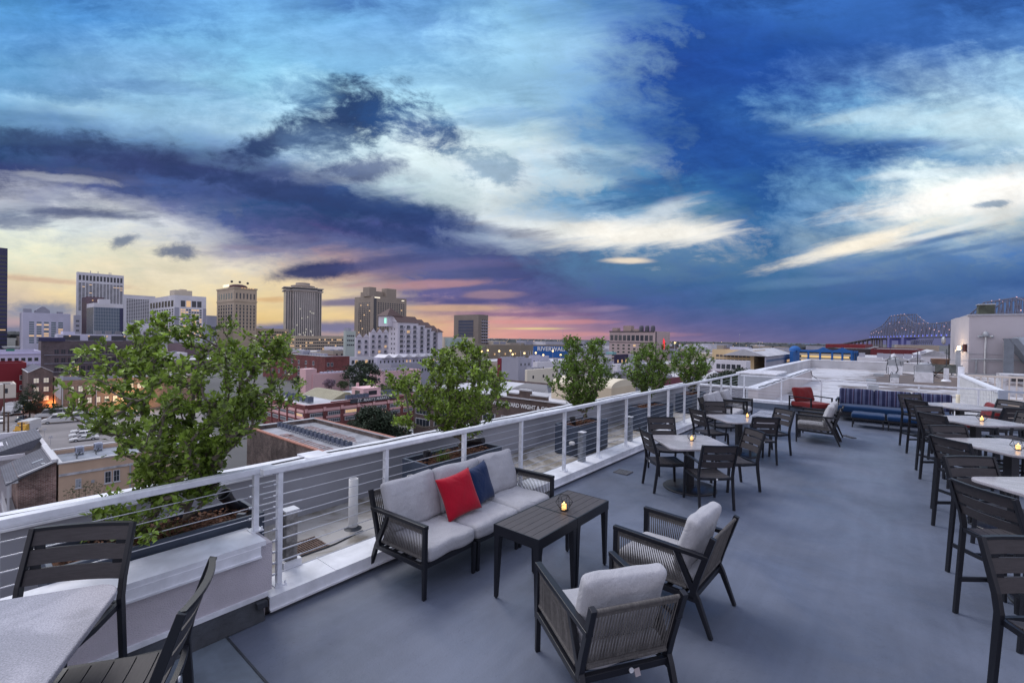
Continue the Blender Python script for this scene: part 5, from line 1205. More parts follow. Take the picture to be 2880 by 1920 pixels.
for (a, c_, e, Y_, yt, lab, gbs) in ((1037,1041,1093,315,934,'middle wing of white apartments with three small gables',3),(998,1001,1039,300,948,'lowest wing of white apartments with two small gables',2)):
    t = place('apartment_wing', lab, a, c_, e, Y_, yt, C_apt, par=0); 
    for i in range(gbs):
        x0, x1 = t.Lx*i/gbs, t.Lx*(i+1)/gbs; gab(t.o, x0+.2, x1-.2, 0, t.Ly, t.H, 2.8, M_apr, 'y', .1); t.part('gable_wall', C_apt, lambda b: b.prismxz([(x0+.3,t.H-.1),((x0+x1)/2,t.H+2.6),(x1-.3,t.H-.1)], -.3, -.12))
    t.wins('F', 0, t.Lx, -1, -t.H+6, gbs, 6 if gbs == 3 else 5, t.Lx/gbs*.42, 2.0, C_grey, None, .1, .05, 'balcony'); t.done()
t = place('pale_block', 'pale green block with a dark rooftop left of the white apartments', 966, 972, 1000, 330, 930, wm('pale_green_render', (168,178,172), 1.0)); t.wins('F', 1, t.Lx-1, -2, -12, 4, 3, 1.2, 1.2); t.part('rooftop', C_grey, lambda b: b.box(4, t.Lx-2, 3, 9, t.H, t.H+2.2)); t.done()
C_casino = wm('olive_beige_concrete', (130,120,112), .9)
t = place('grand_block', 'beige block with a tall glazed bay near the pink horizon', 1276, 1345, 1372, 520, 884, C_casino)
v_ = t.Ly
t.part('glazed_bay', wm('reflecting_bay', (92,98,118), .6, rough=.06), lambda b: b.box(-.3, 0, v_*.2, v_*.80, t.H-38, t.H-6)); t.part('bay_mullion', C_casino, lambda b: [b.box(-.45,-.3,v_*.2,v_*.80,t.H-6-3.6*i-.4,t.H-6-3.6*i) for i in range(10)])
t.part('side_balcony', C_pale, lambda b: [b.box(t.Lx*.3, t.Lx+1.5, -1.5, 0, t.H-8-3.4*i, t.H-7.4-3.4*i) for i in range(9)]); t.wins('F', t.Lx*.3, t.Lx-.5, -5, -t.H+18, 3, 9, 1.8, 2.2); t.done()
# ---- waterfront halls
t = place('exhibition_hall', 'cream hall with a curved mural wall below the beige block', 1240, 1248, 1335, 430, 947, C_cream2); t.part('mural', wm('pale_mural', (175,190,185), .9, var=.3), lambda b: b.box(2, t.Lx-10, -.3, 0, t.H-9, t.H-1)); t.wins('F', t.Lx*.4, t.Lx*.6, -8, -11, 4, 1, 2, 2); t.done()
t = place('service_tower', 'plain beige service wing right of the mural hall', 1325, 1332, 1368, 400, 966, C_casino); t.done()
t = place('riverside_hall', 'long beige riverside hall with louvred rooftop box', 1365, 1372, 1600, 520, 970, wm('dull_beige_hall', (140,128,112), .95)); 
t.part('rooftop_box', C_cream2, lambda b: b.box(10, 36, 2, 20, t.H, t.H+4.5)); t.part('louver', C_grey, lambda b: (b.box(12,22,1.7,2,t.H+1,t.H+4), b.box(24,34,1.7,2,t.H+1,t.H+4))); t.part('colonnade', M_frw, lambda b: [b.box(60+5*i, 60.8+5*i, -1, 0, 4, 10) for i in range(26)])
t.part('lit_soffit', M_lit, lambda b: [b.box(10+19*i, 12+19*i, -1.3, -1, 6, 8) for i in range(8)]); t.done()
sg = place('shopping_sign', 'long blue sign board lettered RIVERWALK above the waterfront', 1500, 1501, 1600, 430, 973, wm('sign_blue', (40,92,160), 1.0), par=0, Ly=1.0, z0=G+5, cat='sign', ang=R(8))
text(sg.o, 'RIVERWALK', 5.2, (sg.Lx*.53, -.2, sg.H-2.7), (R(90),0,0), M_sign, .1, bold=.16, sp=1.05)
sg.part('frame', C_grey, lambda b: [b.box(sg.Lx*i/14, sg.Lx*i/14+.25, 1.0, 1.3, -5, sg.H) for i in range(15)])
# hotel with red sign
t = place('block_hotel', 'broad beige hotel with a red sign and round rooftop fans right of centre', 1714, 1843, 1884, 400, 931, wm('warm_grey_hotel', (168,150,148), 1.0))
u, v_ = t.Lx, t.Ly
t.wins('L', v_*.04, v_*.99, -3, -9.5, 10, 1, v_/14, 5, None, None, .03); t.wins('L', v_*.02, v_*.97, -11.5, -t.H+4, 8, 6, 2.6, 1.9, C_cream2, None, .1)
t.part('cornice', wm('dark_cornice', (62,60,70), .8), lambda b: (b.box(-.5,0,v_*.02,v_,t.H-.9,t.H), b.box(-.3,0,v_*.02,v_,t.H-10.6,t.H-10.1), b.box(.2,2.4,-.25,0,t.H-30,t.H-.5)))
t.part('rooftop_plant', wm('beige_plant', (160,140,132), .9), lambda b: (b.box(3,10,v_*.55,v_*.72,t.H,t.H+5), b.box(3,9,v_*.85,v_*.97,t.H,t.H+3), b.box(4,8,v_*.35,v_*.50,t.H,t.H+2)))
b = MB()
for k in (.08,.20,.32): b.M = Matrix.Translation((3, v_*k, t.H)); b.lathe([(2,0),(2,3.2),(1.6,4.6),(1,5)], n=12)
b.build('cooling_fan', wm('dark_grey_plant', (80,78,88), .9), t.o)
b = MB(); b.M = Matrix.Translation((u*.55, -.3, t.H-11)); b.prismxz([(-2.2,-3),(-.9,4.6),(.1,4.6),(-1.0,-1.5),(.5,-1.5),(1.1,3.0),(1.9,3.0),(2.6,-3)], -.3, 0); b.box(-2.2,2.8,-.3,0,-4.6,-3.9); b.build('red_logo', mat('red_lit_sign', (.8,.02,.04), .5, 0, 0, emit=(.9,.03,.05), es=1.0), t.o); t.done()
t = place('dark_lit_house', 'dark purple building with yellow lit windows behind the third shrub', 1728, 1732, 1768, 235, 997, wm('dark_purple_paint', (52,44,72), .9)); t.wins('F', .5, t.Lx-.5, -2, -5, 3, 1, 1.1, 1.5, None, M_lit); t.wins('F', .5, t.Lx-.5, -5, -7, 4, 1, 1.2, 1.6, None, M_lit); t.part('skylight', wm('teal_skylight', (130,175,175), .9), lambda b: b.box(1, 5, 2, 6, t.H, t.H+1.2)); t.done()
t = place('white_shopfront', 'small white building with a lit doorway between two shrubs', 1722, 1738, 1770, 190, 1024, C_white, M_roofw); t.wins('F', .8, t.Lx-.8, -1.5, -4.5, 1, 1, 3.2, 2.4); t.done()
t = place('yellow_block', 'yellowish six floor block with many windows near the far parapet', 2004, 2122, 2153, 260, 985, wm('yellow_beige_render', (205,180,140), 1.0))
t.wins('L', 2, t.Ly-2, -2.5, -t.H+4, 9, 6, 1.8, 1.4, None, wm('grey_pane', (110,100,95), .8, rough=.3)); t.wins('F', 1, t.Lx-1, -2.5, -t.H+4, 7, 6, .9, 1.5, None, wm('grey_pane', (110,100,95), .8)); t.part('rooftop_plant', C_pale, lambda b: (b.box(4,12,4,14,t.H,t.H+1.6), b.box(3,9,26,44,t.H,t.H+2.2))); t.done()
t = place('loft_building', 'white rooftop loft with black windows on a brown brick base', 1990, 2100, 2112, 205, 1016, C_white); t.wins('L', 2, t.Ly-4, -1.5, -4, 5, 1, 1.8, 2.2); t.part('brick_base', C_brown, lambda b: (b.box(-1.2, t.Lx, -1.2, t.Ly+2, 0, t.H-5))); t.part('base_window', M_glass, lambda b: [b.box(-1.3,-1.2,3+6*i,5.2+6*i,t.H-8.2,t.H-6) for i in range(4)]); t.done()
# parking garage
M_blue = wm('garage_blue_paint', (38,98,165), .9)
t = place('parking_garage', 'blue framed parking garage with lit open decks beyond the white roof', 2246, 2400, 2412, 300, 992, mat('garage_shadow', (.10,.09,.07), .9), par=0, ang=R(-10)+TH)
u, v_ = t.Lx, t.Ly
t.part('deck_slab', C_cream2, lambda b: [b.box(-.5, 0, 0, v_, t.H-2.6-3*i, t.H-1.2-3*i) for i in range(3)]); t.part('lit_deck', mat('garage_light', (.5,.35,.15), .6, 0, 0, emit=(1,.68,.28), es=.7), lambda b: [b.box(-.15, 0, 2, v_-2, t.H-3.8-3*i, t.H-2.65-3*i) for i in range(2)])
t.part('frame', M_blue, lambda b: ([b.box(-.8, -.1, v_*k, v_*k+1.1, 0, t.H+1) for k in (.0,.16,.34,.56,.78,.98)], b.box(-.9,0,0,v_,t.H-.2,t.H+1.2), b.box(-.5,u,-.5,0,t.H-.2,t.H+1.2), [b.box(u*k,u*k+.8,-.6,-.1,0,t.H) for k in (0,.5,.95)]))
b = MB(); [b.prismyz([(v_*k-7,t.H+1.2),(v_*k-3,t.H+1.8),(v_*k,t.H+3.4),(v_*k+3,t.H+1.8),(v_*k+7,t.H+1.2)], -.8, -.3) for k in (.18,.52)]; b.build('pediment', M_blue, t.o); t.done()
t = place('blue_tower', 'round topped blue stair tower at the left end of the garage', 2222, 2232, 2250, 290, 987, M_blue, par=0); t.part('dome_roof', M_blue, lambda b: (setattr(b, 'M', Matrix.Translation((t.Lx/2, t.Ly/2, t.H))), b.lathe([(3.4,0),(3.5,.6),(2.9,2.0),(1.6,3.0),(.2,3.3)], n=16))); t.done()
t = place('long_shed', 'grey shed with white pitched roof left of the blue tower', 2152, 2156, 2226, 250, 1001, C_grey, par=0); gab(t.o, 0, t.Lx, 0, 22, t.H, 3.6, M_roofw); t.part('cladding_band', wm('dull_blue_band', (92,110,140), .9), lambda b: b.box(0,t.Lx,-.1,0,t.H-3.4,t.H-2.2)); t.part('lit_opening', M_lit, lambda b: b.box(t.Lx*.8,t.Lx*.93,-.1,0,t.H-5.4,t.H-3.8)); t.done()
# white roofs and dark sheds before the bridge
for i, (a, c_, e, Y_, yt, lab, gb) in enumerate(((2412,2498,0,130,1006,'broad white membrane roof right of the garage',0),(2492,2552,0,100,1012,'white gabled roof with grey vents beyond the far parapet',1),(2556,2600,0,104,1012,'second white gabled roof near the penthouse',1),(2586,2672,0,140,1000,'larger white pitched roof behind the two gabled ones',1))):
    t = place('white_roof_shed', lab, a, c_, e, Y_, yt, C_white, M_roofw, par=0 if gb else .3, group='white roofed sheds', Lx=34)
    if gb: gab(t.o, .3, t.Lx, 0, t.Ly, t.H, t.Ly*.22, M_roofw); t.part('gable_wall', C_white, lambda b: b.prismyz([(0,t.H-.05),(t.Ly/2,t.H+t.Ly*.22-.05),(t.Ly,t.H-.05)], -.3, .2))
    for k in range(2): t.part('roof_unit', C_grey, lambda b: b.box(2, 3.4, t.Ly*(.15+.6*k), t.Ly*(.15+.6*k)+1.4, t.H, t.H+1.2))
    t.done()
for i, (a, c_, e, Y_, yt, m, lab) in enumerate(((2430,2433,2455,420,969,wm('barn_red', (120,38,46), .9),'small red brick shed under the bridge approach'),(2455,2460,2620,330,981,wm('soot_brown', (66,58,62), .9),'long sooty warehouse with lit slits below the bridge'),(2600,2612,2690,300,984,wm('rust_red', (105,40,46), .9),'low rust red shed beside the penthouse'),(2640,2642,2690,420,972,C_tan,'grey beige block between the bridge piers'))):
    t = place('warehouse', lab, a, c_, e, Y_, yt, m, group='warehouses below the bridge', Ly=30)
    if i == 1: t.wins('F', 2, t.Lx-2, -3, -9, 30, 2, 1.6, .9, None, None, .45, litm=M_litw)
    t.done()
# ---- middle distance, left
RB = brick('red_brick', (.20,.045,.045), (.15,.035,.035), (.17,.10,.09), .8); BB = brick('brown_brick', (.16,.10,.085), (.11,.075,.07), (.20,.18,.17), .8); TB = brick('tan_brick', (.30,.20,.145), (.24,.15,.11), (.28,.22,.18), .9); DB = brick('dark_old_brick', (.13,.06,.045), (.24,.15,.12), (.30,.26,.25), 1.4, stain=.6)
C_lil = wm('lilac_white_render', (196,192,216), 1.0)
t = place('loft_block', 'big purple brown brick loft building with wide windows and a lit roof terrace', 108, 116, 420, 215, 958, brick('purple_brick', (.135,.10,.105), (.10,.075,.082), (.15,.13,.13), .5), M_roofg)
u = t.Lx
t.wins('F', 4, u-4, -3.2, -15.5, 14, 3, 4.6, 2.5, C_brown, None, .04, .1, 'multi'); t.part('sill_band', C_grey, lambda b: [b.box(1,u,-.25,0,t.H-6.9-4.1*i,t.H-6.7-4.1*i) for i in range(3)])
t.part('roof_terrace', C_pale, lambda b: (b.box(6,u*.75,5,16,t.H,t.H+3.2), b.box(8,u*.3,6,14,t.H+3.2,t.H+4.6))); t.part('terrace_window', M_glass, lambda b: [b.box(8+9*i,14+9*i,4.9,5,t.H+.2,t.H+2.6) for i in range(5)]); t.part('terrace_lamp', M_lit, lambda b: [b.box(10+7*i,10.6+7*i,4.7,4.9,t.H+2.1,t.H+2.6) for i in range(6)]); t.part('terrace_rail', W1, lambda b: b.box(-1,8,-1.2,-1.1,t.H-.2,t.H+1.6)); t.part('roof_unit', M_roofg, lambda b: [b.box(20+4*i,22.5+4*i,7,9,t.H+4.7-1.5,t.H+5.6-.6) for i in range(8)]); t.done()
t = place('arcade_building', 'lilac white building with arched windows at the left edge', -60, -55, 115, 170, 988, C_lil, M_roofg); u = t.Lx
t.wins('F', u*.30, u*.98, -2.2, -4.4, 6, 1, 1.3, 1.5, M_frw); t.wins('F', u*.30, u*.98, -5.6, -7.8, 6, 1, 1.3, 1.6, M_frw); t.part('cornice', C_lil, lambda b: (b.box(0,u,-.35,0,t.H-1.2,t.H-.9), b.box(0,u,-.25,0,t.H-5.2,t.H-5.0)))
t.part('rooftop_unit', wm('teal_tarp', (30,120,100), .9), lambda b: b.box(u*.42,u*.56,3,5,t.H-.6,t.H+.6)); t.part('dish', M_frw, lambda b: (setattr(b,'M',Matrix.Translation((u*.52,8,t.H+.3))), b.lathe([(.2,0),(2.0,.5),(2.6,1.3)], n=20))); t.done()
t = place('red_building', 'deep red rendered building at the left edge', -40, -35, 75, 156, 1022, wm('deep_red_render', (122,32,42), 1.0)); t.wins('F', t.Lx*.80, t.Lx*.98, -3.5, -14, 1, 3, 1.3, 1.7, M_frw, M_glass, 0, .06, 'sash'); t.done()
t = place('low_brick_shop', 'low building of cream render over brick behind the box trucks', -30, -26, 46, 140, 1082, wm('cream_render', (205,196,182), 1.0), M_roofw, par=.5); t.part('brick_base', RB, lambda b: b.box(-.1,t.Lx+.1,-.12,0,0,t.H-4.4)); t.wins('F', t.Lx*.5, t.Lx*.7, -1.2, -3, 1, 1, .8, 1.5); t.part('roof_unit', M_roofg, lambda b: b.box(t.Lx*.5,t.Lx*.8,2,4,t.H-.5,t.H+.1)); t.done()
gh = place('gabled_house', 'old grey brick house with white edged gables left of the tan warehouse', 60, 80, 150, 148, 1048, BB, par=0)
u, v_ = gh.Lx, gh.Ly
gh.part('gable_wall', BB, lambda b: b.prismxz([(0,gh.H-.05),(u*.52,gh.H+1.7),(u,gh.H-.05)], -.02, .3)); gab(gh.o, .0, u, .4, v_, gh.H, 1.8, wm('slate_roof', (88,88,102), .9), 'y', .05)
gh.part('coping', M_frw, lambda b: (b.bar((0,-.05,gh.H+.05),(u*.52,-.05,gh.H+1.85),.35,.18), b.bar((u*.52,-.05,gh.H+1.85),(u,-.05,gh.H+.05),.35,.18), b.box(-.15,.1,0,v_,gh.H-.05,gh.H+.15)))
gh.wins('F', u*.12, u*.92, -1.2, -10, 2, 3, 1.5, 2.0, C_brown, M_litw, 0, .06, 'sash'); gh.done()
t = place('tan_warehouse', 'long tan brick warehouse with pale sash windows facing the parking lot', 150, 174, 560, 142, 1070, TB, M_roofg, par=.4); u = t.Lx
t.wins('F', 1.2, u*.55, -1.6, -4.2, 9, 1, 1.3, 2.0, C_brown, M_litw, .0, .06, 'sash'); t.wins('F', 1.2, u*.55, -5.4, -8.0, 9, 1, 1.3, 2.0, C_brown, M_litw, 0, .06, 'sash')
t.part('roof_terrace', C_grey, lambda b: (b.box(.4,u*.4,.6,.7,t.H,t.H+1.1), b.box(.4,.5,.7,8,t.H,t.H+1.1))); t.part('downpipe', M_frw, lambda b: (b.box(.1,.35,-.25,0,0,t.H-1), b.box(u*.22,u*.22+.15,-.2,0,0,t.H-2.5), b.box(-.06,-.0,.2,t.Ly,t.H-6,t.H-1.4))); t.part('terrace_lamp', M_lit, lambda b: [b.box(2+3.1*i,2.2+3.1*i,.9,1.1,t.H+1.2,t.H+1.5) for i in range(4)]); t.done()
l = bpy.data.lights.new('wall_floodlight', 'POINT'); l.energy = 2600; l.color = (1,.62,.25); l.shadow_soft_size = .4
lo = bpy.data.objects.new('wall_floodlight', l); COL.objects.link(lo); lo.parent = t.o; lo.location = (u*.45, -5, 3.0)
l2 = bpy.data.lights.new('courtyard_light', 'POINT'); l2.energy = 700; l2.color = (1,.32,.08); l2.shadow_soft_size = .3
lo2 = bpy.data.objects.new('courtyard_light', l2); COL.objects.link(lo2); lo2.parent = gh.o; lo2.location = (u*.0+gh.Lx*.9, -1.0, 2.0)
# ---- red and pink apartments, centre
t = place('red_apartments', 'red brick apartment block with paired windows behind the biggest shrub', 740, 915, 984, 235, 1003, RB, M_roofg, par=.5); u, v_ = t.Lx, t.Ly
t.wins('L', 8, v_-2, -2.2, -12, 8, 3, 2.0, 2.2, M_frw, M_glass, .06, .06, 'sash'); t.wins('F', u*.05, u*.35, -2.2, -10, 2, 2, 1.3, 2.0, M_frw); t.part('coping', M_frw, lambda b: (b.box(-.2,u,-.15,.2,t.H,t.H+.25), b.box(-.2,.15,.2,v_,t.H,t.H+.25))); t.part('roof_unit', C_grey, lambda b: ([b.box(6,8,12+3*i,14+3*i,t.H,t.H+1.0) for i in range(10)], b.box(3,7,30,36,t.H,t.H+2.2))); t.done()
C_pink = wm('pink_stucco', (206,170,172), 1.0)
t = place('pink_house', 'pale pink stucco building with a stair tower behind the market', 866, 882, 984, 165, 1052, C_pink, M_roofg); t.wins('F', t.Lx*.35, t.Lx*.62, -2.4, -4, 2, 1, 1.5, 1.3, M_frw, None, 0, .06, 'sash'); t.part('stair_tower', C_pink, lambda b: b.box(-2.5,1.6,.5,5,0,t.H+1.9)); t.part('roof_unit', C_pale, lambda b: [b.box(4+1.6*i,5+1.6*i,2,3,t.H-.3,t.H+.45) for i in range(7)]); t.done()
t = place('pink_apartments', 'pink apartment wing with small square windows and white bands', 1040, 1078, 1185, 190, 1044, C_pink, M_roofw); t.wins('F', .5, t.Lx-.5, -2.0, -4.4, 8, 1, 1.1, 1.1, M_frw); t.wins('F', .5, t.Lx-.5, -5.6, -8.4, 5, 1, 2.6, 1.6, M_frw, None, .0, .06, 'multi'); t.wins('L', .5, t.Ly-.5, -2, -8, 2, 2, 1.4, 1.2, M_frw)
t.part('roof_unit', C_grey, lambda b: [b.box(2+1.5*i,3+1.5*i,3,4,t.H-.4,t.H+.8) for i in range(9)]); t.done()
t = place('white_townhouses', 'row of white flats with lit doors behind the dark tree', 975, 985, 1075, 290, 1004, C_white, M_roofw); t.wins('F', 1, t.Lx-1, -1.5, -5, 9, 1, 1.8, 2.2, None, None, .25); t.part('balcony', C_grey, lambda b: b.box(0,t.Lx,-1,-.1,t.H-6,t.H-5.2)); t.done()
t = place('grey_townhouses', 'row of pale grey flats with narrow windows below the apartment terrace', 1052, 1062, 1245, 280, 1006, C_pale, M_roofg); t.wins('F', 1, t.Lx-1, -1.5, -4.5, 18, 1, 1.0, 2.2, None, None, .2); t.part('porch_roof', C_white, lambda b: [b.prismxz([(3+7.6*i,t.H),(6.2+7.6*i,t.H+2.0),(9.4+7.6*i,t.H)], -3, 8) for i in range(7)]); t.done()
t = place('grey_row', 'long flat grey row with a strip of windows right of the pink wing', 1066, 1100, 1262, 225, 1024, C_grey, M_roofg); t.wins('F', 1, t.Lx-1, -2.5, -4.6, 20, 1, .9, 1.5); t.done()
# ---- market
MK = place('market_building', 'red and pink striped market hall lettered along its parapet', 747, 861, 1168, 115, 1140, RB, M_roofw, par=.25)
u, v_, H = MK.Lx, MK.Ly, MK.H
C_mp = wm('salmon_band', (214,168,166), 1.0); M_mgl = wm('wired_window', (92,98,105), .8, rough=.3)
nb = 7
def bands(b):
    for z in (H-2.0, H-3.9): b.box(.7,u,-.12,0,z,z+.55)
    b.box(.5,u,-.2,0,H-.1,H+.06); b.box(-.12,0,.7,v_,H-2.0,H-1.3); b.box(-.12,0,.7,v_,H-3.7,H-3.0); b.box(-.2,0,0,v_,H-.1,H+.06); b.box(0,u,-.12,0,H-1.45,H-1.25)
MK.part('pink_band', C_mp, bands)
MK.part('pilaster', RB, lambda b: ([b.box(u*i/nb-.3,u*i/nb+.5,-.28,0,0,H-1.1) for i in range(nb+1)], [b.box(-.28,0,v_*i/5-.3,v_*i/5+.3,0,H-1.0) for i in range(1,6)]))
MK.part('capital', C_mp, lambda b: [b.box(u*i/nb-.25,u*i/nb+.45,-.36,-.28,H-1.9,H-.9) for i in range(nb+1)])
for zz in (-2.1, -4.0):
    MK.wins('F', .6, u, zz, zz-1.3, nb, 1, u/nb*.74, 1.05, M_frw, M_mgl, .06, .08, 'multi'); MK.wins('L', .6, v_, zz, zz-1.3, 5, 1, v_/5*.72, 1.0, M_frw, M_mgl, .15, .08, 'multi')
sp_ = mat('slate_sign_panel', (.06,.065,.08), .8, 0, .3, 2)
MK.part('sign_panel', sp_, lambda b: b.box(u*.36,u*.80,-.26,0,H-.75,H+.45))
MK.part('stepped_parapet', RB, lambda b: (b.box(u*.2,u*.36,0,.3,H+.06,H+.3), b.box(u*.36,u*.80,.0,.3,H+.06,H+.45), b.box(u*.8,u*.97,0,.3,H+.06,H+.3)))
text(MK.o, "St. Mary's Market.".replace('t.', 'T.').upper(), 1.08, (u*.575, -.30, H-.18), (R(90),0,0), M_sign, .02, .25, bold=.012, sp=1.08)
MK.part('monitor_roof', mat('khaki_metal_roof', (.30,.27,.17), .5, 0, .1, .5), lambda b: b.prismxz([(u*.30,H-.3),(u*.42,H+1.5),(u*.46,H+1.5),(u*.52,H-.3)], v_*.25, v_*.98))
MK.part('roof_seam', mat('khaki_metal_roof', (.3,.27,.17)), lambda b: [b.bar((u*.30,v_*(.26+.045*i),H-.22),(u*.42,v_*(.26+.045*i),H+1.58),.08,.08) for i in range(16)])
MK.part('pink_penthouse', C_pink, lambda b: (b.box(u*.55,u*.72,v_*.16,v_*.42,H-.3,H+2.3), b.box(u*.60,u*.62,v_*.42,v_*.44,H+2.3,H+3.6), b.box(u*.55-.1,u*.72+.1,v_*.16-.1,v_*.42+.1,H+2.3,H+2.5)))
MK.part('penthouse_window', M_glass, lambda b: (b.box(u*.60,u*.68,v_*.16-.08,v_*.16,H+.5,H+1.7), b.box(u*.55-.08,u*.55,v_*.24,v_*.34,H+.5,H+1.7)))
MK.done()
def acs(parent_ang, P, along, n, step, d, label, grp, z):
    for i in range(n):
        q = P+along*(step*i+(.9 if i % 4 == 3 else 0)*0)
        c = thing('ac_unit', label % (['first','second','third','fourth','fifth','sixth','seventh','eighth','ninth','tenth','eleventh','twelfth','thirteenth','fourteenth','fifteenth','sixteenth','seventeenth','eighteenth'][i]), 'air conditioner', (q.x, q.y, z), parent_ang, grp)
        b = MB(); b.box(-d/2,d/2,-d/2,d/2,.25,.25+d*.95); b.build('housing', wm('ac_blue_grey', (86,94,112), .9), c)
        b = MB(); b.lathe([(d*.42,.25+d*.95),(d*.42,.27+d*.98),(d*.1,.27+d*.98)], n=12); b.build('fan_guard', M_dark, c)
        b = MB(); [b.box(a*d*.4-.04,a*d*.4+.04,e*d*.4-.04,e*d*.4+.04,0,.25) for a in (-1,1) for e in (-1,1)]; b.build('stand', M_frw, c)
mkx = lambda a, e: MK.P+Vector((math.cos(TH), math.sin(TH), 0))*a+Vector((-math.sin(TH), math.cos(TH), 0))*e
acs(TH, mkx(u*.10, v_*.20), DN*1.0+DS*.02, 5, v_*.145, 1.5, '%s roof unit in the row over the market white roof', 'air conditioners on the market roof', MK.z0+H-.25)
acs(TH, mkx(u*.40, v_*.14), DS, 4, 1.9, 1.2, '%s roof unit beside the market parapet', 'air conditioners on the market roof', MK.z0+H-.25)
acs(TH, mkx(u*.76, v_*.22), DS, 5, 2.0, 1.4, '%s roof unit right of the pink penthouse', 'air conditioners on the market roof', MK.z0+H-.25)
# ---- brick warehouse with a line of roof units
P = at(904, 1271.8, -12); P.z = 0; P = P-DN*14
WH = Bd('brick_warehouse', 'dark old brick warehouse whose flat roof carries a long line of air conditioners', P, TH, 10.8, 36.5, -12, brick('sooty_brick', (.075,.05,.042), (.13,.095,.08), (.15,.13,.12), 1.4, stain=.6), None, .55)
b = MB(); b.box(.36,10.4,.36,36.1,WH.H-.9,WH.H-.54); b.build('roof_membrane', mat('patched_roof', (.27,.275,.30), .85, 0, .35, .25, detail=9), WH.o)
WH.part('tile_coping', mat('orange_tile', (.38,.17,.12), .8, 0, .2, 3), lambda b: ([b.box(-.12,.40,.5*i,.5*i+.42,WH.H,WH.H+.14) for i in range(73)], [b.box(10.5,10.9,.5*i,.5*i+.42,WH.H+.12,WH.H+.18) for i in range(73)])); WH.part('coping', M_frw, lambda b: (b.box(.42,10.4,36.1,36.6,WH.H,WH.H+.12), b.box(10.4,10.85,0,36.6,WH.H+.001,WH.H+.12)))
WH.part('pipe_run', M_frw, lambda b: (b.tube([(1.3,.8,WH.H-.35),(1.3,34,WH.H-.35)], .06, 5), b.tube([(6.2,16,WH.H-.35),(6.2,34,WH.H-.35)], .06, 5), [b.tube([(1.3,12+5.5*i,WH.H-.35),(3.4,12+5.5*i,WH.H-.35)], .05, 5) for i in range(4)], [b.tube([(6.2,17+4*i,WH.H-.35),(8.6,17+4*i,WH.H-.35)], .05, 5) for i in range(5)]))
WH.part('wood_walkway', mat('reddish_boards', (.22,.13,.12), .9, 0, .3, 3), lambda b: ([b.box(1.8+.5*k,1.98+.5*k,14,27+k,WH.H-.53,WH.H-.49) for k in range(3)], [b.box(6.6+.5*k,6.8+.5*k,17+k,33,WH.H-.53,WH.H-.49) for k in range(4)], b.box(2,3.2,28,30,WH.H-.53,WH.H-.49))); WH.done('window')
whx = lambda a, e: WH.P+DS*a+DN*e
acs(TH, whx(4.4, 15.2), DN, 18, 1.18, .66, '%s roof unit counted from the near end of the long line', 'long line of air conditioners on the brick warehouse', -12.5)
# ---- sign building
PW = xdir(1610)*84; z_ = EYE+ray(1577, 1138).z/ray(1577, 1138).y*84
Lw = hit(PW, DN, 1166)
C_wb = brick('umber_brick', (.115,.075,.065), (.09,.06,.055), (.12,.10,.09), .9)
WW = Bd('sign_building', 'brown brick warehouse with white trim and big painted name', PW, TH, 30, Lw, z_, C_wb, M_roofw, .5)
H = WW.H
def stp(b):
    yc = [onwall(x, 1100, PW, TH+math.pi/2)[0] for x in (1430, 1465, 1498, 1545)]
    b.box(-.25,.15,yc[1]-.0,yc[0],H,H+.9); b.box(-.25,.15,yc[2],yc[1],H,H+1.7); b.box(-.25,.15,yc[3],yc[2],H,H+.9)
WW.part('stepped_gable', C_wb, stp)
WW.part('coping', M_frw, lambda b: (b.box(-.45,.3,-.2,Lw+.2,H,H+.25), b.box(-.5,.3,onwall(1498,1100,PW,TH+math.pi/2)[0],onwall(1465,1100,PW,TH+math.pi/2)[0],H+1.7,H+2.0), b.box(-.5,.3,onwall(1545,1100,PW,TH+math.pi/2)[0],onwall(1498,1100,PW,TH+math.pi/2)[0],H+.9,H+1.15), b.box(-.5,.3,onwall(1465,1100,PW,TH+math.pi/2)[0],onwall(1430,1100,PW,TH+math.pi/2)[0],H+.9,H+1.15)))
yv = onwall(1478, 1143, PW, TH+math.pi/2)
text(WW.o, 'WOODWARD WIGHT & CO. LTD', 1.12, (-.12, yv[0], yv[1]-WW.z0), (R(90),0,R(-90)), M_sign, .02, bold=.03)
WW.wins('L', Lw*.70, Lw*.995, -1.2, -3.4, 2, 1, Lw*.115, 2.0, M_frw, M_glass, 0, .1, 'multi'); WW.wins('L', Lw*.70, Lw*.995, -4.4, -7, 2, 1, Lw*.115, 2.2, M_frw, M_glass, 0, .1, 'multi'); WW.wins('L', Lw*.70, Lw*.995, -7.6, -10, 2, 1, Lw*.115, 2.0, M_frw, M_glass, 0, .1, 'multi')
WW.wins('L', 2, Lw*.62, -3.6, -6, 5, 1, Lw*.08, 1.8, M_frw, M_glass, 0, .1, 'multi'); WW.part('white_pier', M_frw, lambda b: b.box(-.3,0,Lw-.9,Lw+.1,H-1.4,H+.7)); WW.done()
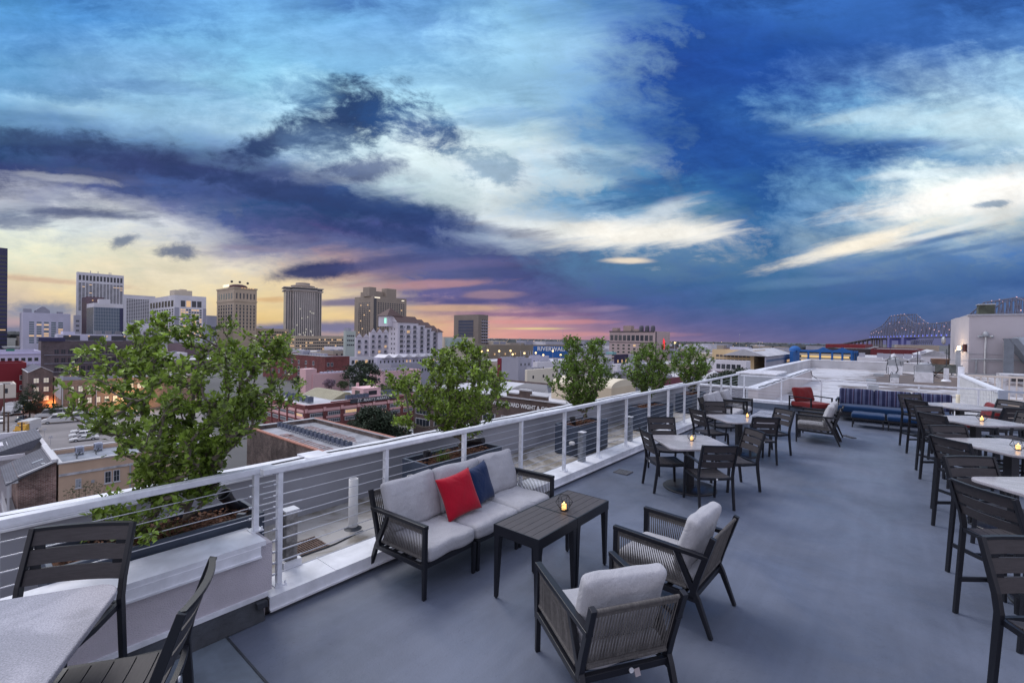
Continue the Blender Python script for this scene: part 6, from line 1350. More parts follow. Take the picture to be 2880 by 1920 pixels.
# ---- roofs between the shrubs
t = place('hip_roof_house', 'cream house with ribbed grey hip roof right of the sign building', 1430, 1545, 1600, 105, 1112, wm('cream_wall', (200,190,175), 1.0), par=0)
b = MB(); lx, ly, hh = t.Lx, t.Ly, t.H; b.add([(-.6,-.6,hh),(lx+.6,-.6,hh),(lx+.6,ly+.6,hh),(-.6,ly+.6,hh),(lx/2,ly*.28,hh+1.9),(lx/2,ly*.8,hh+1.9)], [(0,1,4),(1,2,5,4),(2,3,5),(3,0,4,5),(3,2,1,0)]); b.build('roof', mat('ribbed_grey_roof', (.12,.115,.13), .5, .2, .06), t.o)
t.part('roof_rib', mat('ribbed_grey_roof', (.12,.115,.13)), lambda b: [b.bar((-.6,-.4+k*(ly+.8)/20,hh+.06),(lx*.32,-.4+k*(ly+.8)/20*.8+ly*.1,hh+1.25),.08,.10) for k in range(3,19)]); t.done()
for (a, c_, e, Y_, yt, m, rf, lab) in ((1478,1484,1572,165,1040,wm('cream_box', (214,206,188), 1.0),M_roofw,'plain cream box building with potted plants on its terrace'),
        (1412,1459,1496,205,1008,C_grey,M_roofg,'grey corrugated box behind the plain cream building'),(1400,1410,1462,225,1008,wm('maroon_wall', (120,40,52), .9),M_roofw,'maroon walled shed with white roof'),
        (1488,1493,1545,235,1002,C_pale,M_roofw,'long pale shed with white roof left of the full shrub'),(1500,1512,1600,200,1018,C_white,M_roofw,'white flat roof with skylights left of the full shrub'),
        (1745,1749,1795,120,1052,wm('rusty_corrugated', (150,145,150), .9, var=.3),M_roofg,'grey weathered shed between the third and fourth shrub'),(1870,1874,1922,130,1066,wm('dull_maroon', (120,62,72), .9),M_roofw,'dull maroon wall with white roof between the fourth and fifth shrub')):
    t = place('flat_roof_building', lab, a, c_, e, Y_, yt, m, rf); t.part('roof_unit', C_grey, lambda b: [b.box(t.Lx*.2+2.2*i,t.Lx*.2+2.2*i+1.3,2,3.2,t.H-.4,t.H+.6) for i in range(min(4, int(t.Lx/4)+1))]); t.wins('F', .5, t.Lx-.5, -2, -3.6, 3, 1, .9, 1.1); t.done()
t = place('barrel_roof_hall', 'cream hall with rounded metal roof below the fourth shrub', 1716, 1722, 1790, 88, 1092, wm('cream_ribbed', (198,184,158), 1.0), par=0, Ly=14)
t.part('barrel_roof', wm('cream_metal_roof', (205,195,172), 1.0), lambda b: b.prismxz([(t.Lx/2-t.Lx/2*math.cos(R(15*k)), t.H+1.4*math.sin(R(15*k))) for k in range(13)], 0, 14)); t.done()
for (px_, py_, Y_, lab) in ((1893,1036,190,'white tent roof behind the fifth shrub'),(2008,1046,150,'white pointed canopy left of the trees by the loft')):
    q = atY(px_, py_, Y_); c = thing('tent_canopy', lab, 'canopy', (q.x, q.y, G), TH); b = MB(); h_ = q.z-G; b.add([(-5,-5,h_-3),(5,-5,h_-3),(5,5,h_-3),(-5,5,h_-3),(0,0,h_+.6)], [(0,1,4),(1,2,4),(2,3,4),(3,0,4)]); b.build('canopy', M_roofw, c); b = MB(); [b.box(a*4.7-.1,a*4.7+.1,e*4.7-.1,e*4.7+.1,0,h_-3) for a in (-1,1) for e in (-1,1)]; b.build('pole', M_frw, c)
# ---- beige house and slate roofed house below the rail, bottom left
PB_ = at(165, 1305, -12); PB_.z = 0
M_beige = mat('tan_stucco', hx((186,160,138), .95), .85, 0, .08, .4)
bh = Bd('tan_house', 'tan stucco building with flat grey roof and white sash windows below the railing', PB_, TH, 13, 8.2, -12, M_beige, mat('blue_grey_roofing', (.22,.24,.28), .85, 0, .3, .5, detail=8), .45)
bh.part('coping', M_frw, lambda b: (b.box(-.1,13,-.15,.2,bh.H,bh.H+.14), b.box(-.1,13,8.0,8.4,bh.H,bh.H+.14), b.box(-.12,.3,.21,8,bh.H,bh.H+.14)))
bh.part('belt_course', mat('stained_band', (.42,.42,.44), .8, 0, .35, 1.5), lambda b: b.box(0,13,-.12,0,bh.H-1.35,bh.H-1.10)); bh.part('wall_vent', M_galv, lambda b: b.box(2.6,2.85,-.2,0,bh.H-2.6,bh.H-2.3)); bh.part('downpipe', M_galv, lambda b: b.cyl((6.0,-.12,0),(6.0,-.12,bh.H-1.3),.07))
bh.wins('F', 1.25, 1.25+.6, -1.9, -2.9, 1, 1, .62, 1.0, M_frw, wm('pale_pane', (150,155,165), .9), 0, .06, 'sash'); bh.wins('F', 3.65, 5.15, -1.6, -2.95, 2, 1, .74, 1.35, M_frw, M_glass, 0, .06, 'sash'); bh.wins('F', 1.25, 4.8, -4.4, -5.6, 2, 1, .9, 1.2, M_frw, M_glass, 0, .06, 'sash'); bh.done()
for (a, e, l) in ((2.4,6.2,'boxy roof unit with pipes on the tan house'),(4.2,7.0,'second boxy roof unit on the tan house behind the shrub')):
    q = PB_+DS*a+DN*e; hv = hvac((0,0), (.75,.75,.75), l, wm('pale_unit', (165,170,185), .9), 0, g='roof units on the tan house'); hv.location = (q.x, q.y, -12.25); b = MB(); [b.bar((x,y,-.25),(x,y,0),.05,.05) for x in (-.3,.3) for y in (-.3,.3)]; b.tube([(0,-.4,.1),(-.4,-1.2,-.15),(-.5,-2.4,-.2)], .06, 5); b.build('stand', M_black, hv)
sh = thing('slate_house', 'old brick house with sloping slate roof and white gallery at the bottom left', 'building', (PB_.x, PB_.y, G), TH)
def ow(x, y): a, z = onwall(x, y, PB_, TH); return a, z-G
a1, z1 = ow(161, 1298); a0, z0_ = ow(54, 1342); aE, zE = ow(18, 1362)
b = MB(); b.prismxz([(a0,0),(a1,0),(a1,z1),(a0,z0_)], 0.0, .35); b.box(a0,a0+.3,.35,9,0,z0_-.1); b.build('wall', DB, sh)
b = MB(); b.add([(aE,-.15,zE),(a1-.3,-.15,z1),(a1-.3,9.5,z1),(aE,9.5,zE),(aE,-.15,zE-.14),(a1-.3,-.15,z1-.14),(a1-.3,9.5,z1-.14),(aE,9.5,zE-.14)], [(0,1,2,3),(4,7,6,5),(0,4,5,1),(0,3,7,4),(3,2,6,7)])
b.build('roof', brick('slate_tiles', (.125,.13,.155), (.10,.105,.13), (.07,.07,.085), 2.2, stain=.12), sh)
b = MB(); b.bar((a0,-.12,z0_+.1),(a1,-.12,z1+.15),.3,.16); b.box(a1-.35,a1+.15,-.1,9.6,z1-.05,z1+.30); b.build('coping', M_frw, sh)
b = MB(); b.box(aE,a0,-.1,.0,z0_-.55,z0_-.30); b.box(aE+.1,aE+.28,-.1,.1,0,zE-.1); b.box(aE,a0,-.15,9,z0_-4.4,z0_-4.15); b.box(aE,a0,-.12,-.04,z0_-3.3,z0_-3.2); [b.box(aE+.2+.16*k,aE+.24+.16*k,-.1,-.05,z0_-4.15,z0_-3.3) for k in range(int((a0-aE)/.16)-1)]; b.box(aE+.1,aE+.2,.1,9,z0_-4.15,z0_-3.3); b.build('gallery', M_frw, sh)
b = MB(); b.bar((a1*.45+a0*.55,3.5,z1*.45+z0_*.55+.06),(a1*.75+a0*.25,3.5,z1*.75+z0_*.25+.06),.45,.10); [b.cbox((a0*.3+a1*.7+.4*k,1.2+2.1*k,z0_*.3+z1*.7+.08+.05*k),(.4,.5,.06)) for k in range(2)]; b.build('skylight', M_galv, sh)
b = MB(); b.prismxz([(aE-3.5,zE+.2),(aE+3.5,zE+2.6),(a1-1,zE+1.2)], 11, 19); b.build('rear_roof', MATS['slate_tiles'], sh)
b = MB(); b.box(aE-4,a1+.2,19.2,19.6,0,z1+.7); b.box(a1-.2,a1+.2,9.6,19.2,0,z1+.2); b.box(aE-4,aE+2,10.2,10.5,z0_,zE+1.0); b.build('rear_parapet', C_white, sh)
b = MB(); [b.box(a1-4+1.1*k,a1-3.2+1.1*k,15.5-.9*m,16.2-.9*m,z1-1.0,z1+.1) for k in range(2) for m in range(3)]; b.build('roof_unit', C_white, sh)
# ---- filler city
rnd = random.Random(12)
fc = [(C_grey,'grey'),(C_tan,'tan'),(C_white,'white'),(C_brown,'brown'),(C_cream2,'cream'),(BB,'dark brick')]
def blocked(P, L):
    c = P+DS*L/2+DN*L/2
    for (Q, an, lx, ly) in FOOT:
        dx = Vector((math.cos(an), math.sin(an), 0)); dy = Vector((-math.sin(an), math.cos(an), 0)); r = c-Q
        if -L*.75 < r.dot(dx) < lx+L*.75 and -L*.75 < r.dot(dy) < ly+L*.75: return True
    return False
nf = 0
LAND = [(20,'glass tower'),(130,'pale slab hotel'),(280,'tallest white tower'),(390,'long slab hotel'),(535,'white corner tower'),(665,'casino hotel'),(765,'lit podium'),(850,'fluted tower'),(930,'lit annex'),(1070,'brown beige hotel slab'),(1170,'stepped apartments'),(1325,'glazed beige block'),(1450,'riverside hall'),(1550,'blue waterfront sign'),(1650,'full upright shrub'),(1800,'hotel with the red sign'),(1960,'fifth shrub'),(2080,'yellowish block'),(2190,'long grey shed'),(2330,'blue parking garage')]
for i in range(5200):
    Y_ = rnd.uniform(170, 950) if i % 3 else rnd.uniform(170, 450); px_ = rnd.uniform(-80, 2420) if Y_ > 200 else rnd.uniform(1180, 2200); P = xdir(px_)*Y_; L = rnd.uniform(14, 34)*(1+Y_/900)
    if px_ > 2160 and Y_ < 260: continue
    if px_ < 1240 and Y_ < 300: continue
    c_ = P+DS*L/2+DN*L/2
    if c_.y/1 < 165: continue
    if px_ > 2200 and Y_ > 700: continue
    if blocked(P, L): continue
    m, nm = rnd.choice(fc); z1 = G+rnd.choice([6,8,9,11,13])*(1 if Y_ < 400 else 1.25); rf = rnd.choice([M_roofw, M_roofg, M_roofw])
    lk = min(LAND, key=lambda q: abs(q[0]-px_)); dist_ = 'close' if Y_ < 330 else ('farther' if Y_ < 560 else 'distant')
    bw_, bd_ = L*rnd.uniform(.7,1.3), L*rnd.uniform(.7,1.2)
    t = Bd('low_building', '%s %s %s %s %s roofed building %s of the %s' % (dist_, 'wide' if bw_ > L else 'narrow', 'taller' if z1 > G+10 else 'low', nm, 'white' if rf is M_roofw else 'grey', 'left' if px_ < lk[0] else 'right', lk[1]), P, TH, bw_, bd_, z1, m, rf, .6, group='low %s buildings among the city blocks' % nm)
    nw = 5
    t.wins('F', 1, t.Lx-1, -2, -5, nw, 1, 1.6, 1.8, None, None, .15); t.part('roof_unit', C_grey, lambda b: [b.box(t.Lx*.3*k+2, t.Lx*.3*k+4.5, t.Ly*.3, t.Ly*.3+2.5, t.H-.7, t.H+1.0) for k in range(3)]); t.done(); nf += 1
    if nf >= 105: break
# far industrial blocks and masts on the horizon
for i in range(34):
    px_ = 1380+rnd.uniform(0, 1000) if i % 3 else rnd.uniform(20, 1250); Y_ = rnd.uniform(1000, 1500); P = xdir(px_)*Y_; m, nm = rnd.choice(fc[:3])
    lk = min(LAND, key=lambda q: abs(q[0]-px_))
    bw_ = rnd.uniform(30,90)
    Bd('distant_block', 'very distant %s %s block near the horizon %s of the %s' % ('wide' if bw_ > 60 else 'narrow', nm, 'left' if px_ < lk[0] else 'right', lk[1]), P, TH, bw_, rnd.uniform(20,50), rnd.uniform(-14,-4), m, M_roofg, .6, group='distant %s blocks near the horizon' % nm)
def mast(px_, y0, Y_, label, w_=.8):
    q = atY(px_, y0, Y_); c = thing('light_mast', label, 'mast', (q.x, q.y, G), 0, 'tall masts above the rooftops'); b = MB(); b.cyl((0,0,0),(0,0,q.z-G),w_*.5,w_*.3,6); b.build('pole', C_grey, c); b = MB(); b.box(-w_*2,w_*2,-.4,.4,q.z-G-.8,q.z-G); b.build('lamp_head', M_frw, c)
for k, (x, y, Y_) in enumerate(((1464,952,700),(1535,953,700),(1583,930,1400),(1384,951,600),(2080,940,1200),(2136,960,500),(1462,951,900))): mast(x, y, Y_, ['thin mast left of the waterfront sign','thin mast over the waterfront sign','tall radio mast against the pink sky','thin mast near the beige block','dark lattice mast above the yellow block','light mast right of the yellow block','second thin mast left of the sign'][k])
def lampx(px_, py_, Y_, label, r=.5, col=M_lit):
    q = atY(px_, py_, Y_); c = thing('street_lamp', label, 'street lamp', (q.x, q.y, G), 0, 'glowing yellow street lamps along the waterfront')
    b = MB(); b.cyl((0,0,0),(0,0,q.z-G-r),.12,n=5); b.build('post', C_grey, c); b = MB(); b.M = Matrix.Translation((0,0,q.z-G)); b.lathe([(r*.3,-r),(r,-.3*r),(r,.3*r),(r*.3,r)], n=8); b.build('lamp', mat('street_lamp_glow', (1,.7,.3), .5, 0, 0, emit=(1,.68,.26), es=2.2), c)
for k, (x, y) in enumerate(((1372,985),(1404,987),(1436,986),(1442,996),(1475,993),(1507,992),(1528,998),(1555,987),(1577,998),(1355,988),(1775,1040),(1898,964))): lampx(x, y, 380 if k < 10 else 160, 'glowing lamp number %s along the waterfront' % ['one','two','three','four','five','six','seven','eight','nine','ten','eleven','twelve'][k], 0.8 if k < 10 else .3)

# ================================================================== LOT, VEHICLES, TREES, BRIDGE, HORIZON
b = MB(); P1 = at(-60,1165,G); P2 = at(560,1150,G); P3 = at(640,1290,G); P4 = at(-80,1260,G)
b.add([(P1.x,P1.y,G+.02),(P2.x,P2.y,G+.02),(P3.x,P3.y,G+.02),(P4.x,P4.y,G+.02)], [(0,1,2,3)]); struct(b.build('parking_lot', M_asph))
b = MB()
for (x0,y0,x1,y1) in ((62,1195,82,1207),(105,1213,118,1228),(120,1235,132,1250),(0,1208,50,1196),(200,1150,282,1222),(215,1152,300,1215)):
    p, q = at(x0,y0,G), at(x1,y1,G); d = (q-p).normalized(); n = Vector((-d.y,d.x,0))*.10
    b.add([tuple(p-n+Vector((0,0,.04))), tuple(q-n+Vector((0,0,.04))), tuple(q+n+Vector((0,0,.04))), tuple(p+n+Vector((0,0,.04)))], [(0,1,2,3)])
struct(b.build('lot_markings', mat('faded_line_paint', (.45,.44,.42), .8)))
b = MB(); Q1 = at(880,1235,G); b.add([tuple(at(900,1245,G)+Vector((0,0,.03))),tuple(at(1250,1245,G)+Vector((0,0,.03))),tuple(at(1250,1180,G)+Vector((0,0,.03))),tuple(at(900,1215,G)+Vector((0,0,.03)))], [(0,1,2,3)]); struct(b.build('street', M_street))
b = MB(); b.add([tuple(at(1000,1214,G)+Vector((0,0,.1))),tuple(at(1250,1200,G)+Vector((0,0,.1))),tuple(at(1250,1184,G)+Vector((0,0,.1))),tuple(at(1000,1200,G)+Vector((0,0,.1)))], [(0,1,2,3)]); struct(b.build('pavement', mat('pale_pavement', (.32,.30,.28), .9, 0, .15, .3)))
# chain fence across the lot
fc_ = thing('lot_fence', 'dark chain fence dividing the parking lot between the parked vehicles', 'fence')
A_, B_ = at(196,1152,G), at(284,1222,G); d = B_-A_; n = 26
M_fen = mat('dark_fence_mesh', (.05,.05,.045), .7)
b = MB()
for k in range(n+1): p = A_+d*(k/n); b.bar(p, p+Vector((0,0,2.0)), .09, .09)
b.build('post', M_fen, fc_)
b = MB()
for z in (.15, .6, 1.05, 1.5, 1.95): b.bar(A_+Vector((0,0,z)), B_+Vector((0,0,z)), .03, .04)
for k in range(150): p = A_+d*(k/150); b.bar(p+Vector((0,0,.1)), p+Vector((0,0,1.95)), .025, .025)
b.build('mesh', M_fen, fc_)
# vehicles
M_tyre = mat('tyre', (.02,.02,.02), .9, 0, 0); M_vgl = mat('vehicle_glass', (.02,.025,.035), .1, 0, 0, spec=.8)
VM = {'white': mat('car_white', (.62,.62,.62), .3, 0, 0), 'silver': mat('car_silver', (.26,.30,.36), .3, .3, 0), 'dark': mat('car_dark', (.03,.035,.05), .25, 0, 0), 'red': mat('car_red', (.42,.03,.03), .3, 0, 0), 'yellow': mat('truck_yellow', (.62,.34,.03), .5, 0, 0), 'cream': mat('van_cream', (.60,.55,.42), .4, 0, 0)}
PROF = {
 'sedan': (4.7, 1.82, [(0,.35),(0,.75),(.55,.88),(1.25,.95),(3.75,.98),(4.6,.90),(4.7,.5),(4.6,.32)], [(1.15,.93),(1.95,1.42),(3.15,1.44),(4.0,.97)]),
 'suv': (4.9, 1.95, [(0,.4),(0,.9),(.3,1.05),(1.2,1.12),(4.75,1.14),(4.9,.6),(4.8,.38)], [(1.05,1.10),(1.75,1.74),(4.3,1.76),(4.78,1.12)]),
 'van': (5.9, 2.05, [(0,.4),(0,.95),(.25,1.15),(.9,1.25),(5.85,1.25),(5.9,.6),(5.8,.38)], [(.7,1.22),(1.45,2.05),(5.75,2.08),(5.86,1.22)]),
 'highvan': (6.9, 2.1, [(0,.42),(0,1.0),(.3,1.25),(.9,1.40),(6.85,1.40),(6.9,.6),(6.8,.4)], [(.75,1.37),(1.75,2.62),(6.75,2.72),(6.88,1.38)]),
 'bus': (8.2, 2.35, [(0,.5),(0,1.1),(.5,1.4),(1.3,1.5),(8.2,1.5),(8.2,.45)], [(1.1,1.45),(1.6,2.75),(8.1,2.9),(8.2,1.45)]),
}
VG = 'vehicles in the parking lot'
def vehicle(kind, px_, py_, rz, colr, label, group=VG, name='parked_car', win=None, sc_=1.0):
    L, Wd_, body, cab = PROF[kind]; q = at(px_, py_, G); c = thing(name, label, {'sedan':'car','suv':'car','van':'van','highvan':'van','bus':'bus'}[kind], (q.x, q.y, G+.03), rz, group); c.scale = (sc_*1.14, sc_, sc_*.88)
    b = MB(); hw = Wd_/2; m = VM[colr]; o = L/2
    b.prismxz([(x-o,z) for x,z in body], -hw, hw)
    n = len(cab); vs = []
    for sd in (-1,1):
        for (x,z) in cab: k = hw*(.97 if z < cab[1][1]-.1 else .82); vs.append((x-o, sd*k, z))
    b.add(vs, [tuple(range(n)), tuple(range(2*n-1,n-1,-1))]+[(i,n+i,n+(i+1)%n,(i+1)%n) for i in range(n)]); b.build('body', m, c, bevel=.06)
    zt, zb = cab[1][1], cab[0][1]; f0 = lambda x, f: x
    b = MB()
    for sd in (-1,1):
        ns = {'sedan':2,'suv':3,'van':3,'highvan':2,'bus':2}[kind]; xa = cab[1][0]-.1; xb = cab[2][0]+.05
        for i in range(ns):
            x0 = xa+(xb-xa)*i/ns+.06; x1 = xa+(xb-xa)*(i+1)/ns-.06
            def pt(x, f): return (x-o, sd*(hw*(.97-.15*f)+.015), zb+(zt-zb)*f)
            b.add([pt(x0-(.35 if i == 0 else 0),.12),pt(x1+(.25 if i == ns-1 and kind == 'sedan' else 0),.12),pt(x1,.86 if kind != 'highvan' else .7),pt(x0,.86 if kind != 'highvan' else .7)], [(0,1,2,3)])
    def ws(p, q_, e=.02):
        (xa_, za), (xb_, zb_) = p, q_; s_ = -1 if xa_ < xb_ else 1
        return [(xa_+(xb_-xa_)*.12-o+s_*e, -hw*.86, za+(zb_-za)*.12+.02), (xa_+(xb_-xa_)*.12-o+s_*e, hw*.86, za+(zb_-za)*.12+.02), (xa_+(xb_-xa_)*.88-o+s_*e, hw*.76, za+(zb_-za)*.88+.02), (xa_+(xb_-xa_)*.88-o+s_*e, -hw*.76, za+(zb_-za)*.88+.02)]
    b.add(ws(cab[0], cab[1]), [(0,1,2,3)]); b.add(ws(cab[3], cab[2]), [(0,1,2,3)]); b.build('window', M_vgl, c)
    for x in (.95, L-1.05):
        for sd in (-1,1):
            b = MB(); b.cyl((x-o, sd*(hw-.2), .34), (x-o, sd*(hw+.02), .34), .34, n=14); w = b.build('wheel', M_tyre, c); b = MB(); b.cyl((x-o, sd*(hw+.02), .34), (x-o, sd*(hw+.03), .34), .19, n=10); b.build('rim', M_galv, w)
    for sd in (-1,1): b = MB(); b.box(-o-.02,-o+.02, sd*hw*.72-.18, sd*hw*.72+.18, body[1][1]-.18, body[1][1]-.02); b.build('headlight', M_frw, c)
    return c
a_s = TH
vehicle('highvan', 180, 1187, a_s-R(8), 'white', 'long white passenger van parked alone in the open lot', sc_=1.15)
vehicle('bus', 165, 1172, a_s-R(8), 'white', 'white shuttle bus with dark side windows behind the long van', name='shuttle_bus', sc_=1.1)
vehicle('van', 213, 1157, a_s-R(6), 'white', 'white high roofed van close to the tan warehouse wall', sc_=1.15)
vehicle('suv', 280, 1157, a_s+R(20), 'dark', 'black SUV by the tan warehouse wall')
vehicle('sedan', 61, 1182, a_s+R(75), 'dark', 'dark blue car driving alone past the box trucks')
for (k, x, y, co_, l) in (('sedan',236,1166,'white','white sedan first in the fenced row'),('sedan',246,1173,'silver','silver grey sedan second in the fenced row'),('sedan',258,1181,'white','white coupe third in the fenced row'),('sedan',268,1188,'silver','grey sedan mostly hidden behind the fence vans'),('van',280,1198,'white','white van in the fenced row below the sedans'),('van',303,1215,'cream','cream white van nearest the camera in the fenced row'),
        ('suv',240,1217,'white','white SUV at the top of the trio left of the fence'),('suv',237,1228,'white','white SUV in the middle of the trio left of the fence'),('sedan',238,1238,'white','white sedan at the bottom of the trio left of the fence'),('sedan',346,1170,'white','white car glimpsed through the biggest shrub'),('sedan',385,1166,'silver','silver car glimpsed beyond the biggest shrub branches'),('sedan',330,1152,'red','red car behind the shrub at the warehouse wall')):
    vehicle(k, x, y, a_s-R(4), co_, l)
vehicle('suv', -2, 1188, a_s+R(90), 'white', 'white truck cut by the left edge of the lot')
for (x, y, co_, l) in ((1099,1228,'silver','silver car half hidden beneath the oak'),(1119,1226,'dark','black car between the silver and the red one'),(1140,1224,'red','red hatchback parked on the street by the hedge'),(1158,1221,'white','white car at the right end of the street row')):
    vehicle('sedan', x, y, a_s+R(80), co_, l, 'cars on the street by the oak', sc_=.8)
def boxtruck(px_, py_, rz, cabm, boxm, label, s=1.0):
    q = at(px_, py_, G); c = thing('box_truck', label, 'truck', (q.x, q.y, G+.03), rz, 'box trucks in the lot'); c.scale = (s,)*3
    b = MB(); b.box(-1.2,1.2,1.6,6.5,.8,3.3); b.build('cargo_box', boxm, c, bevel=.04)
    b = MB(); b.box(-1.1,1.1,-.5,1.5,.5,1.5); b.prismyz([(.0,1.5),(.45,2.5),(1.5,2.6),(1.5,1.5)], -1.05, 1.05); b.box(-1.1,1.1,1.2,1.55,2.5,3.0); b.build('cab', cabm, c, bevel=.05)
    b = MB(); b.add([(-.95,.05,1.6),(.95,.05,1.6),(.9,.42,2.42),(-.9,.42,2.42)], [(0,1,2,3)]); b.build('windscreen', M_vgl, c)
    b = MB(); b.box(-.9,.9,-.54,-.5,.7,1.15); b.build('grille', M_dark, c)
    for x in (-.95,.95): b = MB(); b.cyl((x-.12,.2,.42),(x+.12,.2,.42),.42,n=14); b.build('wheel', M_tyre, c)
    b = MB(); b.cyl((-1.1,5,.42),(1.1,5,.42),.42,n=14); b.build('wheel', M_tyre, c)
    for x in (-.85,.85): b = MB(); b.box(x-.16,x+.16,-.55,-.5,.95,1.15); b.build('headlight', M_frw, c)
boxtruck(20, 1170, R(28), VM['white'], VM['white'], 'white box truck at the left, facing the camera', 1.15); boxtruck(47, 1167, R(28), VM['white'], VM['white'], 'second white box truck beside the first', 1.15)
boxtruck(56, 1224, R(22), VM['yellow'], VM['white'], 'yellow cab box truck behind the wooden pole', 1.0)
def upole(px_, ytop, ybase, label, arms=True):
    q = at(px_, ybase, G); h_ = (EYE+ray(px_, ytop).z/ray(px_, ytop).y*q.y)-G; c = thing('utility_pole', label, 'pole', (q.x, q.y, G), TH+R(20)); b = MB(); b.cyl((0,0,0),(0,0,h_),.20,.14,8); b.build('pole', mat('brown_pole', (.12,.08,.06), .9), c)
    if arms: b = MB(); b.bar((-1.0,0,h_-.5),(1.0,0,h_-.3),.14,.14); b.bar((0,0,h_-1.4),(-.9,0,h_-.5),.08,.08); b.build('crossarm', MATS['brown_pole'], c); b = MB(); b.cbox((1.1,0,h_-.4),(1.1,.45,.18)); b.cbox((-1.1,0,h_-.6),(1.1,.45,.18)); b.build('lamp', M_frw, c)
upole(61, 1187, 1240, 'brown wooden pole with two lamps in front of the yellow truck'); upole(23, 1158, 1226, 'thin brown pole left of the yellow truck', False); upole(11, 1080, 1212, 'tall wooden pole at the left edge', False)
for (x, y, l) in ((125,1226,'small white stall sign in the empty lot'),(142,1250,'second small white stall sign nearer the tan house')):
    q = at(x, y, G); c = thing('stall_sign', l, 'sign', (q.x, q.y, G), TH, 'small stall signs'); b = MB(); b.box(-.35,.35,-.03,.03,1.5,2.0); b.build('panel', M_frw, c); b = MB(); b.box(-.03,.03,-.03,.03,0,1.5); b.build('post', M_galv, c)
# city trees
def crown_mesh(seed, RX, RZ, nc, per, ls):
    rnd = random.Random(seed); b = MB()
    for _ in range(nc):
        while True:
            p = Vector((rnd.uniform(-1,1), rnd.uniform(-1,1), rnd.uniform(-.9,1)))
            if .35 < p.length < 1: break
        p = Vector((p.x*RX, p.y*RX, p.z*RZ)); r = rnd.uniform(.13,.26)*RX
        for _ in range(per):
            q = p+Vector((rnd.gauss(0,r*.55), rnd.gauss(0,r*.55), rnd.gauss(0,r*.40))); d = Vector((rnd.gauss(0,1), rnd.gauss(0,1), rnd.gauss(.3,.7))).normalized(); n_ = Vector((rnd.gauss(0,1), rnd.gauss(0,1), rnd.gauss(1,.8))).normalized(); leaf(b, q, d, n_, ls*rnd.uniform(.7,1.3), ls*.34)
    return b
M_oak = mat('dark_oak_leaves', (.030,.050,.028), .7, 0, .3, .3, island=.4); M_gtree = mat('street_tree_leaves', (.045,.075,.025), .7, 0, .3, .3, island=.4); M_lila = mat('lilac_blossom', (.22,.15,.22), .8, 0, .2, .3, island=.4)
M_trunkc = mat('dark_trunk', (.05,.04,.035), .9)
def ctree(px_, y0, y1, wpx, Y_, label, m=None, name='tree', seed=1, nc=60, per=46):
    k = Y_/FPX; top = atY(px_, y0, Y_); RX = wpx*k/2; RZ = (y1-y0)*k/2; c = thing(name, label, 'tree' if name == 'tree' else 'bush', (top.x, top.y, G), seed*1.3, 'city trees' if name == 'tree' else 'city bushes')
    zc = top.z-G-RZ; cb = crown_mesh(seed, RX, RZ, nc, per, RX*.11); cb.build('crown', m or M_oak, c, (0,0,zc))
    b = MB(); b.cyl((0,0,0),(0,0,zc*.6),RX*.07,RX*.05,8)
    for a in range(6): b.cyl((0,0,zc*.45),(math.cos(a)*RX*.6, math.sin(a)*RX*.6, zc+RZ*.2),RX*.035,RX*.012,5)
    b.build('trunk', M_trunkc, c)
ctree(1018,1020,1088,98,172,'big dark tree between the pink buildings',seed=3,nc=80)
ctree(1060,1143,1228,118,108,'round dark oak in front of the market building',seed=5,nc=100,per=60)
ctree(995,1182,1222,70,106,'low dark tree lit by a yellow lamp beside the oak',seed=6,nc=50)
ctree(84,1080,1160,56,136,'dark evergreen in front of the gabled house',seed=8,nc=70)
ctree(66,1118,1158,34,134,'lower dark tree left of the evergreen',seed=9)
ctree(150,1130,1165,40,138,'grey green bush at the foot of the tan warehouse',M_gtree,'bush',seed=10)
ctree(105,1135,1163,44,138,'reddish bush between the evergreen and the warehouse',mat('reddish_leaves', (.10,.06,.05), .8, island=.3),'bush',seed=12)
ctree(926,1066,1092,36,150,'pale lilac flowering tree behind the market roof',M_lila,seed=13); ctree(965,1071,1092,36,150,'green tree beside the lilac flowering tree',M_gtree,seed=14)
ctree(870,1060,1080,90,175,'line of green treetops left of the pink stair tower',M_gtree,seed=15,nc=60)
ctree(1080,1080,1102,38,150,'small green tree below the pink apartments',M_gtree,seed=16); ctree(1150,1080,1106,60,150,'dark shrubbery right of the pink apartments',M_oak,seed=17)
ctree(955,1243,1262,44,80,'vine covered corner beside the brick warehouse',M_gtree,'bush',seed=18,nc=30)
ctree(1730,1048,1085,44,100,'yellow green tree between the third and fourth shrub',M_gtree,seed=19)
for k, (x, y0, w_, Y_, l) in enumerate(((2075,1035,90,150,'leafy treetop below the yellow block'),(2030,1052,80,130,'dark treetop behind the cable railing'),(2100,1052,70,110,'treetop close to the far railing corner'),(1990,1066,60,120,'treetop left of the railing corner'),(2060,1070,90,90,'broad dark treetop just outside the railing'))): ctree(x, y0, y0+46, w_, Y_, l, seed=30+k, nc=70)
for k, (x, y) in enumerate(((196,1390),(214,1386),(232,1378),(246,1374),(270,1376),(284,1380))): ctree(x, y-24, y+20, 26, 44, ['leftmost creeper clump on the tan house','creeper clump below the small window','tall narrow creeper spray on the tan house','pointed creeper spray on the tan house','creeper clump by the lower double window','rightmost creeper clump on the tan house'][k], M_gtree, 'bush', seed=50+k, nc=16, per=30)
ctree(1100,1205,1226,110,112,'clipped dark hedge along the street by the parked cars',M_oak,'bush',seed=60,nc=60)
# low ledge right of the old brick house
b = MB(); b.box(0,8.5,-1.2,-.5,-.35,0); lw = b.build('ledge_wall', M_galv, None, (at(165,1412,-14)), None); lw.rotation_euler = (0,0,TH); tag(lw, 'thin grey ledge below the tan house windows', 'ledge')
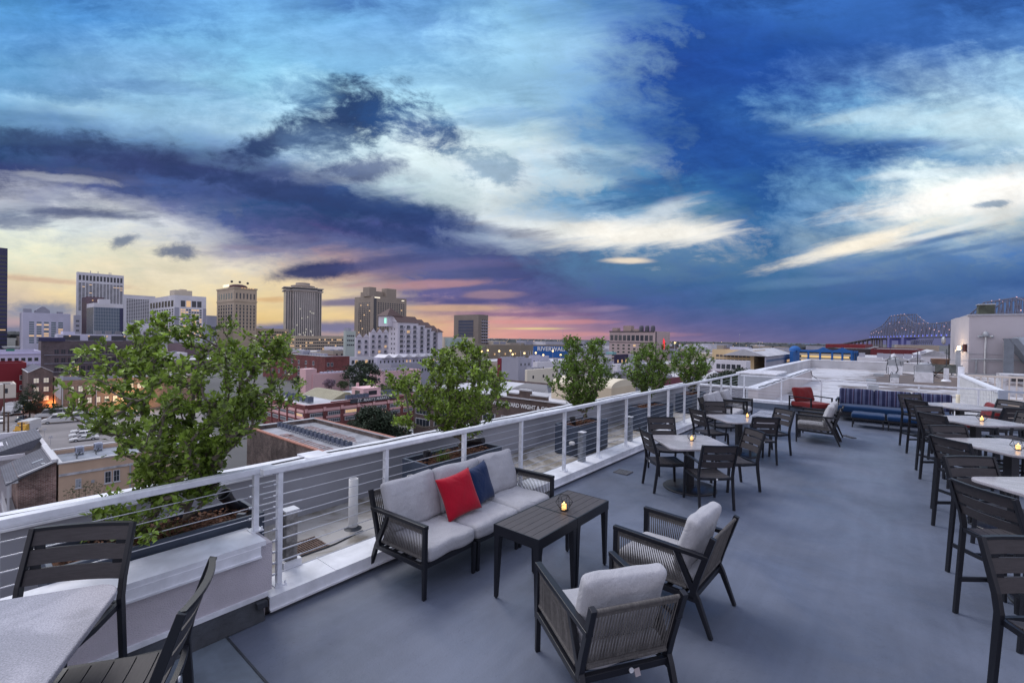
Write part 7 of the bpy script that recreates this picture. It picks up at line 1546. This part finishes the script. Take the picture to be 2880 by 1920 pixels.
# distant woodland band and skyline glow
rnd = random.Random(77); b = MB()
ico = []
bm = bmesh.new(); bmesh.ops.create_icosphere(bm, subdivisions=1, radius=1.0); iv = [v.co.copy() for v in bm.verts]; iff = [tuple(v.index for v in f.verts) for f in bm.faces]; bm.free()
for i in range(3600):
    px_ = rnd.uniform(-60, 2330); Y_ = rnd.uniform(1500, 3000); P = xdir(px_)*Y_; r = rnd.uniform(10, 34); h_ = rnd.uniform(9, 19)
    b.add([(P.x+v.x*r*rnd.uniform(.85,1.15), P.y+v.y*r*.7, G+h_*.3+v.z*h_*.75*rnd.uniform(.85,1.15)) for v in iv], iff)
o = b.build('far_woodland', mat('far_woodland', (.040,.045,.048), .95, 0, .4, .01)); o['kind'] = 'stuff'; o['label'] = 'dark band of distant trees along the horizon'
b = MB(); pts = [xdir(2236)*1600, xdir(2350)*1300, xdir(2420)*9000, xdir(2215)*9000]; b.add([(p.x,p.y,G+.3) for p in pts], [(0,1,2,3)]); o = b.build('river', mat('river_water', (.12,.15,.22), .15, 0, 0)); struct(o)
b = MB()
for i in range(46): px_ = rnd.uniform(1600, 2230) if i % 2 else rnd.uniform(1385, 1620); Y_ = 1450; P = xdir(px_)*Y_; z = EYE-rnd.uniform(2, 16); b.box(P.x-.6,P.x+.6,P.y-.5,P.y+.5,z-.5,z+.5)
o = b.build('distant_lights', mat('distant_light', (1,.7,.4), .5, 0, 0, emit=(1,.62,.32), es=1.3)); o['kind'] = 'stuff'; o['label'] = 'tiny warm lights scattered among the far trees'
# bridge
BP1 = Vector((1201,1400,0)); BP2 = Vector((959,880,0)); bd = BP2-BP1; bl = bd.length; bdn = bd/bl; bnn = Vector((-bdn.y, bdn.x, 0))
br = thing('truss_bridge', 'long cantilever truss bridge lit with pink and blue lamps across the river', 'bridge')
prof = [(-.494,43.8),(-.30,58),(-.118,90),(.107,90),(.277,58),(.5,55),(.72,58),(.895,90),(1.11,90),(1.28,58),(1.5,44)]
def ztop(a):
    for (a0,z0),(a1,z1) in zip(prof, prof[1:]):
        if a0 <= a <= a1:
            f = (a-a0)/(a1-a0)
            if z1 > z0+20: f = f**1.35
            if z0 > z1+20: f = 1-(1-f)**1.35
            return z0+(z1-z0)*f
    return 44
def zdeck(a): return 21.8 if a > -.494 else 21.8+(a+.494)*(31.8/1.14)
M_br = wm('bridge_steel', (96,98,118), 1.0); M_brd = wm('bridge_deck', (92,88,100), 1.0)
pt = lambda a, z, sd: BP1+bd*a+bnn*sd*14+Vector((0,0,z))
N = 80
for sd in (-1, 1):
    b = MB(); As = [-.494+(1.994)*i/N for i in range(N+1)]
    for i in range(N):
        a, e = As[i], As[i+1]; b.bar(pt(a,ztop(a),sd), pt(e,ztop(e),sd), 1.6, 1.8); b.bar(pt(a,zdeck(a),sd), pt(e,zdeck(e),sd), 1.6, 2.2)
        b.bar(pt(a,zdeck(a),sd), pt(a,ztop(a),sd), 1.0, 1.0)
        if i % 2: b.bar(pt(a,zdeck(a),sd), pt(e,ztop(e),sd), 1.0, 1.0)
        else: b.bar(pt(a,ztop(a),sd), pt(e,zdeck(e),sd), 1.0, 1.0)
        if ztop(a) > 62: zm = (ztop(a)+zdeck(a))*.58; b.bar(pt(a,zm,sd), pt(e,(ztop(e)+zdeck(e))*.58,sd), .9, .9)
    b.build('truss', M_br, br)
b = MB()
for i in range(0, N+1, 2): a = As[i]; b.bar(pt(a,ztop(a),-1), pt(a,ztop(a),1), 1.0, 1.0); b.bar(pt(a,zdeck(a),-1), pt(a,zdeck(a),1), 1.2, 1.6)
b.build('cross_brace', M_br, br)
b = MB()
for i in range(24): a, e = -1.64+i*1.146/24, -1.64+(i+1)*1.146/24; b.bar(pt(a,zdeck(a)-1.5,0), pt(e,zdeck(e)-1.5,0), 26, 3.0)
b.bar(pt(-.494,20.6,0), pt(1.5,20.6,0), 27, 2.0); b.build('road_deck', M_brd, br)
for k, a in enumerate([-1.45+.105*i for i in range(10)]+[-.45,-.30]):
    b = MB()
    for sd in (-.55, .55): q = pt(a, 0, sd); b.bar(q+Vector((0,0,G)), q+Vector((0,0,zdeck(a)-3)), 4, 4)
    b.bar(pt(a,zdeck(a)-5,-.75), pt(a,zdeck(a)-5,.75), 4, 4); b.build('pier', wm('bridge_pier', (110,104,112), 1.0), br)
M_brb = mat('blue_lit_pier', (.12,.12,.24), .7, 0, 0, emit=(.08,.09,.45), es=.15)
for a in (-.118, .107, .895, 1.11):
    b = MB()
    for sd in (-1, 1): q = pt(a, 0, sd); b.bar(q+Vector((0,0,G)), q+Vector((0,0,zdeck(a)-1)), 8, 8)
    b.bar(pt(a,zdeck(a)-6,-1), pt(a,zdeck(a)-6,1), 7, 7); b.build('river_pier', M_brb, br)
b = MB(); rnd = random.Random(5)
for i in range(N):
    a = As[i]; z = ztop(a)+1 if i % 2 == 0 else zdeck(a)+(ztop(a)-zdeck(a))*rnd.uniform(.25,.8); q = pt(a, z, rnd.choice((-1,1))); s_ = .6; b.box(q.x-s_,q.x+s_,q.y-s_,q.y+s_,q.z-s_,q.z+s_)
b.build('pink_lamp', mat('pink_bridge_lamp', (1,.6,.6), .5, 0, 0, emit=(1,.58,.55), es=1.0), br)
b = MB()
for i in range(0, N, 2): a = As[i]; q = pt(a, zdeck(a)+3.5, -1); b.box(q.x-.7,q.x+.7,q.y-.7,q.y+.7,q.z-2.4,q.z+1.6)
b.build('blue_lamp', mat('blue_bridge_lamp', (.2,.25,1), .5, 0, 0, emit=(.22,.24,1), es=.45), br)
b = MB(); BPP = xdir(2560)*1500; bb = thing('low_truss_bridge', 'lower parallel truss span seen beneath the big bridge', 'bridge')
p0, p1 = atY(2562, 957, 1300), atY(2625, 953, 1150); 
for i in range(12):
    a = p0.lerp(p1, i/12); e = p0.lerp(p1, (i+1)/12); dz = Vector((0,0,14)); b.bar(a, e, 1.5, 2); b.bar(a-dz, e-dz, 1.5, 2); b.bar(a-dz, e, 1, 1); b.bar(a, a-dz, 1, 1)
b.build('truss', M_br, bb)
